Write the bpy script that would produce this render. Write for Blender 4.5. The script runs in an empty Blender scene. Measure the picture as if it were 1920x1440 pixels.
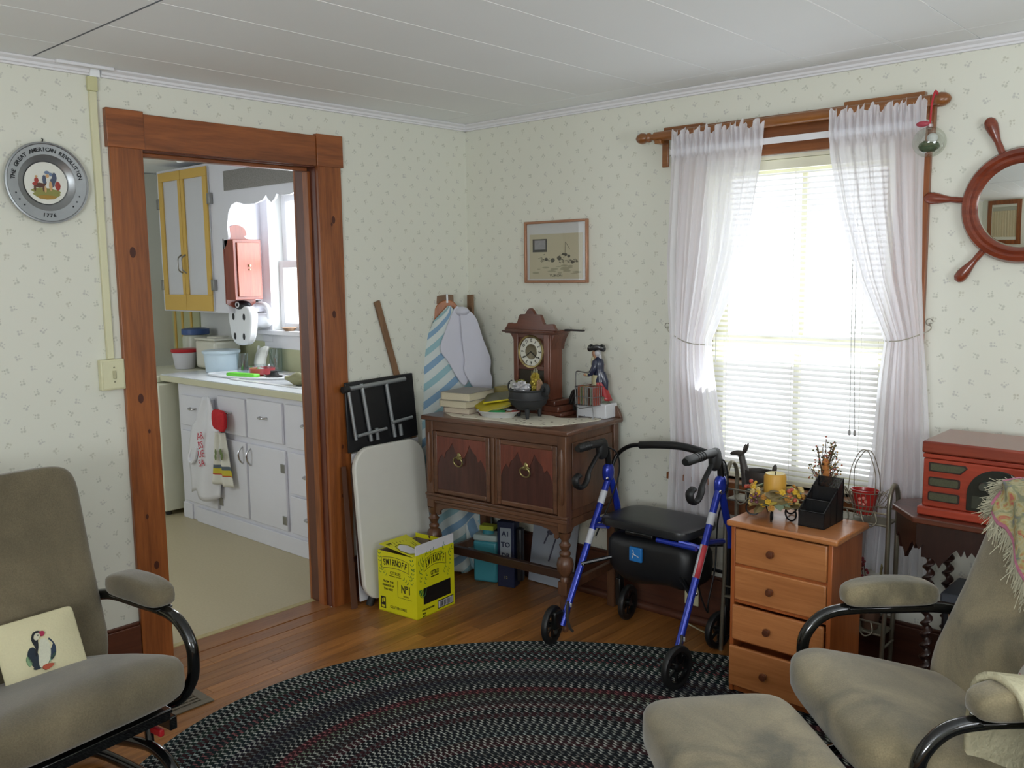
import bpy, bmesh, math, random
from math import sin, cos, pi, radians, sqrt
from mathutils import Vector, Matrix, Euler
random.seed(7)
SC = bpy.context.scene
COL = SC.collection
V = Vector

# ------------------------------------------------------------------ camera, world, lights, exposure
def make_camera():
    f, p, yaw, roll = 1690.25, radians(7.0969), radians(42.12), radians(-0.7457)
    fw = V((-sin(yaw)*cos(p), cos(yaw)*cos(p), -sin(p)))
    rt = V((cos(yaw), sin(yaw), 0)); up = rt.cross(fw)
    r = rt*cos(roll) + up*sin(roll); u = -rt*sin(roll) + up*cos(roll)
    cd = bpy.data.cameras.new('camera'); c = bpy.data.objects.new('camera', cd); COL.objects.link(c)
    cd.sensor_width = 36; cd.lens = 36*f/1920; cd.clip_start = .05
    m = Matrix((r, u, -fw)).transposed().to_4x4(); m.translation = V((3.34598, -3.36796, 1.54))
    c.matrix_world = m; SC.camera = c
make_camera()
W = bpy.data.worlds.new('world'); SC.world = W; W.use_nodes = True
W.node_tree.nodes['Background'].inputs[0].default_value = (0.93, 0.97, 1.0, 1)
W.node_tree.nodes['Background'].inputs[1].default_value = 1.8
SC.view_settings.view_transform = 'Standard'; SC.view_settings.look = 'None'
SC.view_settings.gamma = 1; SC.view_settings.use_curve_mapping = False
SC.view_settings.exposure = 0.18
SC.cycles.use_denoising = True
SC.cycles.max_bounces = 8; SC.cycles.diffuse_bounces = 5; SC.cycles.transparent_max_bounces = 16
SC.cycles.sample_clamp_indirect = 6
def area(name, loc, target, sx, sy, power, col=(1, 1, 1), spread=180):
    l = bpy.data.lights.new(name, 'AREA'); l.shape = 'RECTANGLE'; l.size = sx; l.size_y = sy
    l.energy = power; l.color = col; l.spread = radians(spread)
    o = bpy.data.objects.new(name, l); COL.objects.link(o); o.location = loc
    o.rotation_euler = (V(target)-V(loc)).to_track_quat('-Z', 'Y').to_euler(); return o
# daylight at the front and kitchen windows, then three added fill lamps
area('daylight_front_window', (1.78, 0.16, 1.32), (1.78, -2, 3.4), .72, 1.2, 6, (.90, .955, 1))
area('daylight_kitchen_window', (-1.25, 0.10, 1.6), (-1.25, -2, 1.4), .8, .8, 17, (.90, .955, 1))
area('back_fill', (3.4, -4.86, 1.45), (2.6, -2, 4.5), .95, 1.05, 62, (.90, .955, 1))  # added lamp at an unseen opening, tilted up to brighten the ceiling
area('side_fill', (4.76, -2.0, 1.45), (2.4, -1.8, 4.0), 1.1, 1.05, 26, (.90, .955, 1))  # added likewise in the unseen side wall, aimed up as ceiling fill
area('kitchen_fill', (-2.0, -3.1, 1.5), (-1.6, 0, 1.1), 1.0, 1.2, 11, (.90, .955, 1))  # added kitchen fill; the wall behind it has no window

# ------------------------------------------------------------------ node / material helpers
def lin(c): c = c/255.; return c/12.92 if c <= .04045 else ((c+.055)/1.055)**2.4
def rgb(h):
    if isinstance(h, str): h = (int(h[0:2], 16), int(h[2:4], 16), int(h[4:6], 16))
    return (lin(h[0]), lin(h[1]), lin(h[2]), 1)
def mnode(nt, op, a, b=None, c=None, clamp=False):
    n = nd(nt, 'ShaderNodeMath', operation=op, use_clamp=clamp)
    for i, x in enumerate((a, b, c)):
        if x is None: continue
        if isinstance(x, (int, float)): n.inputs[i].default_value = x
        else: nt.links.new(x, n.inputs[i])
    return n.outputs[0]

MC = {}
def newmat(name):
    m = bpy.data.materials.new(name); m.use_nodes = True
    return m, m.node_tree, m.node_tree.nodes['Principled BSDF']
def nd(nt, t, **kw):
    n = nt.nodes.new(t)
    for k, v in kw.items():
        if k == 'ins':
            for a, b in v.items(): n.inputs[a].default_value = b
        else: setattr(n, k, v)
    return n
def M(name, col, rough=.6, metal=0., var=.08, scale=12, bump=0., trans=0., coat=0., alpha=1., sheen=0., spec=.5):
    """a plain surface with a slight mottling of its colour"""
    if name in MC: return MC[name]
    m, nt, b = newmat(name); c = rgb(col)
    tc = nd(nt, 'ShaderNodeTexCoord'); n = nd(nt, 'ShaderNodeTexNoise', ins={'Scale': scale, 'Detail': 4})
    nt.links.new(tc.outputs['Object'], n.inputs['Vector'])
    mx = nd(nt, 'ShaderNodeMix', data_type='RGBA')
    mx.inputs['A'].default_value = tuple(x*(1-var) for x in c[:3])+(1,)
    mx.inputs['B'].default_value = tuple(min(1, x*(1+var)) for x in c[:3])+(1,)
    nt.links.new(n.outputs['Fac'], mx.inputs['Factor']); nt.links.new(mx.outputs['Result'], b.inputs['Base Color'])
    b.inputs['Roughness'].default_value = rough; b.inputs['Metallic'].default_value = metal
    b.inputs['Transmission Weight'].default_value = trans; b.inputs['Coat Weight'].default_value = coat
    b.inputs['Alpha'].default_value = alpha; b.inputs['Sheen Weight'].default_value = sheen
    b.inputs['Specular IOR Level'].default_value = spec
    if bump:
        bp = nd(nt, 'ShaderNodeBump', ins={'Strength': bump, 'Distance': .01})
        nt.links.new(n.outputs['Fac'], bp.inputs['Height']); nt.links.new(bp.outputs['Normal'], b.inputs['Normal'])
    MC[name] = m; return m
def WOOD(name, c1, c2, axis='z', scale=1., rough=.35, knots=False, coat=.2, spec=.5, vary=.1):
    if name in MC: return MC[name]
    m, nt, b = newmat(name)
    tc = nd(nt, 'ShaderNodeTexCoord'); mp = nd(nt, 'ShaderNodeMapping')
    s = [9*scale]*3; s['xyz'.index(axis)] = .7*scale; mp.inputs['Scale'].default_value = s
    oi = nd(nt, 'ShaderNodeObjectInfo'); ml = nd(nt, 'ShaderNodeMath', operation='MULTIPLY', ins={1: 37.})
    ad = nd(nt, 'ShaderNodeVectorMath', operation='ADD')
    nt.links.new(oi.outputs['Random'], ml.inputs[0]); nt.links.new(tc.outputs['Object'], mp.inputs['Vector'])
    nt.links.new(mp.outputs['Vector'], ad.inputs[0]); nt.links.new(ml.outputs[0], ad.inputs[1])
    n1 = nd(nt, 'ShaderNodeTexNoise', ins={'Scale': 1.6, 'Detail': 6, 'Distortion': 1.4})
    n2 = nd(nt, 'ShaderNodeTexNoise', ins={'Scale': 14, 'Detail': 5, 'Distortion': .3})
    nt.links.new(ad.outputs[0], n1.inputs['Vector']); nt.links.new(ad.outputs[0], n2.inputs['Vector'])
    mm = nd(nt, 'ShaderNodeMath', operation='MULTIPLY_ADD', ins={1: .65})
    m2 = nd(nt, 'ShaderNodeMath', operation='MULTIPLY', ins={1: .35})
    nt.links.new(n2.outputs['Fac'], m2.inputs[0]); nt.links.new(n1.outputs['Fac'], mm.inputs[0]); nt.links.new(m2.outputs[0], mm.inputs[2])
    r = nd(nt, 'ShaderNodeValToRGB'); r.color_ramp.elements[0].position = .32; r.color_ramp.elements[1].position = .68
    r.color_ramp.elements[0].color = rgb(c2); r.color_ramp.elements[1].color = rgb(c1)
    nt.links.new(mm.outputs[0], r.inputs['Fac'])
    hs = nd(nt, 'ShaderNodeHueSaturation'); nt.links.new(r.outputs['Color'], hs.inputs['Color']); nt.links.new(mnode(nt, 'MULTIPLY_ADD', oi.outputs['Random'], vary, 1-vary/2), hs.inputs['Value']); nt.links.new(hs.outputs['Color'], b.inputs['Base Color'])
    b.inputs['Roughness'].default_value = rough; b.inputs['Coat Weight'].default_value = coat
    b.inputs['Coat Roughness'].default_value = .25; b.inputs['Specular IOR Level'].default_value = spec
    bp = nd(nt, 'ShaderNodeBump', ins={'Strength': .12, 'Distance': .003})
    nt.links.new(n2.outputs['Fac'], bp.inputs['Height']); nt.links.new(bp.outputs['Normal'], b.inputs['Normal'])
    MC[name] = m; return m
# ------------------------------------------------------------------ geometry helper
class G:
    def __init__(s): s.b = bmesh.new(); s.uv = None
    def add(s, vs, fs, uvs=None):
        bv = [s.b.verts.new(v) for v in vs]; out = []
        if uvs is not None and s.uv is None: s.uv = s.b.loops.layers.uv.new('uv')
        for f in fs:
            try: fc = s.b.faces.new([bv[i] for i in f])
            except ValueError: continue
            out.append(fc)
            if uvs is not None:
                for l, i in zip(fc.loops, f): l[s.uv].uv = uvs[i]
        return bv
    def box(s, x0, y0, z0, x1, y1, z1, M4=None):
        vs = [V((x, y, z)) for z in (z0, z1) for y in (y0, y1) for x in (x0, x1)]
        if M4: vs = [M4 @ v for v in vs]
        s.add(vs, [(0, 2, 3, 1), (4, 5, 7, 6), (0, 1, 5, 4), (2, 6, 7, 3), (1, 3, 7, 5), (0, 4, 6, 2)]); return s
    def cbox(s, c, d, M4=None):
        return s.box(c[0]-d[0]/2, c[1]-d[1]/2, c[2]-d[2]/2, c[0]+d[0]/2, c[1]+d[1]/2, c[2]+d[2]/2, M4)
    def bar(s, p0, p1, w, t, up=(0, 0, 1)):
        """a rectangular bar from p0 to p1, w wide across, t thick along up"""
        p0, p1 = V(p0), V(p1); d = (p1-p0); L = d.length; d.normalize()
        u = V(up); u = (u-d*u.dot(d)).normalized(); r = d.cross(u)
        m = Matrix((r, d, u)).transposed().to_4x4(); m.translation = p0
        return s.box(-w/2, 0, -t/2, w/2, L, t/2, m)
    def tube(s, pts, r, n=8, closed=False, cap=True, flat=1.):
        pts = [V(p) for p in pts]; N = len(pts); rs = r if isinstance(r, (list, tuple)) else [r]*N
        tan = []
        for i in range(N):
            a = pts[(i-1) % N] if (closed or i > 0) else pts[i]; b = pts[(i+1) % N] if (closed or i < N-1) else pts[i]
            t = (b-a); tan.append(t.normalized() if t.length > 1e-9 else V((0, 0, 1)))
        ref = V((0, 0, 1)) if abs(tan[0].z) < .9 else V((1, 0, 0))
        u = (ref-tan[0]*ref.dot(tan[0])).normalized(); vs = []
        for i in range(N):
            u = (u-tan[i]*u.dot(tan[i]));
            u = u.normalized() if u.length > 1e-6 else tan[i].orthogonal().normalized()
            w = tan[i].cross(u)
            for k in range(n):
                a = 2*pi*k/n; vs.append(pts[i]+(u*cos(a)*flat+w*sin(a))*rs[i])
        fs = []
        for i in range(N if closed else N-1):
            for k in range(n):
                j = (i+1) % N; k2 = (k+1) % n
                fs.append((i*n+k, i*n+k2, j*n+k2, j*n+k))
        if not closed and cap: fs += [tuple(range(n-1, -1, -1)), tuple((N-1)*n+k for k in range(n))]
        s.add(vs, fs); return s
    def cyl(s, p0, p1, r0, r1=None, n=16): return s.tube([p0, p1], [r0, r0 if r1 is None else r1], n)
    def lathe(s, prof, c=(0, 0, 0), n=24, M4=None, sx=1., sy=1., cap=False):
        """prof: list of (radius, z)"""
        vs, fs = [], []; c = V(c)
        for r, z in prof:
            for k in range(n):
                a = 2*pi*k/n; p = V((r*cos(a)*sx, r*sin(a)*sy, z)); vs.append((M4 @ p if M4 else p)+c)
        m = len(prof)
        for i in range(m-1):
            for k in range(n):
                k2 = (k+1) % n; fs.append((i*n+k, i*n+k2, (i+1)*n+k2, (i+1)*n+k))
        if cap and prof[0][0] > 1e-6: fs.append(tuple(range(n-1, -1, -1)))
        if cap and prof[-1][0] > 1e-6: fs.append(tuple((m-1)*n+k for k in range(n)))
        s.add(vs, fs); bmesh.ops.remove_doubles(s.b, verts=s.b.verts[:], dist=1e-6); return s
    def prism(s, pts, d0, d1, plane='xz', M4=None):
        """polygon pts (2D, counter-clockwise or not) extruded between d0 and d1 across the plane"""
        def m3(p, d):
            q = {'xz': (p[0], d, p[1]), 'xy': (p[0], p[1], d), 'yz': (d, p[0], p[1])}[plane]
            q = V(q); return M4 @ q if M4 else q
        n = len(pts); vs = [m3(p, d0) for p in pts]+[m3(p, d1) for p in pts]
        fs = [tuple(range(n)), tuple(range(2*n-1, n-1, -1))]+[(i, i+n, (i+1) % n+n, (i+1) % n) for i in range(n)]
        s.add(vs, fs); return s
    def ell(s, c, r, n=12, m=8, e1=1., e2=1., fn=None, M4=None):
        """superellipsoid"""
        sg = lambda x, e: math.copysign(abs(x)**e, x); c = V(c)
        vs = []; fs = []
        for i in range(m+1):
            ph = -pi/2+pi*i/m
            for k in range(n):
                th = 2*pi*k/n
                p = V((r[0]*sg(cos(ph), e1)*sg(cos(th), e2), r[1]*sg(cos(ph), e1)*sg(sin(th), e2), r[2]*sg(sin(ph), e1)))
                if fn: p = V(fn(p))
                if M4: p = M4 @ p
                vs.append(p+c)
        for i in range(m):
            for k in range(n):
                k2 = (k+1) % n; fs.append((i*n+k, i*n+k2, (i+1)*n+k2, (i+1)*n+k))
        s.add(vs, fs); bmesh.ops.remove_doubles(s.b, verts=s.b.verts[:], dist=1e-6); return s
    def sheet(s, fn, nu, nv):
        """grid surface fn(u,v), u and v in 0..1, with UVs"""
        vs = [V(fn(i/nu, j/nv)) for j in range(nv+1) for i in range(nu+1)]
        uv = [(i/nu, j/nv) for j in range(nv+1) for i in range(nu+1)]
        s.add(vs, [(j*(nu+1)+i, j*(nu+1)+i+1, (j+1)*(nu+1)+i+1, (j+1)*(nu+1)+i) for j in range(nv) for i in range(nu)], uv); return s
def cat(pts, n=6, closed=False):
    """Catmull-Rom through pts"""
    P = [V(p) for p in pts]; N = len(P); out = []
    for i in range(N if closed else N-1):
        g = lambda k: P[k % N] if closed else P[max(0, min(N-1, k))]
        a, b, c, d = g(i-1), g(i), g(i+1), g(i+2)
        for k in range(n):
            t = k/n; out.append(.5*((2*b)+(c-a)*t+(2*a-5*b+4*c-d)*t*t+(3*b-a-3*c+d)*t**3))
    if not closed: out.append(P[-1])
    return out
def cat2(pts, n=6, closed=False): return [(p.x, p.y) for p in cat([(a, b, 0) for a, b in pts], n, closed)]

def thing(name, label, cat_, loc=(0, 0, 0), rz=0, group=None, rot=None):
    o = bpy.data.objects.new(name, None); COL.objects.link(o); o.empty_display_size = .05
    o.location = loc; o.rotation_euler = rot if rot else (0, 0, rz)
    o['label'] = label; o['category'] = cat_
    if group: o['group'] = group
    o['_m'] = 1; WM[o.name] = Matrix.Translation(loc) @ o.rotation_euler.to_matrix().to_4x4(); return o
WM = {}
def ob(name, g, mat, parent=None, label=None, cat_=None, group=None, kind=None, smooth=40, bev=0, solid=0, subd=0, world=False, loc=None, rz=0, two=None):
    """links g as one mesh; with a parent its vertices are in the parent's frame (world=True: given in world space)"""
    b = g.b if isinstance(g, G) else g
    me = bpy.data.meshes.new(name)
    bmesh.ops.recalc_face_normals(b, faces=b.faces[:]) if not solid else None
    pm = WM.get(parent.name, Matrix()) if parent else Matrix()
    if world and parent: bmesh.ops.transform(b, matrix=pm.inverted(), verts=b.verts[:])
    b.to_mesh(me); b.free()
    me.materials.append(mat)
    o = bpy.data.objects.new(name, me); COL.objects.link(o)
    if parent: o.parent = parent
    if loc is not None: o.location = loc; o.rotation_euler = (0, 0, rz)
    elif not parent and not kind:       # put the origin at the thing's base
        xs = [v.co for v in me.vertices]
        if xs:
            c = V((sum(v.x for v in xs)/len(xs), sum(v.y for v in xs)/len(xs), min(v.z for v in xs)))
            me.transform(Matrix.Translation(-c)); o.location = c
    WM[o.name] = pm if (parent and loc is None) else pm @ Matrix.Translation(o.location) @ Matrix.Rotation(rz, 4, 'Z')
    if solid: md = o.modifiers.new('thickness', 'SOLIDIFY'); md.thickness = solid; md.offset = 0
    if bev: md = o.modifiers.new('edge', 'BEVEL'); md.width = bev; md.segments = 2; md.limit_method = 'ANGLE'; md.angle_limit = radians(40)
    if subd: md = o.modifiers.new('smooth', 'SUBSURF'); md.levels = subd; md.render_levels = subd
    if smooth:
        for p in me.polygons: p.use_smooth = True
        try: me.set_sharp_from_angle(angle=radians(smooth))
        except Exception: pass
    if label: o['label'] = label
    if cat_: o['category'] = cat_
    if group: o['group'] = group
    if kind: o['kind'] = kind
    return o
def dup(root, loc=None, rz=None, label=None, group=None, rot=None, scale=None):
    def cp(o, parent):
        c = o.copy(); COL.objects.link(c); c.parent = parent; WM[c.name] = WM.get(o.name, Matrix())
        for ch in list(o.children): cp(ch, c)
        return c
    r = cp(root, root.parent)
    if loc is not None: r.location = loc
    if rz is not None: r.rotation_euler = (0, 0, rz)
    if rot is not None: r.rotation_euler = rot
    if scale: r.scale = scale
    if label: r['label'] = label
    if group: r['group'] = group
    return r
def text_mesh(s, size, ext=.0006, align='CENTER', xs=1.0, shear=0, bold=0):
    cu = bpy.data.curves.new('t', 'FONT'); cu.body = s; cu.size = size; cu.extrude = ext; cu.align_x = align; cu.align_y = 'CENTER'
    cu.resolution_u = 2; cu.shear = shear; cu.offset = bold
    o = bpy.data.objects.new('t', cu); COL.objects.link(o)
    dg = bpy.context.evaluated_depsgraph_get(); me = bpy.data.meshes.new_from_object(o.evaluated_get(dg))
    b = bmesh.new(); b.from_mesh(me); bmesh.ops.transform(b, matrix=Matrix.Diagonal((xs, 1, 1, 1)), verts=b.verts[:])
    bpy.data.objects.remove(o); bpy.data.curves.remove(cu); bpy.data.meshes.remove(me); return b
def frame(o, x, y):
    """matrix with origin o, text-right x, text-up y"""
    x = V(x).normalized(); y = V(y); y = (y-x*y.dot(x)).normalized(); z = x.cross(y)
    m = Matrix((x, y, z)).transposed().to_4x4(); m.translation = V(o); return m
def text(s, size, m, mat, parent, world=False, name='lettering', **k):
    b = text_mesh(s, size, **k); bmesh.ops.transform(b, matrix=m, verts=b.verts[:])
    g = G(); g.b.free(); g.b = b; return ob(name, g, mat, parent, smooth=0, world=world)
def STRUCT(name, g, mat, parent=None, **k): return ob(name, g, mat, parent, kind=None if parent else 'structure', **k)
# ------------------------------------------------------------------ setting materials
def wallpaper():
    m, nt, b = newmat('floral_wallpaper')
    tc = nd(nt, 'ShaderNodeTexCoord'); sp = nd(nt, 'ShaderNodeSeparateXYZ'); nt.links.new(tc.outputs['Object'], sp.inputs[0])
    u = mnode(nt, 'ADD', sp.outputs['X'], sp.outputs['Y']); CW, CH = .096, .043
    v = mnode(nt, 'DIVIDE', sp.outputs['Z'], CH); row = mnode(nt, 'FLOOR', v)
    uu = mnode(nt, 'ADD', mnode(nt, 'DIVIDE', u, CW), mnode(nt, 'MULTIPLY', row, .5))
    col = mnode(nt, 'FLOOR', uu)
    cell = nd(nt, 'ShaderNodeCombineXYZ'); nt.links.new(col, cell.inputs[0]); nt.links.new(row, cell.inputs[1])
    wn = nd(nt, 'ShaderNodeTexWhiteNoise', noise_dimensions='2D'); nt.links.new(cell.outputs[0], wn.inputs['Vector'])
    lx = mnode(nt, 'MULTIPLY', mnode(nt, 'SUBTRACT', mnode(nt, 'FRACT', uu), .5), CW)
    ly = mnode(nt, 'MULTIPLY', mnode(nt, 'SUBTRACT', mnode(nt, 'FRACT', v), .5), CH)
    sc3 = nd(nt, 'ShaderNodeSeparateColor'); nt.links.new(wn.outputs['Color'], sc3.inputs[0])
    lx = mnode(nt, 'MULTIPLY', mnode(nt, 'ADD', lx, mnode(nt, 'MULTIPLY_ADD', sc3.outputs[1], .030, -.015)), .80)
    ly = mnode(nt, 'MULTIPLY', mnode(nt, 'ADD', ly, mnode(nt, 'MULTIPLY_ADD', sc3.outputs[2], .012, -.006)), .80)
    loc = nd(nt, 'ShaderNodeCombineXYZ'); nt.links.new(lx, loc.inputs[0]); nt.links.new(ly, loc.inputs[1])
    ro = nd(nt, 'ShaderNodeVectorRotate', rotation_type='Z_AXIS'); nt.links.new(loc.outputs[0], ro.inputs['Vector'])
    nt.links.new(mnode(nt, 'MULTIPLY', wn.outputs['Value'], 6.28), ro.inputs['Angle'])
    tot = None
    for (x, y, r, sx) in ((0, .0055, .0034, 1), (.0062, .001, .0028, 1), (-.0045, .000, .0024, 1), (-.009, -.003, .0016, 1.), (.001, -.006, .0018, 1)):
        d = nd(nt, 'ShaderNodeVectorMath', operation='DISTANCE'); nt.links.new(ro.outputs[0], d.inputs[0]); d.inputs[1].default_value = (x, y, 0)
        k = mnode(nt, 'SUBTRACT', 1, mnode(nt, 'DIVIDE', d.outputs['Value'], r*1.35), clamp=True)
        tot = k if tot is None else mnode(nt, 'MAXIMUM', tot, k)
    n = nd(nt, 'ShaderNodeTexNoise', ins={'Scale': 260, 'Detail': 2}); nt.links.new(tc.outputs['Object'], n.inputs['Vector'])
    fac = mnode(nt, 'MULTIPLY', mnode(nt, 'POWER', tot, .5), mnode(nt, 'MULTIPLY', n.outputs['Fac'], .85), clamp=True)
    rp = nd(nt, 'ShaderNodeValToRGB'); nt.links.new(wn.outputs['Value'], rp.inputs[0])
    rp.color_ramp.interpolation = 'CONSTANT'
    rp.color_ramp.elements[0].color = rgb('858b7a'); rp.color_ramp.elements[1].position = .45; rp.color_ramp.elements[1].color = rgb('8e8e92')
    e = rp.color_ramp.elements.new(.75); e.color = rgb('96947a')
    big = nd(nt, 'ShaderNodeTexNoise', ins={'Scale': 1.5}); nt.links.new(tc.outputs['Object'], big.inputs['Vector'])
    base = nd(nt, 'ShaderNodeMix', data_type='RGBA'); base.inputs['A'].default_value = rgb('dcddcf'); base.inputs['B'].default_value = rgb('e0e1d6')
    nt.links.new(big.outputs['Fac'], base.inputs['Factor'])
    mx = nd(nt, 'ShaderNodeMix', data_type='RGBA'); nt.links.new(fac, mx.inputs['Factor'])
    nt.links.new(base.outputs['Result'], mx.inputs['A']); nt.links.new(rp.outputs['Color'], mx.inputs['B'])
    nt.links.new(mx.outputs['Result'], b.inputs['Base Color']); b.inputs['Roughness'].default_value = .62
    b.inputs['Specular IOR Level'].default_value = .3
    return m
WALLP = wallpaper()
WHITE = M('white_paint', 'e3e3e6', .45, var=.02)
CEILP = M('ceiling_panel', 'f3f6f7', .7, var=.015, scale=3)
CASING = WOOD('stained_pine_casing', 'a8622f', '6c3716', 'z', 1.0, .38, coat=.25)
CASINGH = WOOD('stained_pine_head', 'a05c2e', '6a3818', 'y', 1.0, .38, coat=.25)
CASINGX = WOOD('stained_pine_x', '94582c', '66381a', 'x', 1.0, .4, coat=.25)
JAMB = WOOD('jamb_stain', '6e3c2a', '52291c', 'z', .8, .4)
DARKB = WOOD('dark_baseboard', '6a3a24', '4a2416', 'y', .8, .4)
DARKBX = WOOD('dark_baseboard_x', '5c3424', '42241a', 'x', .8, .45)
PLANK = WOOD('oak_floor', 'b0763c', '7a4a1e', 'y', 1.1, .36, coat=.10, vary=.45)
CREAM = M('cream_plastic', 'd9d7b4', .4, var=.02)
KNOT = M('pine_knot', '4a2010', .45)
KWALL = M('kitchen_wall', 'e2e4e2', .5, var=.02)
KGREEN = M('kitchen_wainscot', 'b9bb96', .55, var=.05)
LINO = M('kitchen_lino', 'b8ac8c', .45, var=.12, scale=90)
CASEW = M('window_cream', 'ecebd4', .4, var=.02)
def glass(name='window_glass', tint=(1, 1, 1, 1), g=.06):
    if name in MC: return MC[name]
    m, nt, b = newmat(name); nt.nodes.remove(b); out = nt.nodes['Material Output']
    t = nd(nt, 'ShaderNodeBsdfTransparent'); t.inputs[0].default_value = tint; gl = nd(nt, 'ShaderNodeBsdfGlossy', ins={'Roughness': .02})
    mx = nd(nt, 'ShaderNodeMixShader', ins={0: g}); nt.links.new(t.outputs[0], mx.inputs[1]); nt.links.new(gl.outputs[0], mx.inputs[2])
    nt.links.new(mx.outputs[0], out.inputs[0]); MC[name] = m; return m
GLASS = glass()

# ------------------------------------------------------------------ room shell
H = 2.284; RX, RY = 4.8, -4.9
D0, D1, DH = -1.722, -.942, 2.005       # doorway
g = G(); g.box(-.13, RY, 0, 0, D0-.02, H); g.box(-.13, D1+.02, 0, 0, .15, H); g.box(-.13, D0-.02, DH+.02, 0, D1+.02, H)
STRUCT('wall_left', g, WALLP, smooth=0)
WX0, WX1, WZ0, WZ1 = 1.395, 2.172, .665, 1.975
g = G(); g.box(0, 0, 0, WX0, .15, H); g.box(WX1, 0, 0, RX, .15, H); g.box(WX0, 0, 0, WX1, .15, WZ0); g.box(WX0, 0, WZ1, WX1, .15, H)
STRUCT('wall_right', g, WALLP, smooth=0)
B0, B1, BZ0, BZ1 = .38, 1.28, .9, 2.0
g = G(); g.box(0, RY-.15, 0, B0, RY, H); g.box(B1, RY-.15, 0, 2.9, RY, H); g.box(3.9, RY-.15, 0, RX, RY, H)
for a, c in ((B0, B1), (2.9, 3.9)): g.box(a, RY-.15, 0, c, RY, BZ0); g.box(a, RY-.15, BZ1, c, RY, H)
STRUCT('wall_back', g, WALLP, smooth=0)
g = G(); g.box(RX, RY, 0, RX+.15, -2.6, H); g.box(RX, -1.4, 0, RX+.15, .15, H); g.box(RX, -2.6, 0, RX+.15, -1.4, .9); g.box(RX, -2.6, 2.0, RX+.15, -1.4, H)
STRUCT('wall_side', g, WALLP, smooth=0)
# unseen windows: one shows curtained in the wheel mirror, two added for fill light
def plain_window(n, a, c, wall, cur=False):
    g = G(); w = .16 if cur else .13; BZ0, BZ1 = (.8, 2.09) if cur else (.9, 2.0)
    if wall == 'y':
        y0, y1 = RY, RY+.02
        g.box(a-w, y0, BZ0-w, a, y1, BZ1+w); g.box(c, y0, BZ0-w, c+w, y1, BZ1+w); g.box(a, y0, BZ1, c, y1, BZ1+w); g.box(a, y0, BZ0-w, c, y1, BZ0)
        g.box(a, RY-.08, 1.42, c, RY-.05, 1.46)
    else:
        g.box(RX-.02, a-w, .9-w, RX, a, 2.0+w); g.box(RX-.02, c, .9-w, RX, c+w, 2.0+w); g.box(RX-.02, a, 2.0, RX, c, 2.0+w); g.box(RX-.02, a, .9-w, RX, c, .9)
        g.box(RX+.05, a, 1.42, RX+.08, c, 1.46)
    w_ = STRUCT('window_%d' % n, g, CASING)
    if cur: ob('drawn_curtain', G().sheet(lambda u, v: (a+(c-a)*u, RY-.03+.012*sin(60*u), BZ0+(BZ1-BZ0)*.82*v), 40, 1), M('cream_curtain', 'c9bc9c', .9), w_, smooth=80); ob('light_block_panel', G().box(a, RY-.07, BZ0, c, RY-.055, BZ1), M('light_block', 'b9b8a8', .6), w_)  # opaque panel behind the curtain is added to keep daylight out
plain_window(3, B0, B1, 'y', True); plain_window(4, 2.9, 3.9, 'y'); plain_window(5, -2.6, -1.4, 'x')

# ceiling: painted panels with thin raised seams
ceil = STRUCT('ceiling', (lambda g: g.box(-3.3, RY-.15, H+.012, RX+.15, .15, H+.06))(G()), CEILP, smooth=0)
xs = [.02, .262, .585, .908, 1.232, 1.556, 1.88, 2.2, 2.43, 2.77, 3.1, 3.42, 3.75, 4.08, 4.42, RX]
SEAM = M('seam_paint', 'fafafa', .5, var=0); SEAMD = M('open_seam', '6a7078', .8, var=0)
for i in range(len(xs)-1):
    for (y0, y1) in ((-4.9, -4.1), (-4.1, -2.10), (-2.10, -.19), (-.19, 0)):
        g = G(); g.box(xs[i]+.0012, y0+.0012, H, xs[i+1]-.0012, y1-.0012, H+.0115)
        ob('panel', g, CEILP, ceil, smooth=0, bev=.001)
g = G()
for x in xs[1:-1]: g.box(x-.0017, -2.09, H-.0006, x+.0017, -.55 if x > 1 else -.25, H+.001)
ob('seam_strip', g, SEAM, ceil, smooth=0)
g = G(); g.box(.02, -2.103, H-.0008, 2.3, -2.097, H+.001); ob('open_seam', g, SEAMD, ceil, smooth=0)
# crown mouldings (profile swept along the wall), with the gap where the raceway passes
def crown(n, a, c, axis):
    prof = [(0, 0), (.012, 0), (.014, -.0), (.014, .006), (.020, .009), (.022, .017), (.034, .024), (.036, .028), (.036, .030), (0, .030)]
    prof = [(p*1.0, H-.031+q) for p, q in prof]
    g = G()
    if axis == 'y': g.prism(prof, a, c, 'xz')
    else: g.prism([(-p, q) for p, q in prof], a, c, 'yz')
    STRUCT('trim_%d' % n, g, WHITE, smooth=20)
crown(1, -1.862, -.001, 'y'); crown(2, RY, -1.905, 'y'); crown(3, 0, RX, 'x')
g = G(); g.box(.035, -2.03, H-.012, .055, -1.83, H); STRUCT('trim_4', g, WHITE, bev=.003)
# baseboards
def base(n, segs, mat, axis, h=.2):
    g = G()
    for a, c in segs:
        if axis == 'y': g.box(0, a, 0, .018, c, h); g.box(0, a, h, .012, c, h+.012)
        else: g.box(a, -.018, 0, c, 0, h); g.box(a, -.012, h, c, 0, h+.012)
    o = STRUCT('baseboard_'+n, g, mat, bev=.003)
    g = G()
    for a, c in segs:
        if axis == 'y': g.cyl((.018, a, .006), (.018, c, .006), .017, n=12)
        else: g.cyl((a, -.018, .012), (c, -.018, .012), .022, n=12)
    ob('shoe_moulding', g, mat, o)
base('left', [(RY, D0-.13), (D1+.13, 0)], DARKB, 'y'); base('right', [(0, RX)], DARKBX, 'x', .215)

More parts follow.
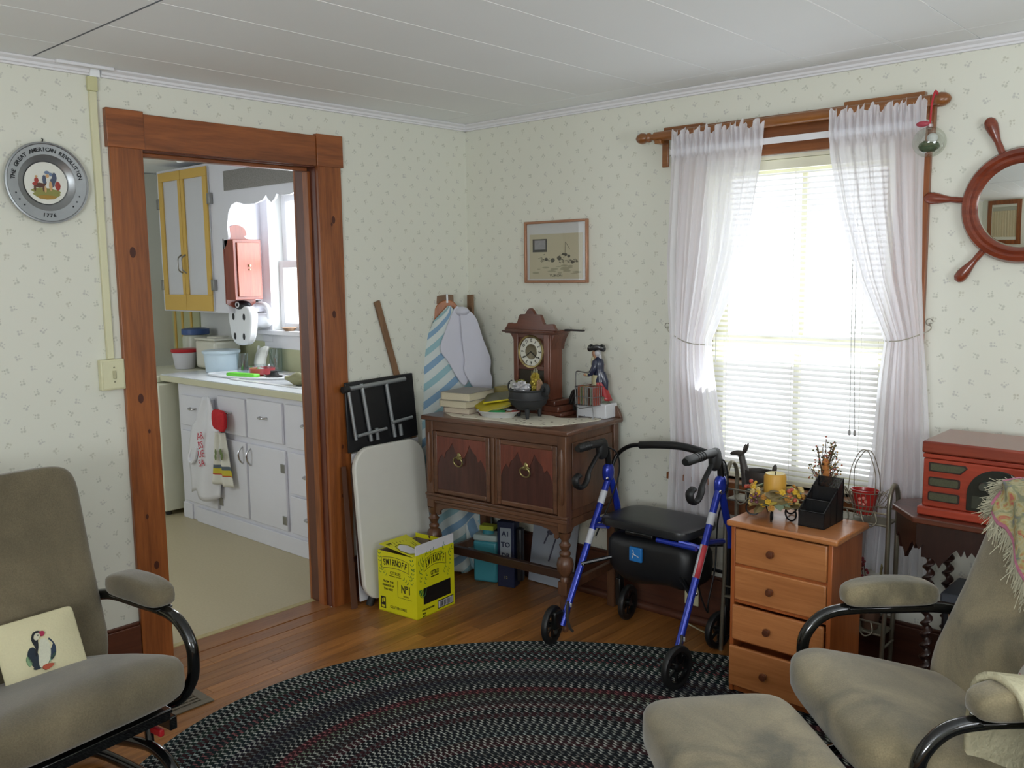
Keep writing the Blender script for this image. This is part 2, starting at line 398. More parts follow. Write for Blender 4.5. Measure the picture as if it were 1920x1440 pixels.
# floor of narrow oak boards
fl = STRUCT('floor', (lambda g: g.box(0.0, RY, -.05, RX, 0, -.013))(G()), M('subfloor', '2a1a10', .9), smooth=0)
bw = .0575
def plank(x, y0, y1):
    g = G(); g.box(x+.0006, y0+.0006, -.012, x+bw-.0006, y1-.0006, 0); return g
n_p = 0; far = G(); x = .085
rr = random.Random(4)
while x < RX-.01:
    y = 0. if x > .1 else 0.; y -= rr.uniform(.0, .9)*0
    y0 = 0.
    first = rr.uniform(.4, 1.6)
    while y0 > RY:
        y1 = max(RY, y0-first); first = rr.uniform(.7, 1.7)
        if x < 2.3 and y1 < 0 and y0 > -3.6 and n_p < 290: ob('plank', plank(x, y1, y0), PLANK, fl, smooth=0, bev=.0008); n_p += 1
        else: far.box(x+.0006, y1+.0006, -.012, x+bw-.0006, y0-.0006, 0)
        y0 = y1
    x += bw
o = ob('plank', far, PLANK, fl, smooth=0, kind='stuff')
g = G(); g.box(0, RY, -.012, .084, D0-.13, 0); g.box(0, D1+.13, -.012, .084, 0, 0); ob('border_board', g, PLANK, fl, smooth=0)

# doorway casing
door = STRUCT('door_1', (lambda g: g.box(0, D0-.128, 0, .020, D0-.004, DH+.01))(G()), CASING, bev=.003)
def dp(name, g, mat=CASING, **k): return ob(name, g, mat, door, bev=.002, world=True, **k)
dp('side_casing', G().box(0, D1+.004, 0, .020, D1+.128, DH+.01))
dp('corner_block', G().box(0, D0-.138, DH+.005, .027, D0+.002, DH+.143), CASINGH)
dp('corner_block', G().box(0, D1-.002, DH+.005, .027, D1+.138, DH+.143), CASINGH)
dp('head_casing', G().box(0, D0+.003, DH+.005, .021, D1-.003, DH+.135), CASINGH)
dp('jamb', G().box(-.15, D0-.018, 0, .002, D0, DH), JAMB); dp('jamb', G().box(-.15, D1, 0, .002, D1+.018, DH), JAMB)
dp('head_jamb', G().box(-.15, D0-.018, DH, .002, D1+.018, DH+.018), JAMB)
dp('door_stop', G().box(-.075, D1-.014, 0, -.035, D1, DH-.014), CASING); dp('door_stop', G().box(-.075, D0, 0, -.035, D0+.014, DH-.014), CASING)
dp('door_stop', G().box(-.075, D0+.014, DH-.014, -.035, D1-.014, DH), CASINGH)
dp('kitchen_casing', G().box(-.165, D1-.0, 0, -.15, D1+.12, DH+.12), CASING); dp('kitchen_casing', G().box(-.165, D0-.12, 0, -.15, D0, DH+.12), CASING)
g = G(); g.box(-.12, D0+.001, -.012, 0, D1-.001, .004); dp('threshold_board', g, WOOD('threshold', 'a06a3a', '7a4820', 'y', 1, .3))
g = G(); g.box(0, D0-.13, -.012, .083, D1+.13, .001); dp('threshold_board', g, MC['threshold'])
g = G(); g.box(-.155, D0+.001, -.012, -.12, D1-.001, .006); dp('metal_edge_strip', g, M('worn_brass_edge', 'b0a070', .5, var=.3, scale=60))
g = G()
for y, z, r in ((-1.79, 1.63, .012), (-1.775, .42, .010), (-1.795, 1.08, .011), (-1.76, .30, .009), (-1.80, .62, .006), (-.865, 1.78, .010), (-.875, 1.76, .005), (-.88, 1.36, .010), (-.86, .75, .006), (-.87, .52, .005), (-.82, .2, .008), (-1.77, .95, .005)):
    g.lathe([(0, .0208), (r, .0206)], (0, y, z), 14, Matrix.Rotation(pi/2, 4, 'Y'), sx=1.7)
dp('pine_knot', g, KNOT)

# raceway with switch
rw = thing('light_switch', 'cream plastic rocker light switch box at the foot of a wall raceway', 'switch', (0, -1.897, 1.124))
o = ob('box', G().box(0, -1.941, 1.124, .028, -1.852, 1.238), CREAM, rw, world=True, bev=.004)
ob('face_plate', G().box(.028, -1.935, 1.130, .031, -1.858, 1.232), CREAM, rw, world=True, bev=.002)
ob('toggle', G().box(.031, -1.900, 1.166, .036, -1.888, 1.196), M('toggle', 'b8b592', .4), rw, world=True, bev=.002)
g = G(); g.cyl((.031, -1.894, 1.208), (.0325, -1.894, 1.208), .003, n=8); g.cyl((.031, -1.894, 1.154), (.0325, -1.894, 1.154), .003, n=8); ob('screw', g, M('screw', '88866a', .4), rw, world=True)
rc = thing('wall_raceway', 'cream plastic cable raceway running down the wall to the light switch', 'raceway', (0, -1.885, 1.24))
ob('channel', G().box(0, -1.908, 1.239, .016, -1.882, 2.20), CREAM, rc, world=True, bev=.003)
ob('end_cap', G().box(0, -1.912, 2.20, .020, -1.878, 2.25), M('raceway_cap', 'c9c79a', .4), rc, world=True, bev=.003)
ob('channel', G().box(0, -1.903, 2.25, .016, -1.865, 2.282), CEILP, rc, world=True, bev=.003)

# ------------------------------------------------------------------ main window
win = STRUCT('window_1', (lambda g: g.box(WX1, -.022, WZ0-.02, WX1+.115, 0, 1.98))(G()), CASING, bev=.003)
def wp(name, g, mat=CASINGX, parent=None, **k): return ob(name, g, mat, parent or win, world=True, **k)
wp('side_casing', G().box(WX0-.115, -.022, WZ0-.02, WX0, 0, 1.98), CASING, bev=.003)
wp('head_casing', G().box(WX0-.125, -.024, 1.98, WX1+.125, 0, 2.105), bev=.003)
wp('sill', G().box(WX0-.14, -.06, WZ0-.03, WX1+.14, .06, WZ0), bev=.004)
wp('apron', G().box(WX0-.12, -.02, WZ0-.15, WX1+.12, 0, WZ0-.031), bev=.003)
g = G(); g.box(WX0, 0, WZ0, WX0+.012, .15, WZ1); g.box(WX1-.012, 0, WZ0, WX1, .15, WZ1); g.box(WX0, 0, WZ1-.012, WX1, .15, WZ1); g.box(WX0, .06, WZ0-.02, WX1, .15, WZ0+.01)
wp('reveal', g, CASEW)
def sash(z0, z1, y, name='sash'):
    g = G(); a, c = WX0+.014, WX1-.014; w = .052
    g.box(a, y, z0, a+w, y+.03, z1); g.box(c-w, y, z0, c, y+.03, z1); g.box(a+w, y, z0, c-w, y+.03, z0+w); g.box(a+w, y, z1-w, c-w, y+.03, z1)
    o = wp(name, g, CASEW, bev=.003); xm = (a+c)/2
    wp('muntin', G().box(xm-.011, y+.004, z0+w, xm+.011, y+.026, z1-w), CASEW, o)
    wp('pane', G().box(a+w, y+.013, z0+w, xm-.011, y+.016, z1-w), GLASS, o, smooth=0); wp('pane', G().box(xm+.011, y+.013, z0+w, c-w, y+.016, z1-w), GLASS, o, smooth=0)
    return o
lower = sash(WZ0+.012, 1.265, .055); upper = sash(1.215, WZ1-.013, .09)
BR = M('sash_lock', '9a8f70', .35, .8)
for x in (1.66, 1.93): wp('sash_lock', G().box(x-.02, .045, 1.266, x+.02, .065, 1.274), BR, lower, bev=.002)

# mini blind
def slat_mat():
    m, nt, b = newmat('blind_slat'); nt.nodes.remove(b); out = nt.nodes['Material Output']
    d = nd(nt, 'ShaderNodeBsdfDiffuse'); d.inputs[0].default_value = rgb('f0f0ee'); t = nd(nt, 'ShaderNodeBsdfTranslucent'); t.inputs[0].default_value = rgb('f2f2f4')
    mx = nd(nt, 'ShaderNodeMixShader', ins={0: .45}); nt.links.new(d.outputs[0], mx.inputs[1]); nt.links.new(t.outputs[0], mx.inputs[2]); nt.links.new(mx.outputs[0], out.inputs[0]); return m
SLAT = slat_mat()
bl = thing('window_blind', 'white mini blind of thin horizontal slats let down over the window', 'blind', (1.7835, .02, WZ0))
ob('headrail', G().box(WX0+.014, .008, 1.925, WX1-.014, .036, 1.962), CASEW, bl, world=True, bev=.002)
a, c = WX0+.018, WX1-.018; tilt = radians(24)
base_sl = None; z = .70
def slat_g():
    g = G(); n = 4; ys = [(-.5+i/n) for i in range(n+1)]; vs = []
    for x in (a-1.7835, c-1.7835):
        for t in ys:
            yy = t*.025; zz = .0022*(1-4*t*t); vs.append(V((x, yy*cos(tilt)-zz*sin(tilt), yy*sin(tilt)+zz*cos(tilt))))
    g.add(vs, [(i, i+1, i+n+2, i+n+1) for i in range(n)]); return g
k = 0
while z < 1.92:
    if base_sl is None: base_sl = ob('slat', slat_g(), SLAT, bl, loc=(0, 0, z-WZ0), smooth=60)
    else:
        o = base_sl.copy(); COL.objects.link(o); o.location = (0, 0, z-WZ0); o.rotation_euler = (random.uniform(-.02, .02), random.uniform(-.0012, .0012), 0)
    z += .0212; k += 1
ob('bottom_rail', G().box(a, .010, .672, c, .032, .690), CASEW, bl, world=True, bev=.003)
g = G()
for x in (1.50, 1.785, 2.06):
    for y in (.0085, .0325): g.tube([(x, y, .68), (x, y, 1.93)], .0008, 4)
ob('ladder_cord', g, M('blind_cord', 'e8e8e0', .7), bl, world=True)
g = G(); g.tube([(2.015, .002, 1.93), (2.025, .0, 1.2), (2.03, -.002, .93)], .0011, 5); g.tube([(2.03, .002, 1.93), (2.038, .0, 1.2), (2.05, -.002, .93)], .0011, 5); ob('lift_cord', g, M('grey_cord', 'a8a8a4', .7), bl, world=True)
g = G(); g.lathe([(.002, .0), (.005, .004), (.004, .02), (.001, .024)], (2.03, -.002, .905), 10); g.lathe([(.002, .0), (.005, .004), (.004, .02), (.001, .024)], (2.05, -.002, .905), 10); ob('tassel', g, M('tassel', '9a9a98', .5), bl, world=True)
ob('tilt_wand', G().tube([(1.46, .0, 1.93), (1.455, -.002, 1.15)], .0022, 6), M('clear_wand', 'c0c0b8', .3), bl, world=True)

# ------------------------------------------------------------------ curtain rods
ROD = WOOD('rod_wood', '95602f', '74431f', 'x', 1, .3, coat=.5)
rod = thing('curtain_pole', 'brown wooden curtain pole with turned finials above the window', 'curtain pole', (1.74, -.1, 2.06))
ob('pole', G().cyl((1.195, -.072, 2.094), (2.30, -.072, 2.097), .020, n=16), ROD, rod, world=True)
RYM = Matrix.Rotation(pi/2, 4, 'Y')
for s, x, z in ((-1, 1.195, 2.094), (1, 2.30, 2.097)):
    if s < 0: prof = [(.0175, 0), (.013, .004), (.013, .02), (.020, .026), (.020, .034), (.014, .040), (.021, .052), (.0235, .066), (.018, .082), (.008, .092), (0, .096)]
    else: prof = [(.0175, 0), (.021, .006), (.021, .014), (.024, .02), (.0245, .032), (.021, .046), (.012, .058), (0, .064)]
    ob('finial', G().lathe(prof, (x, -.072, z), 20, Matrix.Rotation(s*pi/2, 4, 'Y')), ROD, rod, world=True)
for x in (1.22, 2.262):
    ob('bracket', G().box(x-.016, -.094, 2.062, x+.016, -.0245, 2.080).box(x-.016, -.034, 1.97, x+.016, -.0245, 2.115), ROD, rod, world=True, bev=.004)
ob('pole_shield', G().box(1.225, -.054, 2.10, 1.41, -.025, 2.130).box(1.99, -.054, 2.10, 2.27, -.025, 2.135).box(1.41, -.054, 2.10, 1.99, -.025, 2.122), ROD, rod, world=True, bev=.002)
tr = thing('tension_rod', 'thin flat white curtain rod threaded through both sheer curtains', 'curtain rod', (1.77, -.06, 2.03))
ob('rod', G().box(1.28, -.093, 2.010, 2.285, -.089, 2.034), WHITE, tr, world=True, bev=.002)
g = G(); g.box(1.276, -.093, 2.008, 1.282, -.0245, 2.036); g.box(2.283, -.093, 2.008, 2.289, -.0245, 2.036); ob('end_bracket', g, M('rod_end', 'b8b8b0', .4, .6), tr, world=True)

# sheer curtains
def sheer():
    m, nt, b = newmat('sheer_voile'); nt.nodes.remove(b); out = nt.nodes['Material Output']
    d = nd(nt, 'ShaderNodeBsdfDiffuse'); d.inputs[0].default_value = rgb('f8f8fd'); t = nd(nt, 'ShaderNodeBsdfTranslucent'); t.inputs[0].default_value = rgb('fcfcff')
    mx = nd(nt, 'ShaderNodeMixShader', ins={0: .5}); nt.links.new(d.outputs[0], mx.inputs[1]); nt.links.new(t.outputs[0], mx.inputs[2])
    tr_ = nd(nt, 'ShaderNodeBsdfTransparent'); m2 = nd(nt, 'ShaderNodeMixShader', ins={0: .66})
    lw = nd(nt, 'ShaderNodeLayerWeight', ins={'Blend': .35}); f = mnode(nt, 'MULTIPLY_ADD', lw.outputs['Facing'], .2, .80, clamp=True)
    nt.links.new(f, m2.inputs[0]); nt.links.new(tr_.outputs[0], m2.inputs[1]); nt.links.new(mx.outputs[0], m2.inputs[2]); nt.links.new(m2.outputs[0], out.inputs[0]); return m
SHEER = sheer()
def interp(tab, t):
    for (a, va), (b_, vb) in zip(tab, tab[1:]):
        if t <= b_:
            s = (t-a)/(b_-a); s = s*s*(3-2*s) if False else s
            return tuple(p+(q-p)*s for p, q in zip(va, vb)) if isinstance(va, tuple) else va+(vb-va)*s
    return tab[-1][1]
def curtain(label, tab, seed, ztop, zbot, folds, tie, hook):
    """tab: z -> (left x, right x, fold depth)"""
    rnd = random.Random(seed); ph = [rnd.uniform(0, 6.28) for _ in range(8)]
    o = thing('sheer_curtain', label, 'curtain', ((tab[0][1][0]+tab[0][1][1])/2, -.06, zbot))
    tt = sorted(tab)
    def fn(u, v):
        z = zbot+(ztop-zbot)*v; L, R, dep = interp(tt, z)
        uu = u+.012*sin(u*19+ph[0]); x = L+(R-L)*uu
        f = sin(2*pi*folds*u+ph[1]+.5*sin(3*v+ph[2]))+.45*sin(2*pi*folds*2.3*u+ph[3]+v)+.25*sin(2*pi*folds*.6*u+ph[4])
        y = -.108+dep*f*.6-dep*.3+.042*max(0, min(1, (1.15-z)/.35))
        if z > 1.99:
            y = -.112-.008*sin(2*pi*folds*2.2*u+ph[5])-.004*sin(2*pi*folds*5.1*u)
            k = max(0, (z-2.04)/.055); y += .010*k*sin(2*pi*folds*2.9*u+ph[6]); z += k*(.010*sin(2*pi*folds*1.1*u+ph[6])+.009*sin(2*pi*folds*2.9*u)+.005*sin(2*pi*folds*4.3*u+1))
        return (x+.035, min(y, -.098) if z > 1.99 else min(y, -.04), z)
    ob('panel', G().sheet(fn, 150, 90), SHEER, o, world=True, smooth=180)
    # tie-back wire
    zt, L, R, hx = tie
    pts = cat([(hx, -.03, zt+.05), (R+.002 if hx > L else L-.002, -.10, zt+.03) if False else ((L-.012 if hx < L else R+.005), -.09, zt+.03), ((L+R)/2, -.132, zt-.005), (R if hx < L else L, -.10, zt-.012)], 5)
    ob('tie_back', G().tube(pts, .0022, 6), M('tie_wire', 'b9b6a8', .4, .5), o, world=True)
    g = G(); g.tube([(hx+.012*cos(a_)*1, -.016-.012-.0*a_, zt+.055+.012*sin(a_)) for a_ in [i*pi/6 for i in range(11)]], .0016, 6); g.cyl((hx, -.03, zt+.05), (hx, 0, zt+.05), .0016, n=6)
    ob('hook', g, M('hook_metal', '8c8a80', .35, .8), o, world=True)
    return o
curtain('white sheer curtain on the left side of the window, tied back at mid height', [(2.095, (1.262, 1.665, .004)), (2.02, (1.262, 1.665, .004)), (1.95, (1.262, 1.66, .012)), (1.6, (1.25, 1.60, .020)), (1.40, (1.256, 1.53, .020)), (1.255, (1.268, 1.462, .015)), (1.10, (1.262, 1.475, .016)), (.8, (1.252, 1.505, .020)), (.47, (1.24, 1.53, .024))], 3, 2.095, .47, 7, (1.245, 1.30, 1.50, 1.235), 1)
curtain('white sheer curtain on the right side of the window, tied back at mid height', [(2.095, (1.925, 2.258, .004)), (2.02, (1.925, 2.258, .004)), (1.95, (1.93, 2.26, .012)), (1.74, (1.975, 2.262, .018)), (1.5, (2.05, 2.27, .018)), (1.28, (2.15, 2.285, .013)), (1.15, (2.135, 2.30, .015)), (.8, (2.10, 2.315, .020)), (.42, (2.07, 2.325, .026))], 8, 2.095, .42, 6, (1.29, 2.18, 2.325, 2.31), 1)
# ================================================================== KITCHEN seen through the doorway
g = G(); g.box(-3.3, -3.5, -.03, -.13, 0, 0); STRUCT('floor', g, LINO, smooth=0)
KX = -3.15
g = G(); g.box(KX, 0, 0, -1.80, .15, H); g.box(-.75, 0, 0, -.13, .15, H); g.box(-1.80, 0, 0, -.75, .15, 1.18); g.box(-1.80, 0, 2.06, -.75, .15, H)
STRUCT('wall_kitchen', g, KWALL, smooth=0)
g = G(); g.box(KX-.15, -3.5, 0, KX, .15, H); STRUCT('wall_kitchen_left', g, M('kitchen_cream', 'd3d4ca', .6, var=.02), smooth=0)
g = G(); g.box(KX, -3.5, 0, -.13, -3.35, H); STRUCT('wall_kitchen_near', g, KWALL, smooth=0)
g = G(); g.box(-2.75, -.012, .915, -.14, 0, 1.10); g.box(KX, -.012, .915, -2.75, 0, 1.45); o = STRUCT('trim_5', g, KGREEN, smooth=0)
YEL = M('yellow_trim', 'd4ae58', .45, var=.03)
for x in (-3.10, -2.99, -2.86): ob('yellow_batten', G().box(x-.012, -.02, .915, x+.012, -.012, 1.45), YEL, o, bev=.001)
w2 = STRUCT('window_2', (lambda g: g.box(-1.92, -.02, 1.10, -1.80, 0, 2.12))(G()), WHITE, bev=.004)
ob('casing', G().box(-.75, -.02, 1.10, -.63, 0, 2.12), WHITE, w2, world=True, bev=.004)
ob('head_casing', G().box(-1.92, -.02, 2.06, -.63, .002, 2.16), WHITE, w2, world=True, bev=.004)
ob('sill', G().box(-1.94, -.05, 1.15, -.61, .03, 1.18), WHITE, w2, world=True, bev=.004); ob('apron', G().box(-1.90, -.018, 1.06, -.65, 0, 1.149), WHITE, w2, world=True, bev=.003)
for z0, z1, y in ((1.18, 1.63, .05), (1.59, 2.06, .085)):
    g = G(); g.box(-1.80, y, z0, -1.755, y+.03, z1); g.box(-.795, y, z0, -.75, y+.03, z1); g.box(-1.755, y, z0, -.795, y+.03, z0+.045); g.box(-1.755, y, z1-.045, -.795, y+.03, z1)
    s_ = ob('sash', g, WHITE, w2, world=True, bev=.003); ob('pane', G().box(-1.755, y+.013, z0+.045, -.795, y+.016, z1-.045), GLASS, s_, world=True, smooth=0)

KW = M('cabinet_white', 'dedee6', .38, var=.02)
CHR = M('chrome', 'c8c8cc', .18, 1., var=0); STEEL = M('worn_steel', '9a9a98', .4, .8, var=.15)
# base cabinet run
bc = thing('base_cabinet', 'white painted kitchen base cabinet run with drawers and doors beyond the doorway', 'cabinet', (-1.1, -.3, 0))
ob('carcass', G().box(-2.04, -.575, .0, -.155, -.01, .872), KW, bc, world=True, bev=.003)
ob('plinth', G().box(-1.86, -.592, 0, -.157, -.5755, .095), KW, bc, world=True, bev=.003)
ob('plinth', G().box(-2.04, -.585, 0, -1.93, -.5755, .10), KW, bc, world=True, bev=.003)
def pull(x, z, par, vertical=False, w=.07):
    if vertical: pts = cat([(x, -.592, z+w/2+.02), (x, -.615, z+w/2), (x, -.622, z), (x, -.612, z-w/2), (x, -.592, z-w/2-.02)], 4)
    else: pts = cat([(x-w/2, -.592, z), (x-w/2+.008, -.612, z-.002), (x, -.618, z-.004), (x+w/2-.008, -.612, z-.002), (x+w/2, -.592, z)], 4)
    return ob('handle', G().tube(pts, .0055, 8), CHR, par, world=True)
for x0, x1, z0, z1, hx in ((-1.99, -1.60, .61, .80, -1.83), (-1.545, -1.245, .61, .83, -1.42), (-1.225, -.875, .61, .84, -1.05), (-.835, -.45, .60, .84, -.64)):
    d = ob('drawer', G().box(x0, -.592, z0, x1, -.5755, z1), KW, bc, world=True, bev=.004); pull(hx, (z0+z1)/2+.02, d)
for x0, x1, z0, z1, hx, hz in ((-1.99, -1.60, .12, .575, -1.66, .40), (-1.56, -1.255, .12, .575, -1.285, .50), (-1.235, -.86, .12, .575, -1.20, .50)):
    d = ob('door', G().box(x0, -.592, z0, x1, -.5755, z1), KW, bc, world=True, bev=.004)
    if x0 > -1.9: pull(hx, hz, d, True, .06)
    xh = x1-.02 if x0 > -1.3 else x0+.01
    if x0 > -1.9:
        for z in (z0+.06, z1-.10): ob('hinge', G().box(xh-.02, -.597, z-.025, xh+.02, -.5925, z+.025), STEEL, d, world=True, bev=.004)
for z0, z1 in ((.12, .33), (.345, .575)):
    d = ob('drawer', G().box(-.82, -.592, z0, -.45, -.5755, z1), KW, bc, world=True, bev=.004); pull(-.64, (z0+z1)/2, d)
ct = thing('worktop', 'pale kitchen worktop with cream front edge above the white base cabinets', 'worktop', (-1.1, -.3, .872))
ob('slab', G().box(-2.20, -.612, .8725, -.155, -.006, .91), M('worktop_edge', 'cfccb0', .4, var=.03), ct, world=True, bev=.004)
ob('laminate', G().box(-2.195, -.608, .9101, -.160, -.008, .915), M('laminate', 'dfe3e8', .25, var=.03), ct, world=True, bev=.001)
ENAM = M('enamel', 'e6e6e6', .2, var=.01)
sk = thing('sink', 'white enamel double sink rim set into the kitchen worktop', 'sink', (-.95, -.3, .915))
g = G(); g.box(-1.55, -.50, .9155, -.40, -.475, .921); g.box(-1.55, -.10, .9155, -.40, -.06, .921); g.box(-1.55, -.475, .9155, -1.51, -.10, .921); g.box(-.99, -.475, .9155, -.95, -.10, .921); g.box(-.44, -.475, .9155, -.40, -.10, .921)
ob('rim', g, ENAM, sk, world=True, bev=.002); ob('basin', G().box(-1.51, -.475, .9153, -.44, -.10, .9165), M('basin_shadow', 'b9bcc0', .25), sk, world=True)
fa = thing('faucet', 'chrome kitchen faucet with a white base behind the sink', 'faucet', (-1.12, -.09, .921))
ob('base', G().lathe([(.035, 0), (.033, .05), (.028, .11), (.0, .115)], (0, 0, 0), 16), M('faucet_white', 'd8d2c4', .3), fa)
ob('spout', G().tube(cat([(0, 0, .11), (0, -.02, .16), (0, -.08, .17), (0, -.14, .14), (0, -.15, .12)], 5), .012, 10), CHR, fa)
ob('lever', G().box(-.03, -.012, .115, .04, .012, .135), CHR, fa, bev=.005)
# appliance
ap = thing('dishwasher', 'cream white kitchen appliance standing left of the base cabinets', 'appliance', (-2.45, -.35, 0))
APM = M('appliance_enamel', 'dcdcc8', .35, var=.02)
ob('body', G().box(-2.80, -.665, .03, -2.125, -.03, .86), APM, ap, world=True, bev=.008)
ob('front_panel', G().box(-2.79, -.685, .06, -2.135, -.6655, .84), M('appliance_front', 'e4e4d4', .3), ap, world=True, bev=.006)
ob('top', G().box(-2.81, -.69, .861, -2.205, -.02, .905), APM, ap, world=True, bev=.008)
for x, y in ((-2.76, -.62), (-2.17, -.62), (-2.76, -.08), (-2.17, -.08)): ob('foot', G().cyl((x, y, 0), (x, y, .03), .02, n=10), M('black_rubber', '1c1c1c', .6), ap, world=True)
# upper cabinet
uc = thing('wall_cabinet', 'tall white kitchen wall cabinet with mustard yellow framed doors', 'cabinet', (-2.28, -.15, 1.30))
ob('carcass', G().box(-2.72, -.288, 1.30, -1.885, -.001, 2.255), KW, uc, world=True, bev=.003)
YD = [(-2.66, -2.365), (-2.36, -2.03)]
for i, (x0, x1) in enumerate(YD):
    d = ob('door', G().box(x0, -.300, 1.31, x1, -.2885, 2.235), M('door_white', 'cfd0d6', .4, var=.02), uc, world=True, bev=.002)
    g = G(); w = .05
    g.box(x0, -.312, 1.31, x1, -.3005, 1.31+.105); g.box(x0, -.312, 2.235-.06, x1, -.3005, 2.235)
    g.box(x0, -.312, 1.415, x0+w*(1 if i == 0 else .7), -.3005, 2.175); g.box(x1-w*(.7 if i == 0 else 1), -.312, 1.415, x1, -.3005, 2.175)
    ob('frame', g, YEL, d, world=True, bev=.002)
    for z in (1.48, 2.03):
        hx = x0-.018 if i == 0 else x1+.018
        ob('hinge', G().box(hx-.018, -.316, z-.035, hx+.018, -.2885, z+.035), STEEL, d, world=True, bev=.004)
    hx = x1-.022 if i == 0 else x0+.022
    pts = cat([(hx, -.313, 1.68), (hx, -.340, 1.66), (hx, -.345, 1.62), (hx, -.340, 1.58), (hx, -.313, 1.56)], 4)
    ob('handle', G().tube(pts, .005, 6), STEEL, d, world=True)
# valance
va = thing('valance', 'grey white scalloped wooden valance board over the kitchen sink', 'valance', (-1.1, -.295, 1.7))
P_ = [(-1.884, 1.70), (-1.845, 1.725), (-1.815, 1.78), (-1.822, 1.85), (-1.80, 1.93), (-1.76, 1.975), (-1.70, 1.99), (-1.62, 1.972), (-1.50, 1.968), (-1.41, 1.985), (-1.375, 2.01), (-1.355, 1.985), (-1.32, 1.965), (-1.285, 1.985), (-1.265, 2.01), (-1.22, 2.00), (-1.13, 1.998), (-1.05, 2.02), (-.97, 2.05)]
Q = P_+[(-.97-(p[0]+.97), p[1]) for p in P_[-2::-1]]
Q = [(p[0], p[1]) for p in Q]+[(Q[-1][0], 2.255), (-1.884, 2.255)]
ob('board', G().prism(Q, -.30, -.285, 'xz'), KW, va, world=True, smooth=20)
spk = M('speckled_panel', '85827e', .7, var=.55, scale=160)
ob('speckled_panel', G().box(-1.83, -.306, 2.065, -.3, -.3005, 2.185), spk, va, world=True)
st = thing('strip_light', 'white fluorescent strip light under the kitchen ceiling', 'light', (-1.4, -.5, 2.23))
ob('housing', G().box(-1.95, -.60, 2.245, -.75, -.50, 2.283), WHITE, st, world=True, bev=.004)
ob('tube', G().cyl((-1.92, -.55, 2.235), (-.78, -.55, 2.235), .012, n=10), M('tube_glass', 'f4f6f8', .2, var=0), st, world=True)
# red wooden wall box on the cabinet's end
RED = WOOD('red_pine', '9a4c38', '76352a', 'z', 1.2, .35)
rb = thing('wooden_wall_box', 'red stained wooden candle box with rounded back board hanging beside the kitchen cabinet', 'wall box', (-1.82, -.19, 1.38))
M1 = Matrix.Rotation(0, 4, 'Z')
BK = cat2([(-.30, 1.77), (-.27, 1.775), (-.262, 1.79), (-.278, 1.80), (-.262, 1.84), (-.205, 1.86), (-.150, 1.84), (-.135, 1.80), (-.150, 1.79), (-.14, 1.775), (-.11, 1.77)], 4)
ob('back_board', G().prism(BK+[(-.09, 1.36), (-.13, 1.335), (-.18, 1.33), (-.25, 1.335), (-.30, 1.36)], -1.884, -1.872, 'yz'), RED, rb, world=True, smooth=30)
ob('box', G().box(-1.8715, -.30, 1.385, -1.768, -.10, 1.765), RED, rb, world=True, bev=.003)
ob('front_panel', G().box(-1.7675, -.276, 1.405, -1.758, -.116, 1.745), WOOD('red_pine_light', 'b05c42', '8e4432', 'z', 1.2, .3), rb, world=True, bev=.002)
for z, r in ((1.60, .009), (1.575, .006)): ob('knob', G().ell((-1.752, -.195, z), (r, r, r), 10, 6), M('ivory_knob', 'd8c8a8', .4), rb, world=True)
# white holder with four holes and mixer
ih = thing('ironing_caddy', 'white plastic wall holder with black top and four dark oval holes under the red box', 'holder', (-1.84, -.2, 1.09))
HX = .335
pr = [(p[0]+HX, p[1]) for p in cat2([(-2.285, 1.14), (-2.30, 1.20), (-2.315, 1.29), (-2.27, 1.34), (-2.175, 1.35), (-2.085, 1.34), (-2.045, 1.29), (-2.06, 1.20), (-2.08, 1.14), (-2.12, 1.10), (-2.18, 1.092), (-2.24, 1.10)], 3, True)]
PWH = M('white_plastic', 'eceef2', .3, var=.01)
ob('body', G().prism(pr, -.235, -.175, 'xz'), PWH, ih, world=True, bev=.012)
ob('top', G().ell((-2.175+HX, -.205, 1.345), (.085, .04, .035), 16, 8), M('black_plastic', '1e1e24', .35), ih, world=True)
g = G(); g.tube([(-2.175+HX+.018*cos(t), -.246, 1.353+.016*sin(t)) for t in [i*pi/8 for i in range(16)]], .004, 6, closed=True); ob('ring', g, PWH, ih, world=True)
for x, z in ((-2.245, 1.275), (-2.12, 1.275), (-2.235, 1.15), (-2.13, 1.15)): ob('oval_hole', G().ell((x+HX, -.2365, z), (.014, .004, .022), 10, 6), MC['black_plastic'], ih, world=True)
hm = thing('hand_mixer', 'white electric hand mixer hanging on the kitchen wall with a coiled cord', 'mixer', (-1.87, -.05, 1.2))
ob('body', G().ell((-1.86, -.07, 1.245), (.12, .045, .05), 20, 10, .8, .8), PWH, hm, world=True)
ob('handle', G().tube(cat([(-1.96, -.07, 1.27), (-1.97, -.07, 1.33), (-1.92, -.07, 1.352), (-1.80, -.07, 1.345), (-1.755, -.07, 1.31), (-1.75, -.07, 1.26)], 5), .018, 10), PWH, hm, world=True)
ob('switch', G().box(-1.90, -.082, 1.365, -1.86, -.06, 1.376), MC['black_plastic'], hm, world=True, bev=.002)
g = G(); pts = []
for k in range(5): pts += [(-2.0+.01*k, -.125, 1.34), (-1.985+.008*k, -.128, 1.24)]
g.tube(cat(pts+[(-1.93, -.12, 1.22), (-1.92, -.11, 1.16), (-1.94, -.11, 1.12)], 4), .0045, 6); ob('cord', g, M('white_cord', 'd6d2dc', .5), hm, world=True)

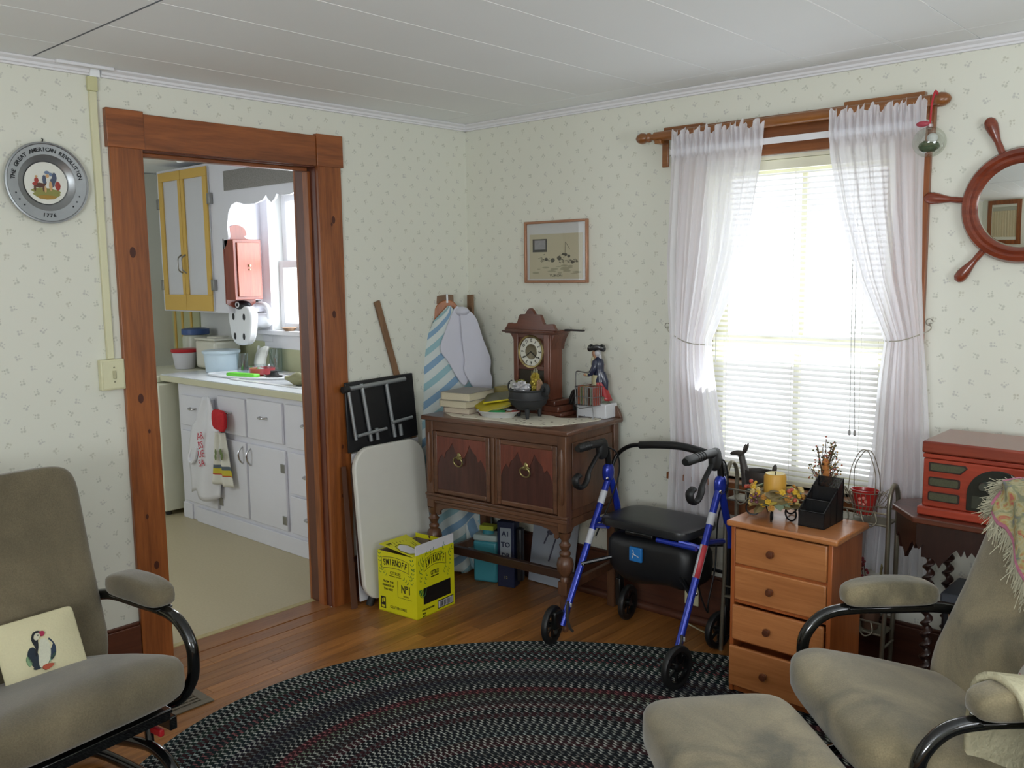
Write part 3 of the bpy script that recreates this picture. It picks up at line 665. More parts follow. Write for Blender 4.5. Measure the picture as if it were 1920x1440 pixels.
# things on the kitchen worktop
def jar(name, label, cat_, x, y, z, prof, mat, lidprof=None, lidmat=None, group=None, n=24):
    t = thing(name, label, cat_, (x, y, z), group=group)
    ob('body', G().lathe(prof, n=n), mat, t)
    if lidprof: ob('lid', G().lathe(lidprof, n=n), lidmat, t)
    return t
TUBP = M('tub_plastic', 'd4d3dc', .35, var=.01); CAN = M('canister_plastic', 'd8d6c8', .35, var=.02); BLUW = M('bucket_plastic', 'cfe0ec', .3, var=.01)
jar('tub', 'white plastic tub with a red lid at the left end of the worktop', 'tub', -2.49, -.28, .906, [(.062, 0), (.066, .004), (.082, .115)], TUBP, [(.086, .113), (.090, .118), (.090, .130), (.084, .136), (.0, .136)], M('red_lid', 'b8202c', .35))
jar('jar', 'tall clear plastic jar with a blue lid behind the white tub', 'jar', -2.60, -.13, .906, [(.085, 0), (.09, .01), (.09, .20), (.08, .225)], M('cloudy_plastic', 'c2c6b6', .3), [(.088, .222), (.095, .226), (.095, .262), (.07, .268), (0, .268)], M('blue_lid', '3c5a92', .4))
t = thing('canister', 'big square cream canister with a raised lid behind the pale bucket', 'canister', (-2.27, -.15, .9155))
ob('body', G().cbox((0, 0, .095), (.26, .20, .19)), CAN, t, bev=.02); ob('lid', G().cbox((0, 0, .198), (.265, .205, .016)).lathe([(.07, .206), (.07, .215), (0, .215)]), CAN, t, bev=.006)
jar('bucket', 'pale blue white plastic bucket in front of the cream canister', 'bucket', -1.99, -.29, .9155, [(.095, 0), (.1, .004), (.112, .125)], BLUW, [(.118, .124), (.121, .130), (.121, .139), (.112, .144), (0, .14)], BLUW)
GLS = glass('drinking_glass', (.86, .9, .92, 1), .14)
jar('tumbler', 'clear glass tumbler standing beside the pale bucket', 'glass', -1.755, -.28, .9155, [(.0, .004), (.033, .004), (.036, .13), (.034, .13), (.031, .0), (0, 0)], GLS)
jar('tumbler', 'clear ribbed glass standing by the wall behind the grey plastic bag', 'glass', -1.70, -.07, .9155, [(.0, .004), (.04, .004), (.044, .15), (.042, .15), (.038, .0), (0, 0)], GLS)
t = thing('tray', 'white shallow drying tray on the worktop beside the sink', 'tray', (-1.62, -.33, .9155))
tp = [(p[0], p[1]) for p in cat([(-.27, -.09, 0), (-.20, -.135, 0), (.05, -.13, 0), (.30, -.04, 0), (.38, .08, 0), (.15, .11, 0), (-.2, .10, 0)], 5, True)]
ob('base', G().prism(tp, 0, .006, 'xy'), PWH, t, bev=.002); ob('rim', G().tube([(p[0], p[1], .009) for p in tp], .006, 6, closed=True), PWH, t)
jar('bowl', 'small coral red bowl with a glass rim on the drying tray', 'bowl', -1.55, -.27, .9225, [(.05, 0), (.075, .01), (.080, .045), (.077, .045), (.07, .012), (0, .008)], M('coral_bowl', 'c8545c', .3), [(.080, .0455), (.083, .062), (.081, .062), (.078, .0455)], GLS)
t = thing('sink_stopper', 'black rubber sink stopper on the drying tray', 'stopper', (-1.39, -.29, .9225)); ob('disc', G().lathe([(.05, 0), (.05, .008), (.03, .012), (.02, .03), (.022, .038), (0, .04)]), MC['black_rubber'], t)
t = thing('sponge_brush', 'bright green dish brush lying on the drying tray', 'brush', (-1.56, -.40, .9225), .2); ob('body', G().cbox((0, 0, .012), (.24, .055, .022)), M('lime_green', '6fd23c', .5), t, bev=.008)
ob('plastic_bag', G().sheet(lambda u, v: (-1.83+.32*v*v+.12*u, -.10-.05*sin(3*u)-.16*v, 1.075-.155*v**.6+.01*sin(9*u+4*v)), 12, 14), M('grey_film', 'b6b8b2', .3), label='translucent grey plastic bag slumped under the white wall holder', cat_='plastic bag', solid=.004, smooth=80)
t = thing('salt_shaker', 'small figure shaped shaker with orange head on the window ledge side', 'shaker', (-1.36, -.06, .9215)); ob('body', G().lathe([(.03, 0), (.034, .02), (.02, .06), (.032, .085), (.03, .1), (0, .11)]), M('shaker_body', 'c8b8a0', .4), t); ob('head', G().lathe([(.02, .108), (.03, .125), (.02, .15), (0, .155)]), M('orange_pottery', 'c0763c', .4), t)
t = thing('soap_bowl', 'small brown dish on the sill of the kitchen window', 'dish', (-1.62, -.01, 1.1805)); ob('body', G().lathe([(.03, 0), (.05, .02), (.048, .022), (0, .006)]), M('brown_dish', '9a7a5c', .4), t)
t = thing('scrubber', 'olive dish cloth bunched at the edge of the sink', 'cloth', (-.98, -.42, .9225)); ob('body', G().ell((0, 0, .03), (.09, .04, .03), 14, 8, 1, 1, lambda p: (p.x, p.y, p.z*(1+.5*sin(p.x*40)))), M('olive_cloth', '8c8a68', .8), t)

# hanging things on the cabinet front
bg = thing('plastic_bag', 'white grocery bag with red print hanging from a drawer pull', 'plastic bag', (-1.7, -.61, .2))
def bagf(u, v):
    z = .82-.62*v; w = .05+.14*min(1, v*1.6)+.03*sin(5*v); x = -1.60-.08*v+(u-.5)*2*w*(.8 if v < .3 else 1)
    return (x, -.625-.03*sin(pi*u)*min(1, v*2)-.012*sin(9*u+3*v), z+.02*sin(7*u)*v)
BAGM = M('bag_film', 'e2e2e8', .35, var=.03)
ob('bag', G().sheet(bagf, 16, 20), BAGM, bg, world=True, solid=.004, smooth=80)
ob('handle_loop', G().tube(cat([(-1.76, -.63, .52), (-1.80, -.635, .47), (-1.82, -.64, .42), (-1.78, -.65, .40), (-1.73, -.65, .44), (-1.72, -.645, .50)], 4), .012, 6), BAGM, bg, world=True)
RP = M('red_print', 'c43a50', .5)
for i, (s_, z) in enumerate((('WI', .575), ('RE', .515), ('US', .455), ('BAG', .40))): pass
for i, z in enumerate((.585, .53, .475, .42)):
    text('ABUS'[i]*1+'RSEA'[i], .062, frame((-1.62, -.672, z), (1, 0, .25), (0, 0, 1)), RP, bg, world=True)

mt = thing('oven_mitt', 'red quilted pot holder hanging from a kitchen drawer pull', 'pot holder', (-1.45, -.62, .62))
ob('pad', G().ell((-1.46, -.632, .695), (.080, .012, .062), 24, 8, .6, .6), M('red_quilt', 'c0202a', .8, bump=.4, scale=60), mt, world=True)
ob('fold', G().ell((-1.41, -.648, .69), (.042, .012, .060), 20, 8, .6, .7), MC['red_quilt'], mt, world=True)
tw = thing('dish_towel', 'white kitchen towel with striped hem hanging below the red pot holder', 'towel', (-1.45, -.61, .3))
def towm():
    m, nt, b = newmat('towel_stripes'); tc = nd(nt, 'ShaderNodeUVMap'); sp = nd(nt, 'ShaderNodeSeparateXYZ'); nt.links.new(tc.outputs[0], sp.inputs[0])
    r = nd(nt, 'ShaderNodeValToRGB'); r.color_ramp.interpolation = 'CONSTANT'; nt.links.new(sp.outputs['Y'], r.inputs[0])
    cs = [(0, 'dcdad0'), (.62, '5a6670'), (.69, 'c9b93c'), (.79, 'b8432c'), (.81, 'dcdad0')]
    for i, (p, c_) in enumerate(cs):
        e = r.color_ramp.elements[i] if i < 2 else r.color_ramp.elements.new(p)
        e.position = p; e.color = rgb(c_)
    nt.links.new(r.outputs[0], b.inputs['Base Color']); b.inputs['Roughness'].default_value = .85; return m
ob('cloth', G().sheet(lambda u, v: (-1.46+(u-.5)*(.09+.14*v), -.628-.012*sin(12*u)-.004, .62-.32*v), 20, 16), towm(), tw, world=True, solid=.004, smooth=80)
g = G()
for x, z, a_ in ((-1.49, .47, .3), (-1.485, .50, 1.2), (-1.42, .48, 2.), (-1.43, .51, .7), (-1.415, .49, 1.6)): g.ell((x, -.652, z), (.012, .002, .02), 8, 6)
ob('print', g, M('herb_print', '6a7a4a', .8), tw, world=True)
# ================================================================== things on and against the left wall
PEW = M('pewter', 'a2a6a9', .38, .8, var=.1, scale=30)
pl = thing('pewter_plate', 'round pewter commemorative plate with a painted centre on the left wall', 'plate', (.0, -2.078, 1.866))
RX90 = Matrix.Rotation(pi/2, 4, 'Y')
ob('rim', G().lathe([(.0, .004), (.07, .004), (.072, .010), (.078, .014), (.092, .022), (.096, .026), (.130, .028), (.133, .031), (.138, .030), (.139, .024), (.12, .012), (.07, .001), (0, .001)], n=64, M4=RX90), PEW, pl)
ob('centre_disc', G().lathe([(.0715, .0125), (.0, .0126), ], n=48, M4=RX90), M('porcelain', 'dedfd6', .3, var=.02), pl)
INK = M('dark_ink', '26282a', .6)
bt = bmesh.new()
def arc_text(s, r, a0, a1, size, flip=False):
    n = len(s)
    for i, ch in enumerate(s):
        if ch == ' ': continue
        a = a0+(a1-a0)*i/(n-1); b = text_mesh(ch, size, .0004, bold=.0004)
        th = radians(a)   # clockwise from the top
        # local: up=z, right(as seen)=+y
        m = frame((.0288, r*sin(th), r*cos(th)), (0, cos(th), -sin(th)), (0, sin(th), cos(th))) if not flip else frame((.0288, r*sin(th), r*cos(th)), (0, -cos(th), sin(th)), (0, -sin(th), -cos(th)))
        bmesh.ops.transform(b, matrix=m, verts=b.verts[:]); me = bpy.data.meshes.new('x'); b.to_mesh(me); b.free(); bt.from_mesh(me); bpy.data.meshes.remove(me)
arc_text('THE GREAT AMERICAN REVOLUTION', .112, -84, 78, .0185)
arc_text('1776', .112, 190, 172, .018, True)
for a in (222, 236, 250, 110, 124, 138): arc_text('*', .110, a, a+1, .02) if False else None
g = G(); g.b.free(); g.b = bt; ob('lettering', g, INK, pl, smooth=0)
g = G()
for a in (226, 238, 250, 112, 123, 134):
    th = radians(a); g.ell((.0288, .112*sin(th), .112*cos(th)), (.0006, .003, .003), 6, 4)
ob('star_marks', g, INK, pl)
# painted troop scene: small coloured patches
def blobs(name, lst, col, x, par):
    g = G()
    for (y, z, a, b_) in lst: g.ell((x, y, z), (.0007, a, b_), 10, 4)
    ob(name, g, M('paint_'+col, col, .6), par)
blobs('painted_ground', [(.0, -.038, .050, .014), (-.01, -.026, .045, .010), (.02, -.030, .03, .01)], '8a8a4c', .0128, pl)
blobs('painted_ground', [(.0, -.048, .035, .008)], 'a08038', .0131, pl)
blobs('painted_horse', [(-.022, -.008, .020, .009), (-.038, -.016, .004, .014), (-.010, -.018, .003, .013), (-.004, .002, .006, .010)], '5c3a2c', .0136, pl)
blobs('painted_rider', [(-.032, .008, .008, .010), (-.038, -.004, .009, .006), (.038, -.008, .010, .016)], 'a03c34', .0142, pl)
blobs('painted_rider', [(-.006, .012, .007, .016), (.028, .02, .008, .018), (.02, .002, .009, .016)], '4c566c', .0146, pl)
blobs('painted_rider', [(-.032, .021, .005, .004), (.005, .024, .006, .006), (.014, -.010, .006, .018), (-.004, -.022, .004, .012)], 'c8a070', .0150, pl)
blobs('painted_flag', [(.004, .036, .009, .006), (.016, .030, .006, .006)], '6c7f9c', .0154, pl)
ob('hanger', G().tube([(.004, 0, .138), (.012, 0, .148), (.004, 0, .152)], .002, 6), M('black_wire', '202020', .5), pl)

# framed engraving on the right wall
pc = thing('framed_picture', 'small framed sepia engraving hanging in the corner of the window wall', 'picture', (.6, -.0, 1.632))
FR = M('rose_wood_frame', 'a87a5e', .3, .25, var=.1)
x0, x1, z0, z1 = -.194, .193, -.147, .147
g = G(); w = .012
g.box(x0, -.018, z0, x0+w, -.001, z1); g.box(x1-w, -.018, z0, x1, -.001, z1); g.box(x0+w, -.018, z1-w, x1-w, -.001, z1); g.box(x0+w, -.018, z0, x1-w, -.001, z0+w); ob('frame', g, FR, pc, bev=.003)
ob('mat_board', G().box(x0+w, -.006, z0+w, x1-w, -.002, z1-w), M('mat_board', 'c4c6c4', .8, var=.01), pc)
ob('print', G().box(-.165, -.0075, -.128, .160, -.0062, .085), M('sepia_paper', 'b6b096', .8, var=.05, scale=6), pc)
g = G(); g.box(-.145, -.0083, .0, -.055, -.0077, .062); ob('inset_picture', g, M('inset_dark', '4a4a44', .8), pc); ob('inset_picture', G().box(-.132, -.009, .012, -.064, -.0084, .056), M('inset_grey', '8e8e90', .8, var=.2, scale=90), pc)
g = G(); r_ = random.Random(2)
for i in range(46):
    t = r_.random(); x = -.10+.23*t; z = -.035-.012*t+r_.gauss(0, .008); g.bar((x, -.008, z), (x+r_.uniform(.004, .016), -.008, z+r_.uniform(-.008, .006)), .0004, r_.uniform(.001, .0035), up=(0, 0, 1))
for x0_, z0_, x1_, z1_ in ((.055, -.02, .058, .045), (.058, .045, .085, .01), (.02, -.02, .055, -.008), (-.11, -.03, -.05, -.036), (.09, -.04, .13, -.052)): g.bar((x0_, -.008, z0_), (x1_, -.008, z1_), .0004, .0018, up=(1, 0, 1))
for x, z, r in ((.045, -.012, .006), (.06, -.015, .007), (.078, -.022, .007), (.10, -.05, .008), (-.02, -.04, .01), (-.06, -.035, .008), (.02, -.03, .01)): g.ell((x, -.008, z), (r*1.4, .0004, r), 8, 4)
ob('engraved_dog_team', g, M('engraving_ink', '55544a', .8), pc)
g = G()
for i in range(20): x = -.15+.29*r_.random(); z = -.065-.04*r_.random(); g.ell((x, -.0078, z), (r_.uniform(.01, .03), .0003, r_.uniform(.002, .005)), 8, 4)
ob('engraved_snow', g, M('engraving_pale', '98957c', .8), pc)
text('YUKON', .017, frame((.0, -.0082, -.113), (1, 0, 0), (0, 0, 1)), MC['engraving_ink'], pc, xs=1.3)
ob('glazing', G().box(-.18, -.0115, -.134, .18, -.0105, .134), glass('picture_glass', (1, 1, 1, 1), .02), pc, smooth=0)

# ship-wheel mirror
WH = WOOD('wheel_mahogany', '8a3f26', '5c2415', 'x', 1, .22, coat=.6)
sw = thing('wheel_mirror', 'round mirror in a mahogany ship wheel frame on the right wall', 'mirror', (2.582, -.0, 1.735))
MY = Matrix.Rotation(pi/2, 4, 'X')
R0 = .190
ob('rim', G().lathe([(R0-.055, .002), (R0-.053, .020), (R0-.040, .034), (R0-.030, .030), (R0-.022, .038), (R0-.008, .034), (R0, .018), (R0, .002)], n=72, M4=MY), WH, sw)
ob('mirror_glass', G().lathe([(R0-.050, .0172), (R0-.058, .019), (0, .019)], n=72, M4=MY), M('mirror_silver', 'e8ece8', .02, 1., var=0), sw)
for k in range(6):
    a = radians(112+k*60) ; m = Matrix.Rotation(-a+pi/2, 4, 'Y')
    g = G(); g.lathe([(.011, R0-.005), (.011, R0+.02), (.010, R0+.035), (.0125, R0+.05), (.018, R0+.075), (.021, R0+.095), (.019, R0+.112), (.010, R0+.122), (0, R0+.124)], (0, -.019, 0), 14, m, sy=.8)
    ob('spoke_handle', g, WH, sw)

# glass ball ornament hanging from the pole
orn = thing('glass_ornament', 'clear glass ball ornament with red ribbon hanging at the right end of the pole', 'ornament', (2.322, -.15, 1.91))
GB = glass('ball_glass', (.90, .93, .90, 1), .12)
ob('ball', G().ell((0, 0, .040), (.053, .053, .050), 24, 14), GB, orn)
ob('greenery', G().ell((0, 0, .026), (.034, .034, .016), 12, 6, 1, 1, lambda p: (p.x, p.y, p.z*(1+.5*sin(p.x*300)*cos(p.y*260)))), M('moss_green', '53624a', .9), orn)
ob('white_filling', G().ell((.012, -.008, .052), (.018, .018, .016), 10, 6), M('white_fluff', 'd6d6d6', .9), orn)
ob('cap', G().cyl((0, 0, .088), (0, 0, .098), .010, n=12), M('silver_cap', 'b8a8a8', .3, .8), orn)
ob('ribbon', G().tube(cat([(0, 0, .098), (-.002, .01, .13), (.0, .012, .17), (.002, .03, .205), (.004, .05, .203)], 5), .006, 8, flat=.5), M('red_ribbon', 'b81e2e', .5), orn)
ob('bow', G().ell((-.02, -.01, .10), (.022, .008, .010), 10, 6), M('pink_print_ribbon', 'a8404e', .5, var=.4, scale=120), orn)

# ------------------------------------------------------------------ folding tables leaning on the left wall
ALU = M('grey_tube', 'a0a5a8', .35, .6, var=.05)
bt_ = thing('folding_table', 'black folding table turned on edge against the left wall with grey tube legs', 'folding table', (.03, -.64, .0))
tl = lambda p: p
def lean(p, z0=0.0, x0=.10, s=-.075): return (p[0]+x0+s*p[2], p[1], p[2])
# board standing on the floor, top edge leaning to the wall
m_ = Matrix(((1, 0, -.055, .098), (0, 1, 0, 0), (0, 0, 1, 0), (0, 0, 0, 1)))
ob('table_top', G().prism([(-.855, .72), (-.850, 1.045), (-.437, 1.055), (-.425, .745)], -.012, 0, 'yz', m_), M('black_vinyl', '17181a', .45), bt_, world=True, bev=.004)
ob('under_panel', G().prism([(-.845, .02), (-.835, .715), (-.425, .735), (-.44, .02)], -.010, -.004, 'yz', m_), M('white_board', 'd2d2d6', .5), bt_, world=True)
def tb(pts, r=.0095): return G().tube([m_ @ V(p) for p in pts], r, 10)
for y in (-.745, -.600): ob('leg', tb([(.012, y-.02, 1.035), (.013, y+.015, .762)]), ALU, bt_, world=True); ob('leg', tb([(.020, y+.045, .82), (.016, y+.052, .765)]), ALU, bt_, world=True)
ob('crossbar', tb([(.012, -.845, 1.018), (.012, -.50, 1.032)], .011), ALU, bt_, world=True)
ob('crossbar', tb([(.026, -.815, .80), (.026, -.645, .812)], .008), ALU, bt_, world=True); ob('crossbar', tb([(.026, -.61, .835), (.026, -.48, .845)], .008), ALU, bt_, world=True)
ob('side_rail', tb([(.012, -.842, 1.01), (.016, -.820, .78)], .008), ALU, bt_, world=True)
ob('rubber_tip', tb([(.012, -.875, 1.016), (.012, -.84, 1.018)], .016), MC['black_rubber'], bt_, world=True)
wt = thing('folding_table', 'pale grey folding table with rounded corners leaning on the wall behind the yellow box', 'folding table', (.12, -.63, 0))
m2_ = Matrix(((1, 0, -.085, .150), (0, 1, 0, 0), (0, 0, 1, 0), (0, 0, 0, 1)))
def rr_(y0, y1, z0, z1, r, n=6):
    out = []
    for cx, cz, a0 in ((y1-r, z1-r, 0), (y0+r, z1-r, 90), (y0+r, z0+r, 180), (y1-r, z0+r, 270)):
        for i in range(n+1): a = radians(a0+90*i/n); out.append((cx+r*cos(a), cz+r*sin(a)))
    return out
TAB = M('grey_blow_moulded', 'd6d5cc', .4, var=.03)
pts_ = rr_(-.862, -.43, .035, .73, .085); pts_ = [(y, z+(.022*(1-((y+.646)/.216)**2) if z > .6 else 0)) for y, z in pts_]
ob('table_top', G().prism(pts_, -.014, .014, 'yz', m2_), TAB, wt, world=True, bev=.007)
ob('edge_frame', G().tube([m2_ @ V((-.022, p[0], p[1])) for p in rr_(-.85, -.44, .05, .71, .08)], .010, 8, closed=True), M('brown_steel', '4a3a34', .4, .3), wt, world=True)
ob('leg', G().tube([m2_ @ V(p) for p in ((-.024, -.80, .04), (-.024, -.80, .5))], .009, 8).tube([m2_ @ V(p) for p in ((-.024, -.50, .04), (-.024, -.50, .5))], .009, 8), ALU, wt, world=True)
ob('foot_cap', G().cyl((.12, -.815, .0), (.12, -.795, .04), .018, n=12), MC['black_rubber'], wt, world=True)
cb = ob('board', G().prism([(-.90, .0), (-.885, .66), (-.862, .66), (-.868, .0)], 0, .006, 'yz', Matrix(((1, 0, -.09, .095), (0, 1, 0, 0), (0, 0, 1, 0), (0, 0, 0, 1)))), M('brown_board', '5a3a2a', .6), label='narrow brown board standing between the door casing and the grey folding table', cat_='board')

# ------------------------------------------------------------------ sticks and ironing board in the corner
STK = WOOD('grey_pine_stick', '8a6a4c', '6a4c34', 'z', 1.2, .6, coat=0)
s1 = ob('wooden_stick', G().bar((.012, -.625, 1.41), (.012, -.20, .02), .014, .030, up=(0, 1, 0)), STK, label='brown wooden stick leaning on the left wall left of the ironing board', cat_='stick', bev=.002)
s2 = ob('wooden_stick', G().bar((.06, -.045, 1.425), (.10, -.09, .02), .018, .034, up=(1, 0, 0)), STK, label='weathered wooden stick standing in the room corner right of the ironing board', cat_='stick', bev=.002)
ib = thing('ironing_board', 'wooden ironing board with blue and white striped cover standing in the corner', 'ironing board', (.13, -.24, 0))
# board frame: local right = r, up = z, normal towards camera
BR_ = V((.54, .84, 0)).normalized(); BU = V((-.05, .03, 1)).normalized(); BN = BR_.cross(BU)*1
if BN.dot(V((1, -1, 0))) < 0: BN = -BN
def bp(a, b_, c=0): return V((.108, -.225, 0))+BR_*a+BU*b_+BN*c
def bmat():
    m = Matrix((BR_, BU, BN)).transposed().to_4x4(); m.translation = V((.108, -.225, 0)); return m
BMX = bmat()
nose = cat2([(-.165, .02), (-.17, .5), (-.165, .95), (-.145, 1.12), (-.11, 1.25), (-.06, 1.345), (0, 1.375), (.06, 1.345), (.11, 1.25), (.145, 1.12), (.165, .95), (.17, .5), (.165, .02)], 4)
ob('board', G().prism([(p[0]*.94, p[1] if p[1] < 1 else p[1]+.004) for p in nose], -.03, -.008, 'xy', BMX), STK, ib, world=True)
ob('tip', G().prism(cat2([(-.075, 1.28), (-.07, 1.36), (-.03, 1.40), (.02, 1.40), (.055, 1.36), (.07, 1.28)], 4), -.02, -.002, 'xy', BMX), WOOD('tip_pine', 'b4713f', '8c4f28', 'z', 1, .5), ib, world=True, bev=.004)
g = G(); g.prism([(-.075, 1.385), (-.075, 1.425), (.0, 1.432), (.03, 1.43), (.03, 1.39)], -.025, -.008, 'xy', BMX); ob('end_block', g, STK, ib, world=True, bev=.003)
ob('clip', G().prism([(-.010, 1.39), (-.010, 1.435), (.0, 1.435), (.0, 1.39)], -.008, 0, 'xy', BMX), STEEL, ib, world=True)
def stripes(name, sc, ang, asp=.25):
    m, nt, b = newmat(name); tc = nd(nt, 'ShaderNodeUVMap'); mp = nd(nt, 'ShaderNodeMapping'); mp.inputs['Rotation'].default_value = (0, 0, ang); mp.inputs['Scale'].default_value = (asp, 1, 1)
    nt.links.new(tc.outputs[0], mp.inputs[0]); sp = nd(nt, 'ShaderNodeSeparateXYZ'); nt.links.new(mp.outputs[0], sp.inputs[0])
    w = mnode(nt, 'FRACT', mnode(nt, 'MULTIPLY', sp.outputs['Y'], sc)); k = mnode(nt, 'LESS_THAN', w, .46)
    al = mnode(nt, 'LESS_THAN', mnode(nt, 'FRACT', mnode(nt, 'MULTIPLY', sp.outputs['Y'], sc/2)), .5)
    c0 = nd(nt, 'ShaderNodeMix', data_type='RGBA'); c0.inputs['A'].default_value = rgb('7fa0bc'); c0.inputs['B'].default_value = rgb('8fb4bc'); nt.links.new(al, c0.inputs['Factor'])
    mx = nd(nt, 'ShaderNodeMix', data_type='RGBA'); mx.inputs['A'].default_value = rgb('c9d2d0'); nt.links.new(c0.outputs['Result'], mx.inputs['B']); nt.links.new(k, mx.inputs['Factor'])
    nt.links.new(mx.outputs['Result'], b.inputs['Base Color']); b.inputs['Roughness'].default_value = .85; return m
STR = stripes('blue_stripe_cotton', 19, radians(-38))
def cover(u, v):
    zt = 1.355*v+.02; w = interp([(0., .175), (.5, .178), (.95, .17), (1.12, .15), (1.22, .12), (1.30, .08), (1.35, .03), (1.376, .004)], zt)
    a = (u-.5)*2*w; c = .012+.030*(1-(2*u-1)**4)+.008*sin(9*u+7*v)*min(1, 3-3*v)*(v < .75)+.006*sin(23*v+5*u)*(v < .6)
    if zt < .9: a += .01*(.9-zt)*u; c += .03*(.9-zt)*sin(14*u+3*v)
    return tuple(bp(a, zt, c))
ob('cover', G().sheet(cover, 60, 90), STR, ib, world=True, solid=.003, smooth=80)
def lower_cloth(u, v):
    return (.05+.16*u+.015*sin(6*v), -.19-.035*sin(16*u+4*v)-.03*sin(5*v)+.03*u, .02+.42*v+.015*sin(12*u)*(1-v)+ (.03*sin(9*u) if v < .1 else 0))
ob('hanging_cover_end', G().sheet(lower_cloth, 60, 40), stripes('blue_stripe_cotton_v', 8, radians(70), .6), ib, world=True, solid=.003, smooth=80)
# folded white cloth over the board
CLW = M('white_cotton', 'c9cad6', .85, var=.03, bump=.2, scale=14)
cl = thing('folded_cloth', 'folded white cloth draped over the nose of the ironing board', 'cloth', (.22, -.24, 1.1))
o1 = cat2([(.02, 1.36), (-.03, 1.25), (-.06, 1.16), (-.02, 1.09), (.04, .985), (.075, .99), (.085, 1.12), (.10, 1.28), (.05, 1.36)], 4, True)
o2 = cat2([(.05, 1.355), (.12, 1.32), (.16, 1.20), (.195, 1.10), (.19, 1.04), (.20, 1.00), (.19, .935), (.155, .90), (.10, .96), (.055, 1.045), (.06, 1.10), (.05, 1.20)], 4, True)
ob('lower_fold', G().prism(o1, .050, .058, 'xy', BMX), CLW, cl, world=True, bev=.003)
ob('upper_fold', G().prism(o2, .064, .074, 'xy', BMX), CLW, cl, world=True, bev=.004)
ob('top_fold', G().ell(bp(.055, 1.345, .045), (.05, .035, .025), 14, 8), CLW, cl, world=True)

# ------------------------------------------------------------------ yellow carton
YB = M('yellow_card', 'd8d414', .5, var=.015); GRN = M('print_green', '1f6a34', .5); INKY = M('print_olive', '3a3a12', .5); BLK = M('label_black', '101214', .45); WHC = M('white_card', 'd8d8dc', .6)
bx = thing('carton', 'bright yellow printed bottle carton standing open on the floor before the grey folding table', 'carton', (.432, -.795, 0), radians(95))
bx.scale = (.59, 1, 1)
# local: +x along the long right face (away), +y along the short left face (away, to the left)
LX, LY, LH = .43, .235, .285
g = G(); t_ = .004
g.box(0, 0, 0, LX, t_, LH+.055); ob('long_side', g, YB, bx)
g = G(); g.box(0, t_, 0, t_, LY, LH); ob('end_panel', g, YB, bx)
g = G(); g.box(0, LY, 0, LX, LY+t_, LH); g.box(LX, 0, 0, LX+t_, LY, LH+.01); g.box(0, 0, 0, LX, LY, t_); ob('rear_side', g, YB, bx)
ob('inner_lining', G().box(t_, LY-.002, .01, LX, LY-.001, LH-.002).box(LX-.002, t_, .01, LX-.001, LY, LH-.002), M('kraft_card', '8a7a66', .8), bx)
ob('white_border', G().box(-.0006, -.0008, LH+.012, LX, 0, LH+.055).box(-.0006, 0, LH+.012, LX, t_+.0006, LH+.0555), WHC, bx)
m3 = frame((0.002, t_, LH), (1, 0, 0), (0, 1, .12))
g = G(); g.prism([(0, 0), (.0, LY-.01), (.30, LY-.01), (.20, .02), (.12, 0)], 0, .003, 'xy', m3); ob('top_flap', g, YB, bx)
ob('flap_label', G().prism([(.03, .05), (.02, .10), (.05, .14), (.10, .15), (.13, .12), (.12, .06), (.08, .03)], .0035, .0045, 'xy', m3), WHC, bx)
g = G(); oct_ = [(.02, .04), (.01, .10), (.045, .15), (.10, .16), (.14, .125), (.13, .055), (.085, .02)]; g.tube([m3 @ V((p[0], p[1], .004)) for p in oct_], .0015, 4, closed=True)
for i in range(7): g.bar(m3 @ V((.02+.03*i, .17, .004)), m3 @ V((.03+.03*i, .20-.004*i, .004)), .002, .001)
g.bar(m3 @ V((.15, .05, .004)), m3 @ V((.20, .14, .004)), .002, .001); g.bar(m3 @ V((.17, .05, .004)), m3 @ V((.22, .14, .004)), .002, .001); ob('flap_print', g, INKY, bx)
ob('far_flap', G().box(LX-.006, t_, LH, LX-.003, LY, LH+.02), YB, bx)
# right long face: seen side is y = 0, text runs along +x
def RF(x, z): return frame((x, -.0012, z), (1, 0, 0), (0, 0, 1))
def banner(g, x0, x1, z0, h, sag, y):
    n = 10; top = []; bot = []
    for i in range(n+1):
        s = i/n; x = x0+(x1-x0)*s; d = sag*4*s*(1-s); top.append((x, z0+h+d)); bot.append((x, z0+d))
    return top+bot[::-1]
def banner_on(face, x0, x1, z0, h, sag):
    pts = banner(None, x0, x1, z0, h, sag, 0); g = G()
    g.tube([face(p) for p in pts], .0012, 4, closed=True); return g
fr_ = lambda p: V((p[0], -.0012, p[1])); fe_ = lambda p: V((-.0012, p[0], p[1]))
ob('banner_outline', banner_on(fr_, .085, .335, .212, .050, .018), INKY, bx)
def arc_word(word, face, x0, x1, z0, sag, size, dirx):
    acc = bmesh.new(); n = len(word)
    for i, ch in enumerate(word):
        s = (i+.5)/n; s2 = .04+.92*s; x = x0+(x1-x0)*s2; d = sag*4*s2*(1-s2); sl = sag*4*(1-2*s2)/abs(x1-x0)*(1)
        b = text_mesh(ch, size, .0004, bold=.0009, xs=.66)
        p = face((x, z0+d)); px = (face((x+(x1-x0)*.01, z0+d+sag*4*(1-2*s2)*.01))-p)
        bmesh.ops.transform(b, matrix=frame(p, px, (0, 0, 1)), verts=b.verts[:]); me = bpy.data.meshes.new('x'); b.to_mesh(me); b.free(); acc.from_mesh(me); bpy.data.meshes.remove(me)
    g = G(); g.b.free(); g.b = acc; return g
ob('lettering', arc_word('SMIRNOFF', fr_, .09, .33, .237, .018, .050, 1), INKY, bx, smooth=0)
text('CITRUS', .028, RF(.205, .193), INKY, bx, bold=.0003)
text('NATURALLY FLAVORED', .008, RF(.205, .176), INKY, bx)
ob('black_label', G().box(.075, -.0015, .060, .385, 0, .135), BLK, bx)
ob('barcode_label', G().box(.235, -.0015, .012, .415, 0, .050), BLK, bx)
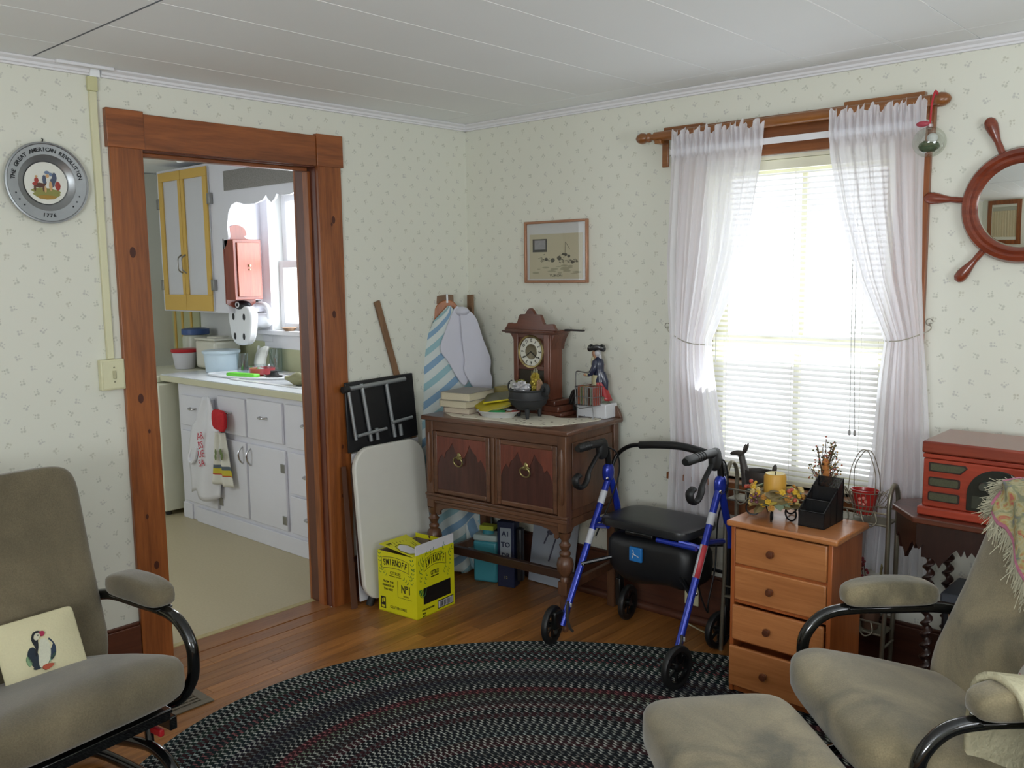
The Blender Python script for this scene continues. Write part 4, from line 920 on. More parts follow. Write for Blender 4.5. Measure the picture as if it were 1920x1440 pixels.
ob('barcode_label', G().box(.239, -.0021, .016, .411, -.0016, .046), WHC, bx)
g = G(); r_ = random.Random(5)
x = .25
while x < .40: w = r_.choice((.0015, .003, .005)); g.box(x, -.0026, .018, x+w, -.0022, .044); x += w+r_.choice((.002, .004))
ob('barcode', g, BLK, bx)
text('PLEASE DRINK RESPONSIBLY.', .011, RF(.125, .035), INKY, bx); text('750 ML', .013, RF(.075, .018), INKY, bx); text('35% ALC', .009, RF(.075, .006), INKY, bx)
def leafs(face, lst, name='leaf_print'):
    g = G()
    for x, z, a, L in lst:
        d = V((cos(a), sin(a))); nrm = V((-sin(a), cos(a)))
        for s in (-1, 1):
            for q in (0, .5, 1.):
                c0 = (x+d[0]*L*(q-.5), z+d[1]*L*(q-.5)); c1 = (c0[0]+d[0]*L*.25+nrm[0]*s*L*.32, c0[1]+d[1]*L*.25+nrm[1]*s*L*.32)
                pts = [c0, ((c0[0]+c1[0])/2+d[0]*L*.1, (c0[1]+c1[1])/2+d[1]*L*.1), c1, ((c0[0]+c1[0])/2-d[0]*L*.06, (c0[1]+c1[1])/2-d[1]*L*.06)]
                vs = [face(p) for p in pts]; g.add(vs, [(0, 1, 2, 3)])
    return ob(name, g, GRN, bx, smooth=0, solid=.0006)
leafs(fr_, [(.045, .262, .3, .045), (.05, .225, .8, .04), (.105, .283, .6, .03), (.175, .296, .2, .035), (.05, .185, 1.1, .035), (.10, .172, 1.0, .04), (.30, .285, .8, .045), (.385, .262, .5, .045), (.385, .22, 1.4, .035), (.32, .185, .8, .03), (.36, .168, .9, .03)])
leafs(fe_, [(.022, .245, 1.4, .04), (.022, .205, 1.8, .035), (.03, .175, 1.2, .035), (.06, .165, .6, .03), (.226, .25, 1.5, .035), (.222, .195, 1.9, .03), (.195, .185, .8, .03)])
def citrus(face, x, z, r):
    g = G(); g.tube([face((x+r*cos(a), z+r*sin(a))) for a in [pi+i*pi/12 for i in range(13)]], .0013, 4)
    for i in range(5):
        a0 = pi+pi*(i+.12)/5; a1 = pi+pi*(i+.88)/5
        g.add([face((x+.15*r*cos((a0+a1)/2), z+.15*r*sin((a0+a1)/2))), face((x+.88*r*cos(a0), z+.88*r*sin(a0))), face((x+.88*r*cos(a1), z+.88*r*sin(a1)))], [(0, 1, 2)])
    ob('citrus_print', g, GRN, bx, smooth=0, solid=.0006)
citrus(fr_, .065, .135, .04)
# left end face: seen side is x = 0, text runs along -y ... from left (far y) to right (y=0)
def LF(y, z): return frame((-.0012, y, z), (0, -1, 0), (0, 0, 1))
ob('banner_outline', banner_on(fe_, .215, .045, .205, .050, -.0+.010), INKY, bx)
ob('lettering', arc_word('SMIRNOFF', fe_, .212, .048, .230, .010, .040, -1), INKY, bx, smooth=0)
text('CITRUS', .020, LF(.13, .19), INKY, bx); text('NATURALLY FLAVORED', .007, LF(.13, .176), INKY, bx)
for i, s_ in enumerate(('FROM THE', 'MAKERS OF', 'THE BEST')): text(s_, .014, LF(.175, .145-.018*i), INKY, bx, bold=.0002)
text('N\u00ba1', .050, LF(.065, .125), INKY, bx, bold=.0012, xs=.75); text('VODKA', .010, LF(.065, .095), INKY, bx)
ob('divider_print', G().box(-.0015, .115, .085, 0, .1165, .16).box(-.0015, .03, .083, 0, .115, .0842), INKY, bx)
text('GLUTEN FREE', .017, LF(.115, .03), INKY, bx)
ob('symbol_print', G().box(-.0015, .195, .015, 0, .225, .07), BLK, bx); ob('symbol_print', G().box(-.0021, .200, .02, -.0016, .220, .03).box(-.0021, .200, .045, -.0016, .208, .065).box(-.0021, .213, .04, -.0016, .218, .06), YB, bx)
text('OLIE', .016, frame(m3 @ V((.05, .19, .004)), (1, 0, 0), (0, 1, .12)), INKY, bx)
# ================================================================== SIDEBOARD
OAK = WOOD('dark_oak', '6e4a34', '452b1d', 'x', 1.0, .4, coat=.2); OAKZ = WOOD('dark_oak_upright', '6e4a32', '452a1c', 'z', 1.0, .4, coat=.2)
OAKT = WOOD('dark_oak_top', '6e4a36', '4a2e20', 'x', .8, .3, coat=.3); MAHS = WOOD('stretcher_dark', '3e281e', '2a1a14', 'x', 1, .4); VEN = WOOD('crotch_veneer', '55302a', '331a16', 'z', .9, .35, coat=.3); VENR = WOOD('red_veneer', '7c4030', '552a20', 'z', 1.4, .4)
BRASS = M('aged_brass', '9c9160', .35, .8, var=.2, scale=80)
sb = thing('sideboard', 'antique dark oak sideboard with two panelled doors and turned legs in the corner', 'sideboard', (.225, -.56, 0), radians(4.5))
SW, SD, SH = .832, .45, .88
prof_top = [(-.0, .853), (.004, .862), (-.0, .870), (.006, SH), (SW-.006, SH), (SW, .870), (SW-.004, .862), (SW, .853)]
ob('top', G().box(0, 0, .858, SW, SD, SH), OAKT, sb, bev=.006)
g = G(); g.prism([(.03, SH), (.03, .915), (.06, .932), (SW-.03, .932), (SW-.012, .905), (SW-.004, .885), (SW, SH)], SD-.018, SD, 'xz'); ob('back_rail', g, OAKT, sb, bev=.003)
ob('carcass', G().box(.03, .03, .492, SW-.03, SD-.01, .857), OAKZ, sb, bev=.003)
ob('frieze', G().box(.025, .016, .812, SW-.025, .03, .857), OAK, sb, bev=.002)
ob('corner_post', G().box(.018, .012, .44, .062, .056, .857), OAKZ, sb, bev=.003); ob('corner_post', G().box(SW-.062, .012, .44, SW-.018, .056, .857), OAKZ, sb, bev=.003)
ob('corner_post', G().box(.018, SD-.05, .0, .058, SD-.01, .857), OAKZ, sb, bev=.003); ob('corner_post', G().box(SW-.058, SD-.05, .0, SW-.018, SD-.01, .857), OAKZ, sb, bev=.003)
ob('split_baluster', G().lathe([(.004, .56), (.010, .57), (.012, .62), (.010, .70), (.012, .77), (.004, .80)], (SW-.04, .012, 0), 10), OAKZ, sb); ob('split_baluster', G().lathe([(.004, .56), (.010, .57), (.012, .62), (.010, .70), (.012, .77), (.004, .80)], (.04, .012, 0), 10), OAKZ, sb)
ob('waist_moulding', G().box(.012, .006, .498, SW-.012, .03, .512).box(.016, .010, .478, SW-.016, .03, .498).box(.022, .016, .462, SW-.022, .03, .478), OAK, sb, bev=.004)
ob('divider', G().box(.405, .018, .512, .440, .03, .812).box(.416, .012, .512, .428, .019, .812), OAKZ, sb, bev=.002)
for x0, x1 in ((.065, .402), (.443, SW-.065)):
    d = ob('door', G().box(x0, .020, .516, x1, .03, .810), OAKZ, sb)
    w = .022; g = G(); g.box(x0, .012, .516, x0+w, .0201, .810); g.box(x1-w, .012, .516, x1, .0201, .810); g.box(x0+w, .012, .516, x1-w, .0201, .516+w); g.box(x0+w, .012, .810-w, x1-w, .0201, .810)
    ob('door_frame', g, OAK, d, bev=.004)
    ob('veneer_panel', G().box(x0+w, .0165, .516+w, x1-w, .0201, .810-w), VEN, d)
    xa, xb, zt = x0+w, x1-w, .810-w; W_ = xb-xa
    sc = [(xa, zt), (xb, zt), (xb, zt-.14), (xb-.015, zt-.105), (xb-.03, zt-.085), (xb-.045, zt-.10), (xb-.055, zt-.07), (xb-.075, zt-.055), (xb-.095, zt-.025), (xb-.11, zt-.06), (xb-.125, zt-.085), (xa+W_/2, zt-.095), (xa+.125, zt-.085), (xa+.11, zt-.06), (xa+.095, zt-.025), (xa+.075, zt-.055), (xa+.055, zt-.07), (xa+.045, zt-.10), (xa+.03, zt-.085), (xa+.015, zt-.105), (xa, zt-.14)]
    ob('flame_inlay', G().prism(sc, .0145, .0164, 'xz'), VENR, d)
    cx, cz = (x0+x1)/2+(.0 if x0 > .2 else -.01), .685
    g = G(); g.ell((cx, .012, cz+.022), (.011, .004, .016), 10, 6); g.ell((cx, .012, cz+.012), (.020, .003, .010), 10, 6); ob('pull_plate', g, BRASS, d)
    ob('ring_pull', G().tube([(cx+.026*sin(a), .004-.004*cos(a), cz-.004+.022*cos(a)) for a in [radians(28+i*304/16) for i in range(17)]], .0035, 8), BRASS, d)
ap_ = [(.062, .463), (SW-.062, .463), (SW-.062, .415), (SW-.075, .405), (SW-.09, .410), (SW-.088, .425), (SW-.11, .44), (SW-.16, .45), (.42, .447), (.16, .45), (.11, .44), (.088, .425), (.09, .410), (.075, .405), (.062, .415)]
ob('apron', G().prism(ap_, .022, .036, 'xz'), OAK, sb, bev=.002)
g = G(); g.prism([(.056, .492), (SD-.05, .492), (SD-.05, .43), (SD-.07, .455), (.25, .462), (.08, .455), (.056, .43)], SW-.036, SW-.024, 'yz'); ob('side_apron', g, OAK, sb)
g = G(); g.box(SW-.030, .07, .53, SW-.022, SD-.06, .82); ob('side_panel', g, OAKZ, sb, bev=.002)
LP = [(.0, 0), (.010, .0), (.014, .008), (.014, .02), (.010, .03), (.013, .05), (.022, .09), (.0235, .13), (.018, .155), (.022, .162), (.022, .17)]
LP2 = [(.022, .225), (.022, .235), (.016, .245), (.020, .25), (.034, .275), (.037, .30), (.031, .325), (.018, .335), (.024, .342), (.024, .352), (.015, .36), (.022, .375), (.026, .385), (.017, .395), (.015, .405), (.022, .415), (.026, .43), (.028, .44)]
for x in (.040, SW-.040):
    lg = ob('leg', G().lathe(LP, (x, .034, 0), 20).lathe(LP2, (x, .034, 0), 20).box(x-.022, .012, .17, x+.022, .056, .225), OAKZ, sb, smooth=50)
ob('stretcher', G().box(.05, .14, .182, SW-.05, .165, .222), MAHS, sb, bev=.003); ob('stretcher', G().box(.028, .056, .178, .05, SD-.05, .215), OAK, sb, bev=.003); ob('stretcher', G().box(SW-.05, .056, .178, SW-.028, SD-.05, .215), OAK, sb, bev=.003)
ZT = SH+.0004
# doily
dl = thing('doily', 'cream lace doily with scalloped edge spread over the sideboard top', 'doily', (.60, -.33, ZT))
def lace():
    m, nt, b = newmat('lace'); tc = nd(nt, 'ShaderNodeTexCoord'); v = nd(nt, 'ShaderNodeTexVoronoi', ins={'Scale': 34}); nt.links.new(tc.outputs['Object'], v.inputs['Vector'])
    n = nd(nt, 'ShaderNodeTexNoise', ins={'Scale': 11}); nt.links.new(tc.outputs['Object'], n.inputs['Vector'])
    k = mnode(nt, 'MULTIPLY', mnode(nt, 'LESS_THAN', v.outputs['Distance'], .24), mnode(nt, 'GREATER_THAN', n.outputs['Fac'], .5))
    mx = nd(nt, 'ShaderNodeMix', data_type='RGBA'); mx.inputs['A'].default_value = rgb('ddd8c6'); mx.inputs['B'].default_value = rgb('5a4636'); nt.links.new(k, mx.inputs['Factor'])
    nt.links.new(mx.outputs['Result'], b.inputs['Base Color']); b.inputs['Roughness'].default_value = .9; return m
core = [(.25, -.40), (.29, -.45), (.40, -.50), (.52, -.48), (.66, -.465), (.74, -.475), (.86, -.46), (.91, -.42), (.94, -.35), (.96, -.27), (.98, -.18), (.93, -.15), (.80, -.24), (.66, -.16), (.45, -.14), (.33, -.22)]
cc = cat2(core, 7, True); sc_ = []
for i, (x, y) in enumerate(cc):
    dx, dy = x-.62, y+.32; L = sqrt(dx*dx+dy*dy); w = .008*abs(sin(i*pi/5)); sc_.append((x+dx/L*w, y+dy/L*w))
ob('lace', G().prism(sc_, ZT, ZT+.0022, 'xy'), lace(), dl, world=True, smooth=0)
# books
def book(label, x, y, z, w, d, h, rz, cov, page='d0c8ae', tilt=0):
    b = thing('book', label, 'book', (x, y, z), radians(rz), group='books stacked on the sideboard')
    if tilt: b.rotation_euler = (radians(tilt[0]), radians(tilt[1]), radians(rz))
    c = M('cover_'+cov, cov, .5); t = .0025
    ob('cover', G().box(-w/2, -d/2, 0, w/2, d/2, t).box(-w/2, -d/2, h-t, w/2, d/2, h).box(-w/2-t, -d/2, 0, -w/2, d/2, h), c, b, bev=.001)
    ob('pages', G().box(-w/2+.001, -d/2+.004, t, w/2-.005, d/2-.004, h-t), M('pages_'+page, page, .8, var=.12, scale=300), b)
    return b
z0 = ZT
book('paperback with reddish cover at the bottom of the cream book stack', .335, -.345, ZT+.0024, .15, .20, .028, 8, '8c7a70', 'c8bca8')
book('thick cream paperback in the middle of the book stack', .325, -.35, ZT+.0308, .16, .21, .033, 5, 'b0a890')
book('thick cream paperback with grey cover on top of the book stack', .33, -.345, ZT+.0642, .165, .215, .038, 10, '8d8a80')
book('dark red book lying slanted beside the book stack', .455, -.30, ZT+.0024, .15, .20, .022, 50, '5a2a2e')
book('yellow paperback lying slanted over the dark red book', .475, -.335, ZT+.040, .14, .19, .012, 58, 'b8a820', 'a09a60', (6, -14))
b_ = thing('pamphlet', 'yellow edged glossy pamphlet lying open on the slanted books', 'pamphlet', (.50, -.27, ZT+.080)); b_.rotation_euler = (radians(10), radians(-8), radians(35))
ob('sheet', G().cbox((0, 0, 0), (.19, .13, .006)), M('pamphlet_dark', '5b5a3a', .3), b_, bev=.001); ob('edge', G().box(-.096, -.069, -.003, .096, -.0655, .0035), M('pamphlet_yellow', 'cfc022', .4), b_)
tr_ = thing('foam_tray', 'small white plastic tray holding a green lid on the doily', 'tray', (.56, -.385, ZT+.0024), radians(22))
ob('tray', G().lathe([(.0, .003), (.055, .003), (.078, .028), (.083, .028), (.083, .026), (.080, .025), (.060, 0), (0, 0)], n=28, sx=1.25, sy=.75), M('tray_white', 'c6c8c6', .5), tr_)
o = thing('green_lid', 'green plastic lid lying in the small white tray', 'lid', (.55, -.385, ZT+.006)); ob('lid', G().lathe([(.036, 0), (.038, .004), (.038, .022), (.034, .026), (0, .026)], sx=1.3, sy=.9), M('green_plastic', '1f8a4c', .4), o)
o = thing('card_scrap', 'small red and tan card scraps in the end of the white tray', 'card', (.615, -.36, ZT+.02)); ob('card', G().cbox((0, 0, 0), (.045, .03, .012)), M('tan_card', 'a8805c', .6), o); ob('card', G().cbox((.02, .012, .008), (.03, .02, .01)), M('red_card', '963a34', .6), o)
o = thing('small_box', 'olive tan cardboard box standing at the back of the sideboard by the cloth', 'box', (.395, -.13, ZT)); ob('box', G().cbox((0, 0, .05), (.13, .07, .10)), M('olive_card', '9a8e58', .6, var=.04), o, bev=.002); ob('side', G().box(.0655, -.034, .001, .067, .034, .099), M('tan_side', '86785a', .6), o)
# clock
CLK = WOOD('clock_walnut', '7a4632', '4a281c', 'z', 1.3, .35, coat=.3); CLKX = WOOD('clock_walnut_x', '6c3e2c', '44241a', 'x', 1.3, .35, coat=.3)
ck = thing('mantel_clock', 'antique carved walnut mantel clock standing on the sideboard', 'clock', (.612, -.150, ZT), radians(0))
ob('base', G().box(-.17, -.070, 0, .185, .062, .018).box(-.155, -.064, .018, .165, .062, .045).box(-.135, -.06, .045, .14, .062, .07), CLKX, ck, bev=.005)
ob('case', G().box(-.105, -.052, .07, .11, .035, .375), CLK, ck, bev=.003)
ob('stile', G().box(-.107, -.064, .07, -.078, -.052, .375), CLK, ck, bev=.004); ob('stile', G().box(.078, -.064, .07, .108, -.052, .375), CLK, ck, bev=.004)
for w_ in ([(-.107, .07), (-.107, .16), (-.125, .13), (-.125, .09), (-.135, .07)], [(-.107, .375), (-.107, .30), (-.112, .33), (-.13, .36), (-.145, .375)], [(.11, .375), (.11, .30), (.115, .33), (.13, .36), (.14, .375)]): ob('side_wing', G().prism(w_, -.05, .05, 'xz'), CLK, ck, bev=.002)
ob('cornice', G().box(-.155, -.072, .372, .145, .040, .392).box(-.17, -.078, .378, .155, .040, .386), CLKX, ck, bev=.004)
cr = cat2([(-.165, .392), (-.150, .400), (-.138, .418), (-.125, .422), (-.085, .420), (-.070, .448), (-.06, .462), (-.030, .464), (-.018, .480), (0, .492), (.018, .480), (.030, .464), (.06, .462), (.07, .448), (.085, .420), (.125, .422), (.138, .418), (.150, .400), (.165, .392)], 3)
ob('crest', G().prism(cr, -.066, -.048, 'xz'), CLKX, ck, bev=.003)
ob('shelf_bar', G().box(.15, .0, .388, .255, .02, .396), M('dark_bar', '2e2a2a', .5), ck, bev=.002)
ob('door_rail', G().box(-.078, -.060, .205, .078, -.052, .225).box(-.078, -.060, .352, .078, -.052, .375), CLKX, ck, bev=.002)
ob('dark_glass', G().box(-.078, -.0545, .07, .078, -.0522, .2045), M('clock_glass', '3a352c', .12), ck)
ob('bezel', G().lathe([(.074, .002), (.079, .008), (.076, .014), (.068, .012)], (0, -.052, .290), 40, MY), M('clock_brass', 'b8a878', .25, .9), ck)
ob('dial', G().lathe([(.068, .006), (.0, .0062)], (0, -.052, .290), 40, MY), M('dial_paper', 'd8d8cb', .5, var=.03), ck)
ob('dial_centre', G().lathe([(.036, .0065), (.034, .009), (.030, .0075), (0, .0075)], (0, -.052, .290), 30, MY), M('dial_centre', '77705a', .3, .4), ck)
acc = bmesh.new()
for i, s_ in enumerate(('12', '1', '2', '3', '4', '5', '6', '7', '8', '9', '10', '11')):
    a = radians(i*30); b = text_mesh(s_, .021, .0003, bold=.0006, xs=.8); m = frame((.052*sin(a), -.0595, .290+.052*cos(a)), (cos(a), 0, -sin(a)), (sin(a), 0, cos(a)))
    bmesh.ops.transform(b, matrix=m, verts=b.verts[:]); me = bpy.data.meshes.new('x'); b.to_mesh(me); b.free(); acc.from_mesh(me); bpy.data.meshes.remove(me)
g = G(); g.b.free(); g.b = acc; ob('numerals', g, M('numeral_ink', '30302a', .5), ck, smooth=0)
ob('hand', G().bar((0, -.062, .290), (.038, -.062, .262), .001, .004, up=(0, 0, 1)), BLK, ck); ob('hand', G().bar((0, -.063, .290), (-.040, -.063, .262), .001, .003, up=(0, 0, 1)), BLK, ck)
ob('pendulum', G().cyl((0, -.0555, .20), (0, -.0555, .13), .002, n=6).lathe([(.022, 0), (.022, .003), (0, .005)], (0, -.0555, .125), 20, MY), M('pendulum_brass', '8d7f4c', .3, .8), ck)
# cauldron
IRON = M('cast_iron', '26282a', .55, var=.15, scale=40)
ca = thing('cauldron', 'small black three legged cauldron in front of the mantel clock', 'cauldron', (.685, -.315, ZT+.0024)); ca.scale = (1, 1, 1.12)
ob('bowl', G().lathe([(0, .03), (.05, .034), (.080, .055), (.090, .080), (.086, .108), (.090, .114), (.088, .118), (.080, .114), (.078, .08), (.045, .045), (0, .042)], n=36), IRON, ca)
ob('band', G().lathe([(.0895, .074), (.093, .078), (.0905, .083)], n=36), IRON, ca)
for k in range(3): a = radians(-90+35+120*k); ob('leg', G().lathe([(.007, 0), (.009, .01), (.012, .04), (.0, .05)], (.055*cos(a), .055*sin(a), 0), 10), IRON, ca)
for s in (-1, 1): ob('handle', G().tube(cat([(s*.084, .0, .100), (s*.108, -.0, .105), (s*.112, 0, .128), (s*.095, 0, .135), (s*.082, 0, .115)], 4), .011, 8), IRON, ca)
def crumple(g, c, r, seed, n=22, m=16, j=.24):
    R_ = random.Random(seed); t = {}
    def f(p):
        k = (round(p.x*1e4), round(p.y*1e4), round(p.z*1e4))
        if k not in t: t[k] = 1+R_.uniform(-j, j)
        return p*t[k]
    g.ell(c, r, n, m, 1, 1, f); return g
SIL = M('silver_foil', 'c8c8cc', .38, .6, var=.1); GOL = M('gold_foil', 'a8963c', .4, .5, var=.2)
for lab, c, r, mt_, sd in (('crumpled silver foil wrapper heaped in the front of the cauldron', (.678, -.352, ZT+.140), (.048, .024, .028), SIL, 1), ('gold foil candy wrapper standing tall in the cauldron', (.715, -.30, ZT+.155), (.026, .02, .045), GOL, 2),
                           ('olive gold wrapper at the left rim of the cauldron', (.628, -.30, ZT+.148), (.034, .025, .020), M('olive_foil', '7e7a3a', .4, .4), 3), ('pale paper twist at the far left of the cauldron', (.603, -.325, ZT+.135), (.016, .02, .028), M('paper_white', 'b8b8b0', .8), 4),
                           ('small pink tan wrapper at the right rim of the cauldron', (.748, -.31, ZT+.14), (.014, .016, .035), M('tan_foil', '9c7c60', .5), 5), ('pointed grey green foil tip at the back of the cauldron', (.69, -.27, ZT+.165), (.016, .014, .05), M('grey_foil', '87846c', .4, .5), 6)):
    o = ob('foil_wrapper', crumple(G(), c, r, sd), mt_, label=lab, cat_='wrapper', smooth=0)
# soldier figurine
fg = thing('soldier_figurine', 'painted porcelain colonial soldier figurine with blue coat and red cape', 'figurine', (.905, -.095, ZT))
POR = lambda n, c, r=.3: M('glaze_'+n, c, r, var=.03, coat=.4)
ob('base', G().box(-.075, -.045, 0, .075, .045, .062), POR('white', 'd2d4d8'), fg, bev=.004)
ob('rock_mound', crumple(G(), (.0, 0, .075), (.068, .038, .032), 9, j=.15), POR('moss', '6a6e5c'), fg)
ob('breeches', G().tube([(.002, -.010, .085), (.002, -.012, .13), (.004, -.008, .18)], [.011, .016, .022], 12).tube([(.030, .006, .085), (.026, .004, .13), (.014, .0, .18)], [.011, .016, .022], 12), POR('cream', 'b4ae8c'), fg)
ob('boot', G().tube([(.002, -.010, .066), (.002, -.010, .105)], [.012, .0135], 10).ell((-.009, -.012, .072), (.019, .010, .008), 10, 6), POR('black', '1c1c20'), fg)
ob('boot', G().tube([(.030, .006, .066), (.030, .006, .105)], [.012, .0135], 10), POR('black', '1c1c20'), fg)
ob('cape', G().sheet(lambda u, v: (.020+(.010+.042*(1-v)**1.3)*cos(2.8*(u-.5))-.010*sin(3*v), (.020+.014*(1-v))*sin(2.8*(u-.5))+.004+.004*sin(15*u)*(1-v), .074+.150*v), 20, 12), POR('red', 'a02428'), fg, solid=.004, smooth=80)
ob('cape_front', G().sheet(lambda u, v: (-.012-.036*sin(pi*(.15+.8*(1-v)))*(.6+.4*u)+.016*(1-u), .024+.010*u, .082+.105*v), 8, 12), POR('red', 'a02428'), fg, solid=.005, smooth=80)
ob('coat', G().tube(cat([(.016, 0, .150), (.012, 0, .185), (.008, 0, .215), (.008, 0, .240), (.004, 0, .256)], 4), [.026, .026, .025, .024, .0235, .024, .0245, .025, .026, .026, .026, .025, .023, .020, .016, .012, .009], 16).tube([(.020, .004, .19), (.034, .006, .15), (.042, .008, .110)], [.020, .020, .010], 12), POR('navy', '222840'), fg)
ob('sleeve', G().tube(cat([(.008, -.022, .240), (.008, -.032, .212), (-.006, -.036, .188), (-.020, -.036, .184)], 4), [.0125]*5+[.012]*4+[.010]*4, 12).tube(cat([(.008, .022, .240), (-.008, .028, .212), (-.030, .024, .204)], 4), .011, 10), POR('navy', '222840'), fg)
ob('cuff', G().ell((-.020, -.036, .185), (.009, .012, .012), 10, 6), POR('cream', 'b4ae8c'), fg)
ob('hand', G().ell((-.034, -.036, .181), (.009, .006, .007), 10, 6), POR('skin', 'b88a6c'), fg); ob('hand', G().ell((-.038, .024, .205), (.009, .006, .007), 10, 6), POR('skin', 'b88a6c'), fg)
ob('shoulder_trim', G().ell((.010, -.028, .226), (.010, .008, .006), 10, 6), POR('red', 'a02428'), fg)
ob('cravat', G().ell((-.016, -.002, .236), (.010, .012, .026), 10, 6), POR('cream', 'b4ae8c'), fg)
g = G(); g.ell((-.004, 0, .272), (.0165, .0145, .020), 16, 12); g.ell((-.0205, 0, .270), (.005, .003, .0045), 8, 6); g.ell((-.015, 0, .258), (.006, .007, .005), 8, 6); g.cyl((.002, 0, .245), (0, 0, .262), .010, n=12); ob('head', g, POR('skin', 'b88a6c'), fg)
ob('eye', G().ell((-.0185, -.006, .276), (.0016, .002, .0016), 6, 4), POR('black', '1c1c20'), fg); ob('eye', G().ell((-.0185, .006, .276), (.0016, .002, .0016), 6, 4), POR('black', '1c1c20'), fg)
ob('hair', G().ell((.006, 0, .274), (.0145, .0160, .018), 14, 10).ell((.018, 0, .256), (.007, .007, .016), 10, 6), POR('hair', 'b8b8bc'), fg)
ob('tricorn_hat', G().ell((.0, 0, .294), (.019, .018, .016), 16, 10).tube([(.033*cos(a)*(1+.12*cos(3*a)), .030*sin(a)*(1+.12*cos(3*a)), .296+.006*cos(3*a+pi)) for a in [2*pi*k/30 for k in range(30)]], .0065, 8, closed=True, flat=1.5), POR('black', '1c1c20'), fg)
ob('drum', G().cyl((-.046, .0, .085), (-.052, .0, .135), .022, n=18), POR('drum', '8c5a44'), fg)
fg.scale = (1.1, 1.0, 1.06)
# wire rack of seed packets
rk = thing('wire_rack', 'small chrome wire basket with a tall handle on the sideboard before the soldier', 'rack', (.90, -.16, ZT))
WIRE = M('dull_wire', '8b8d8e', .3, .9)
ob('handle', G().tube(cat([(-.075, .02, .05), (-.080, .02, .12), (-.080, .02, .19), (-.072, .02, .206), (-.03, .005, .207), (.02, -.01, .206)], 5), .0028, 8), WIRE, rk)
g = G()
for z in (.062, .10, .145): g.tube([(-.042, -.035, z), (.058, -.035, z), (.063, .03, z), (-.045, .03, z)], .0016, 6, closed=True)
for i in range(8):
    x = -.04+.014*i
    if True: g.tube([(x, -.036, .062), (x+.001, -.037, .147)], .0014, 5); g.tube([(x, .031, .062), (x, .031, .147)], .0014, 5)
for i in range(5): y = -.03+.013*i; g.tube([(.06, y, .062), (.062, y, .147)], .0014, 5); g.tube([(-.042, y, .062), (-.043, y, .147)], .0014, 5); g.tube([(-.042, y, .062), (.06, y, .062)], .0014, 5)
ob('wire_basket', g, WIRE, rk, smooth=60)
g = G()
for x, y in ((-.035, -.03), (.052, -.03), (-.035, .025), (.052, .025)): g.tube(cat([(x, y, .062), (x+.004, y, .03), (x+.006, y-.004, .003)], 3), .0022, 6)
ob('leg', g, WIRE, rk)
ob('front_rail', G().tube(cat([(-.042, -.036, .062), (-.02, -.05, .056), (.0, -.052, .05), (.03, -.05, .056), (.058, -.036, .062)], 4), .0022, 6), WIRE, rk)
r_ = random.Random(11); cols = ['b0603a', '7c8a5c', 'c09a7c', 'a8a496', '6a4a3c', '94a08c', 'a84c3a']
for i in range(7):
    x = -.034+.0145*i
    o = thing('seed_packet', ('orange brown first', 'green second', 'tan third', 'grey cream fourth', 'dark brown fifth', 'sage green sixth', 'red last')[i]+' packet from the left standing in the wire rack', 'packet', (.90+x, -.16-.002, ZT+.064), radians(r_.uniform(-10, 10)), group='packets standing in the wire rack')
    ob('card', G().cbox((0, 0, .04), (.003, .045, .08+r_.uniform(-.01, .012))), M('packet_%d' % i, cols[i], .6, var=.45, scale=70), o)
o = thing('card_holder', 'dark curved card holder beside the clock base', 'holder', (.79, -.075, ZT))
g = G()
for i in range(6): g.prism(cat2([(-.04+.014*i, 0), (-.045+.015*i, .05), (-.02+.014*i, .11-.01*i), (-.012+.014*i, .10-.01*i), (-.035+.015*i, .05), (-.03+.014*i, 0)], 3, True), -.03, .03, 'xz')
ob('fins', g, M('dark_card', '25221f', .5, var=.2), o)
# under the sideboard
o = thing('jug', 'teal plastic bottle with white shoulder and yellow label under the sideboard', 'bottle', (.30, -.19, 0), radians(20))
TEAL = M('teal_plastic', '3f8a96', .4)
ob('body', G().cbox((0, 0, .105), (.13, .10, .21)), TEAL, o, bev=.012); ob('shoulder', G().cbox((0, 0, .225), (.132, .102, .032)), M('jug_white', 'a8b8b4', .4), o, bev=.010); ob('cap', G().cyl((0, 0, .241), (0, 0, .262), .03, n=16), TEAL, o); ob('yellow_label', G().cbox((0, -.0, .272), (.075, .05, .022)), M('label_yellow', 'a8b03a', .5), o)
o = thing('carton', 'dark blue slim carton with white lettering beside the teal bottle', 'carton', (.435, -.19, 0), radians(18))
NAVY = M('navy_card', '1c2440', .45)
ob('box', G().cbox((0, 0, .165), (.09, .07, .33)), NAVY, o, bev=.004); ob('white_panel', G().box(-.028, -.0362, .13, .03, -.0352, .30), M('panel_grey', '8f98a0', .5), o)
for i, z in enumerate((.27, .215, .16)): text(('A1', '\u2660', 'DR')[i] if i != 1 else 'TO', .034, frame((.001, -.0368, z), (1, 0, 0), (0, 0, 1)), NAVY, o, bold=.001)
text('12', .02, frame((.0, -.0362, .05), (1, 0, 0), (0, 0, 1)), M('gold_print', 'a09a58', .5), o)
ob('dark_handle', G().box(.046, -.02, .03, .08, .02, .30), M('dark_plastic', '17181c', .4), o, bev=.01)
o = thing('paper_sheet', 'pale grey poster sheet with plant drawing leaning on the wall under the sideboard', 'paper', (.62, -.05, 0))
m4 = Matrix.Translation((.60, -.075, 0)) @ Matrix.Rotation(radians(-10), 4, 'X')
ob('sheet', G().box(-.14, 0, .0, .14, .003, .42).__class__().box(0, 0, 0, 0, 0, 0) if False else G().box(-.14, 0, .004, .14, .003, .42, m4), M('poster_paper', '9aa0aa', .7, var=.04), o, world=True)
g = G()
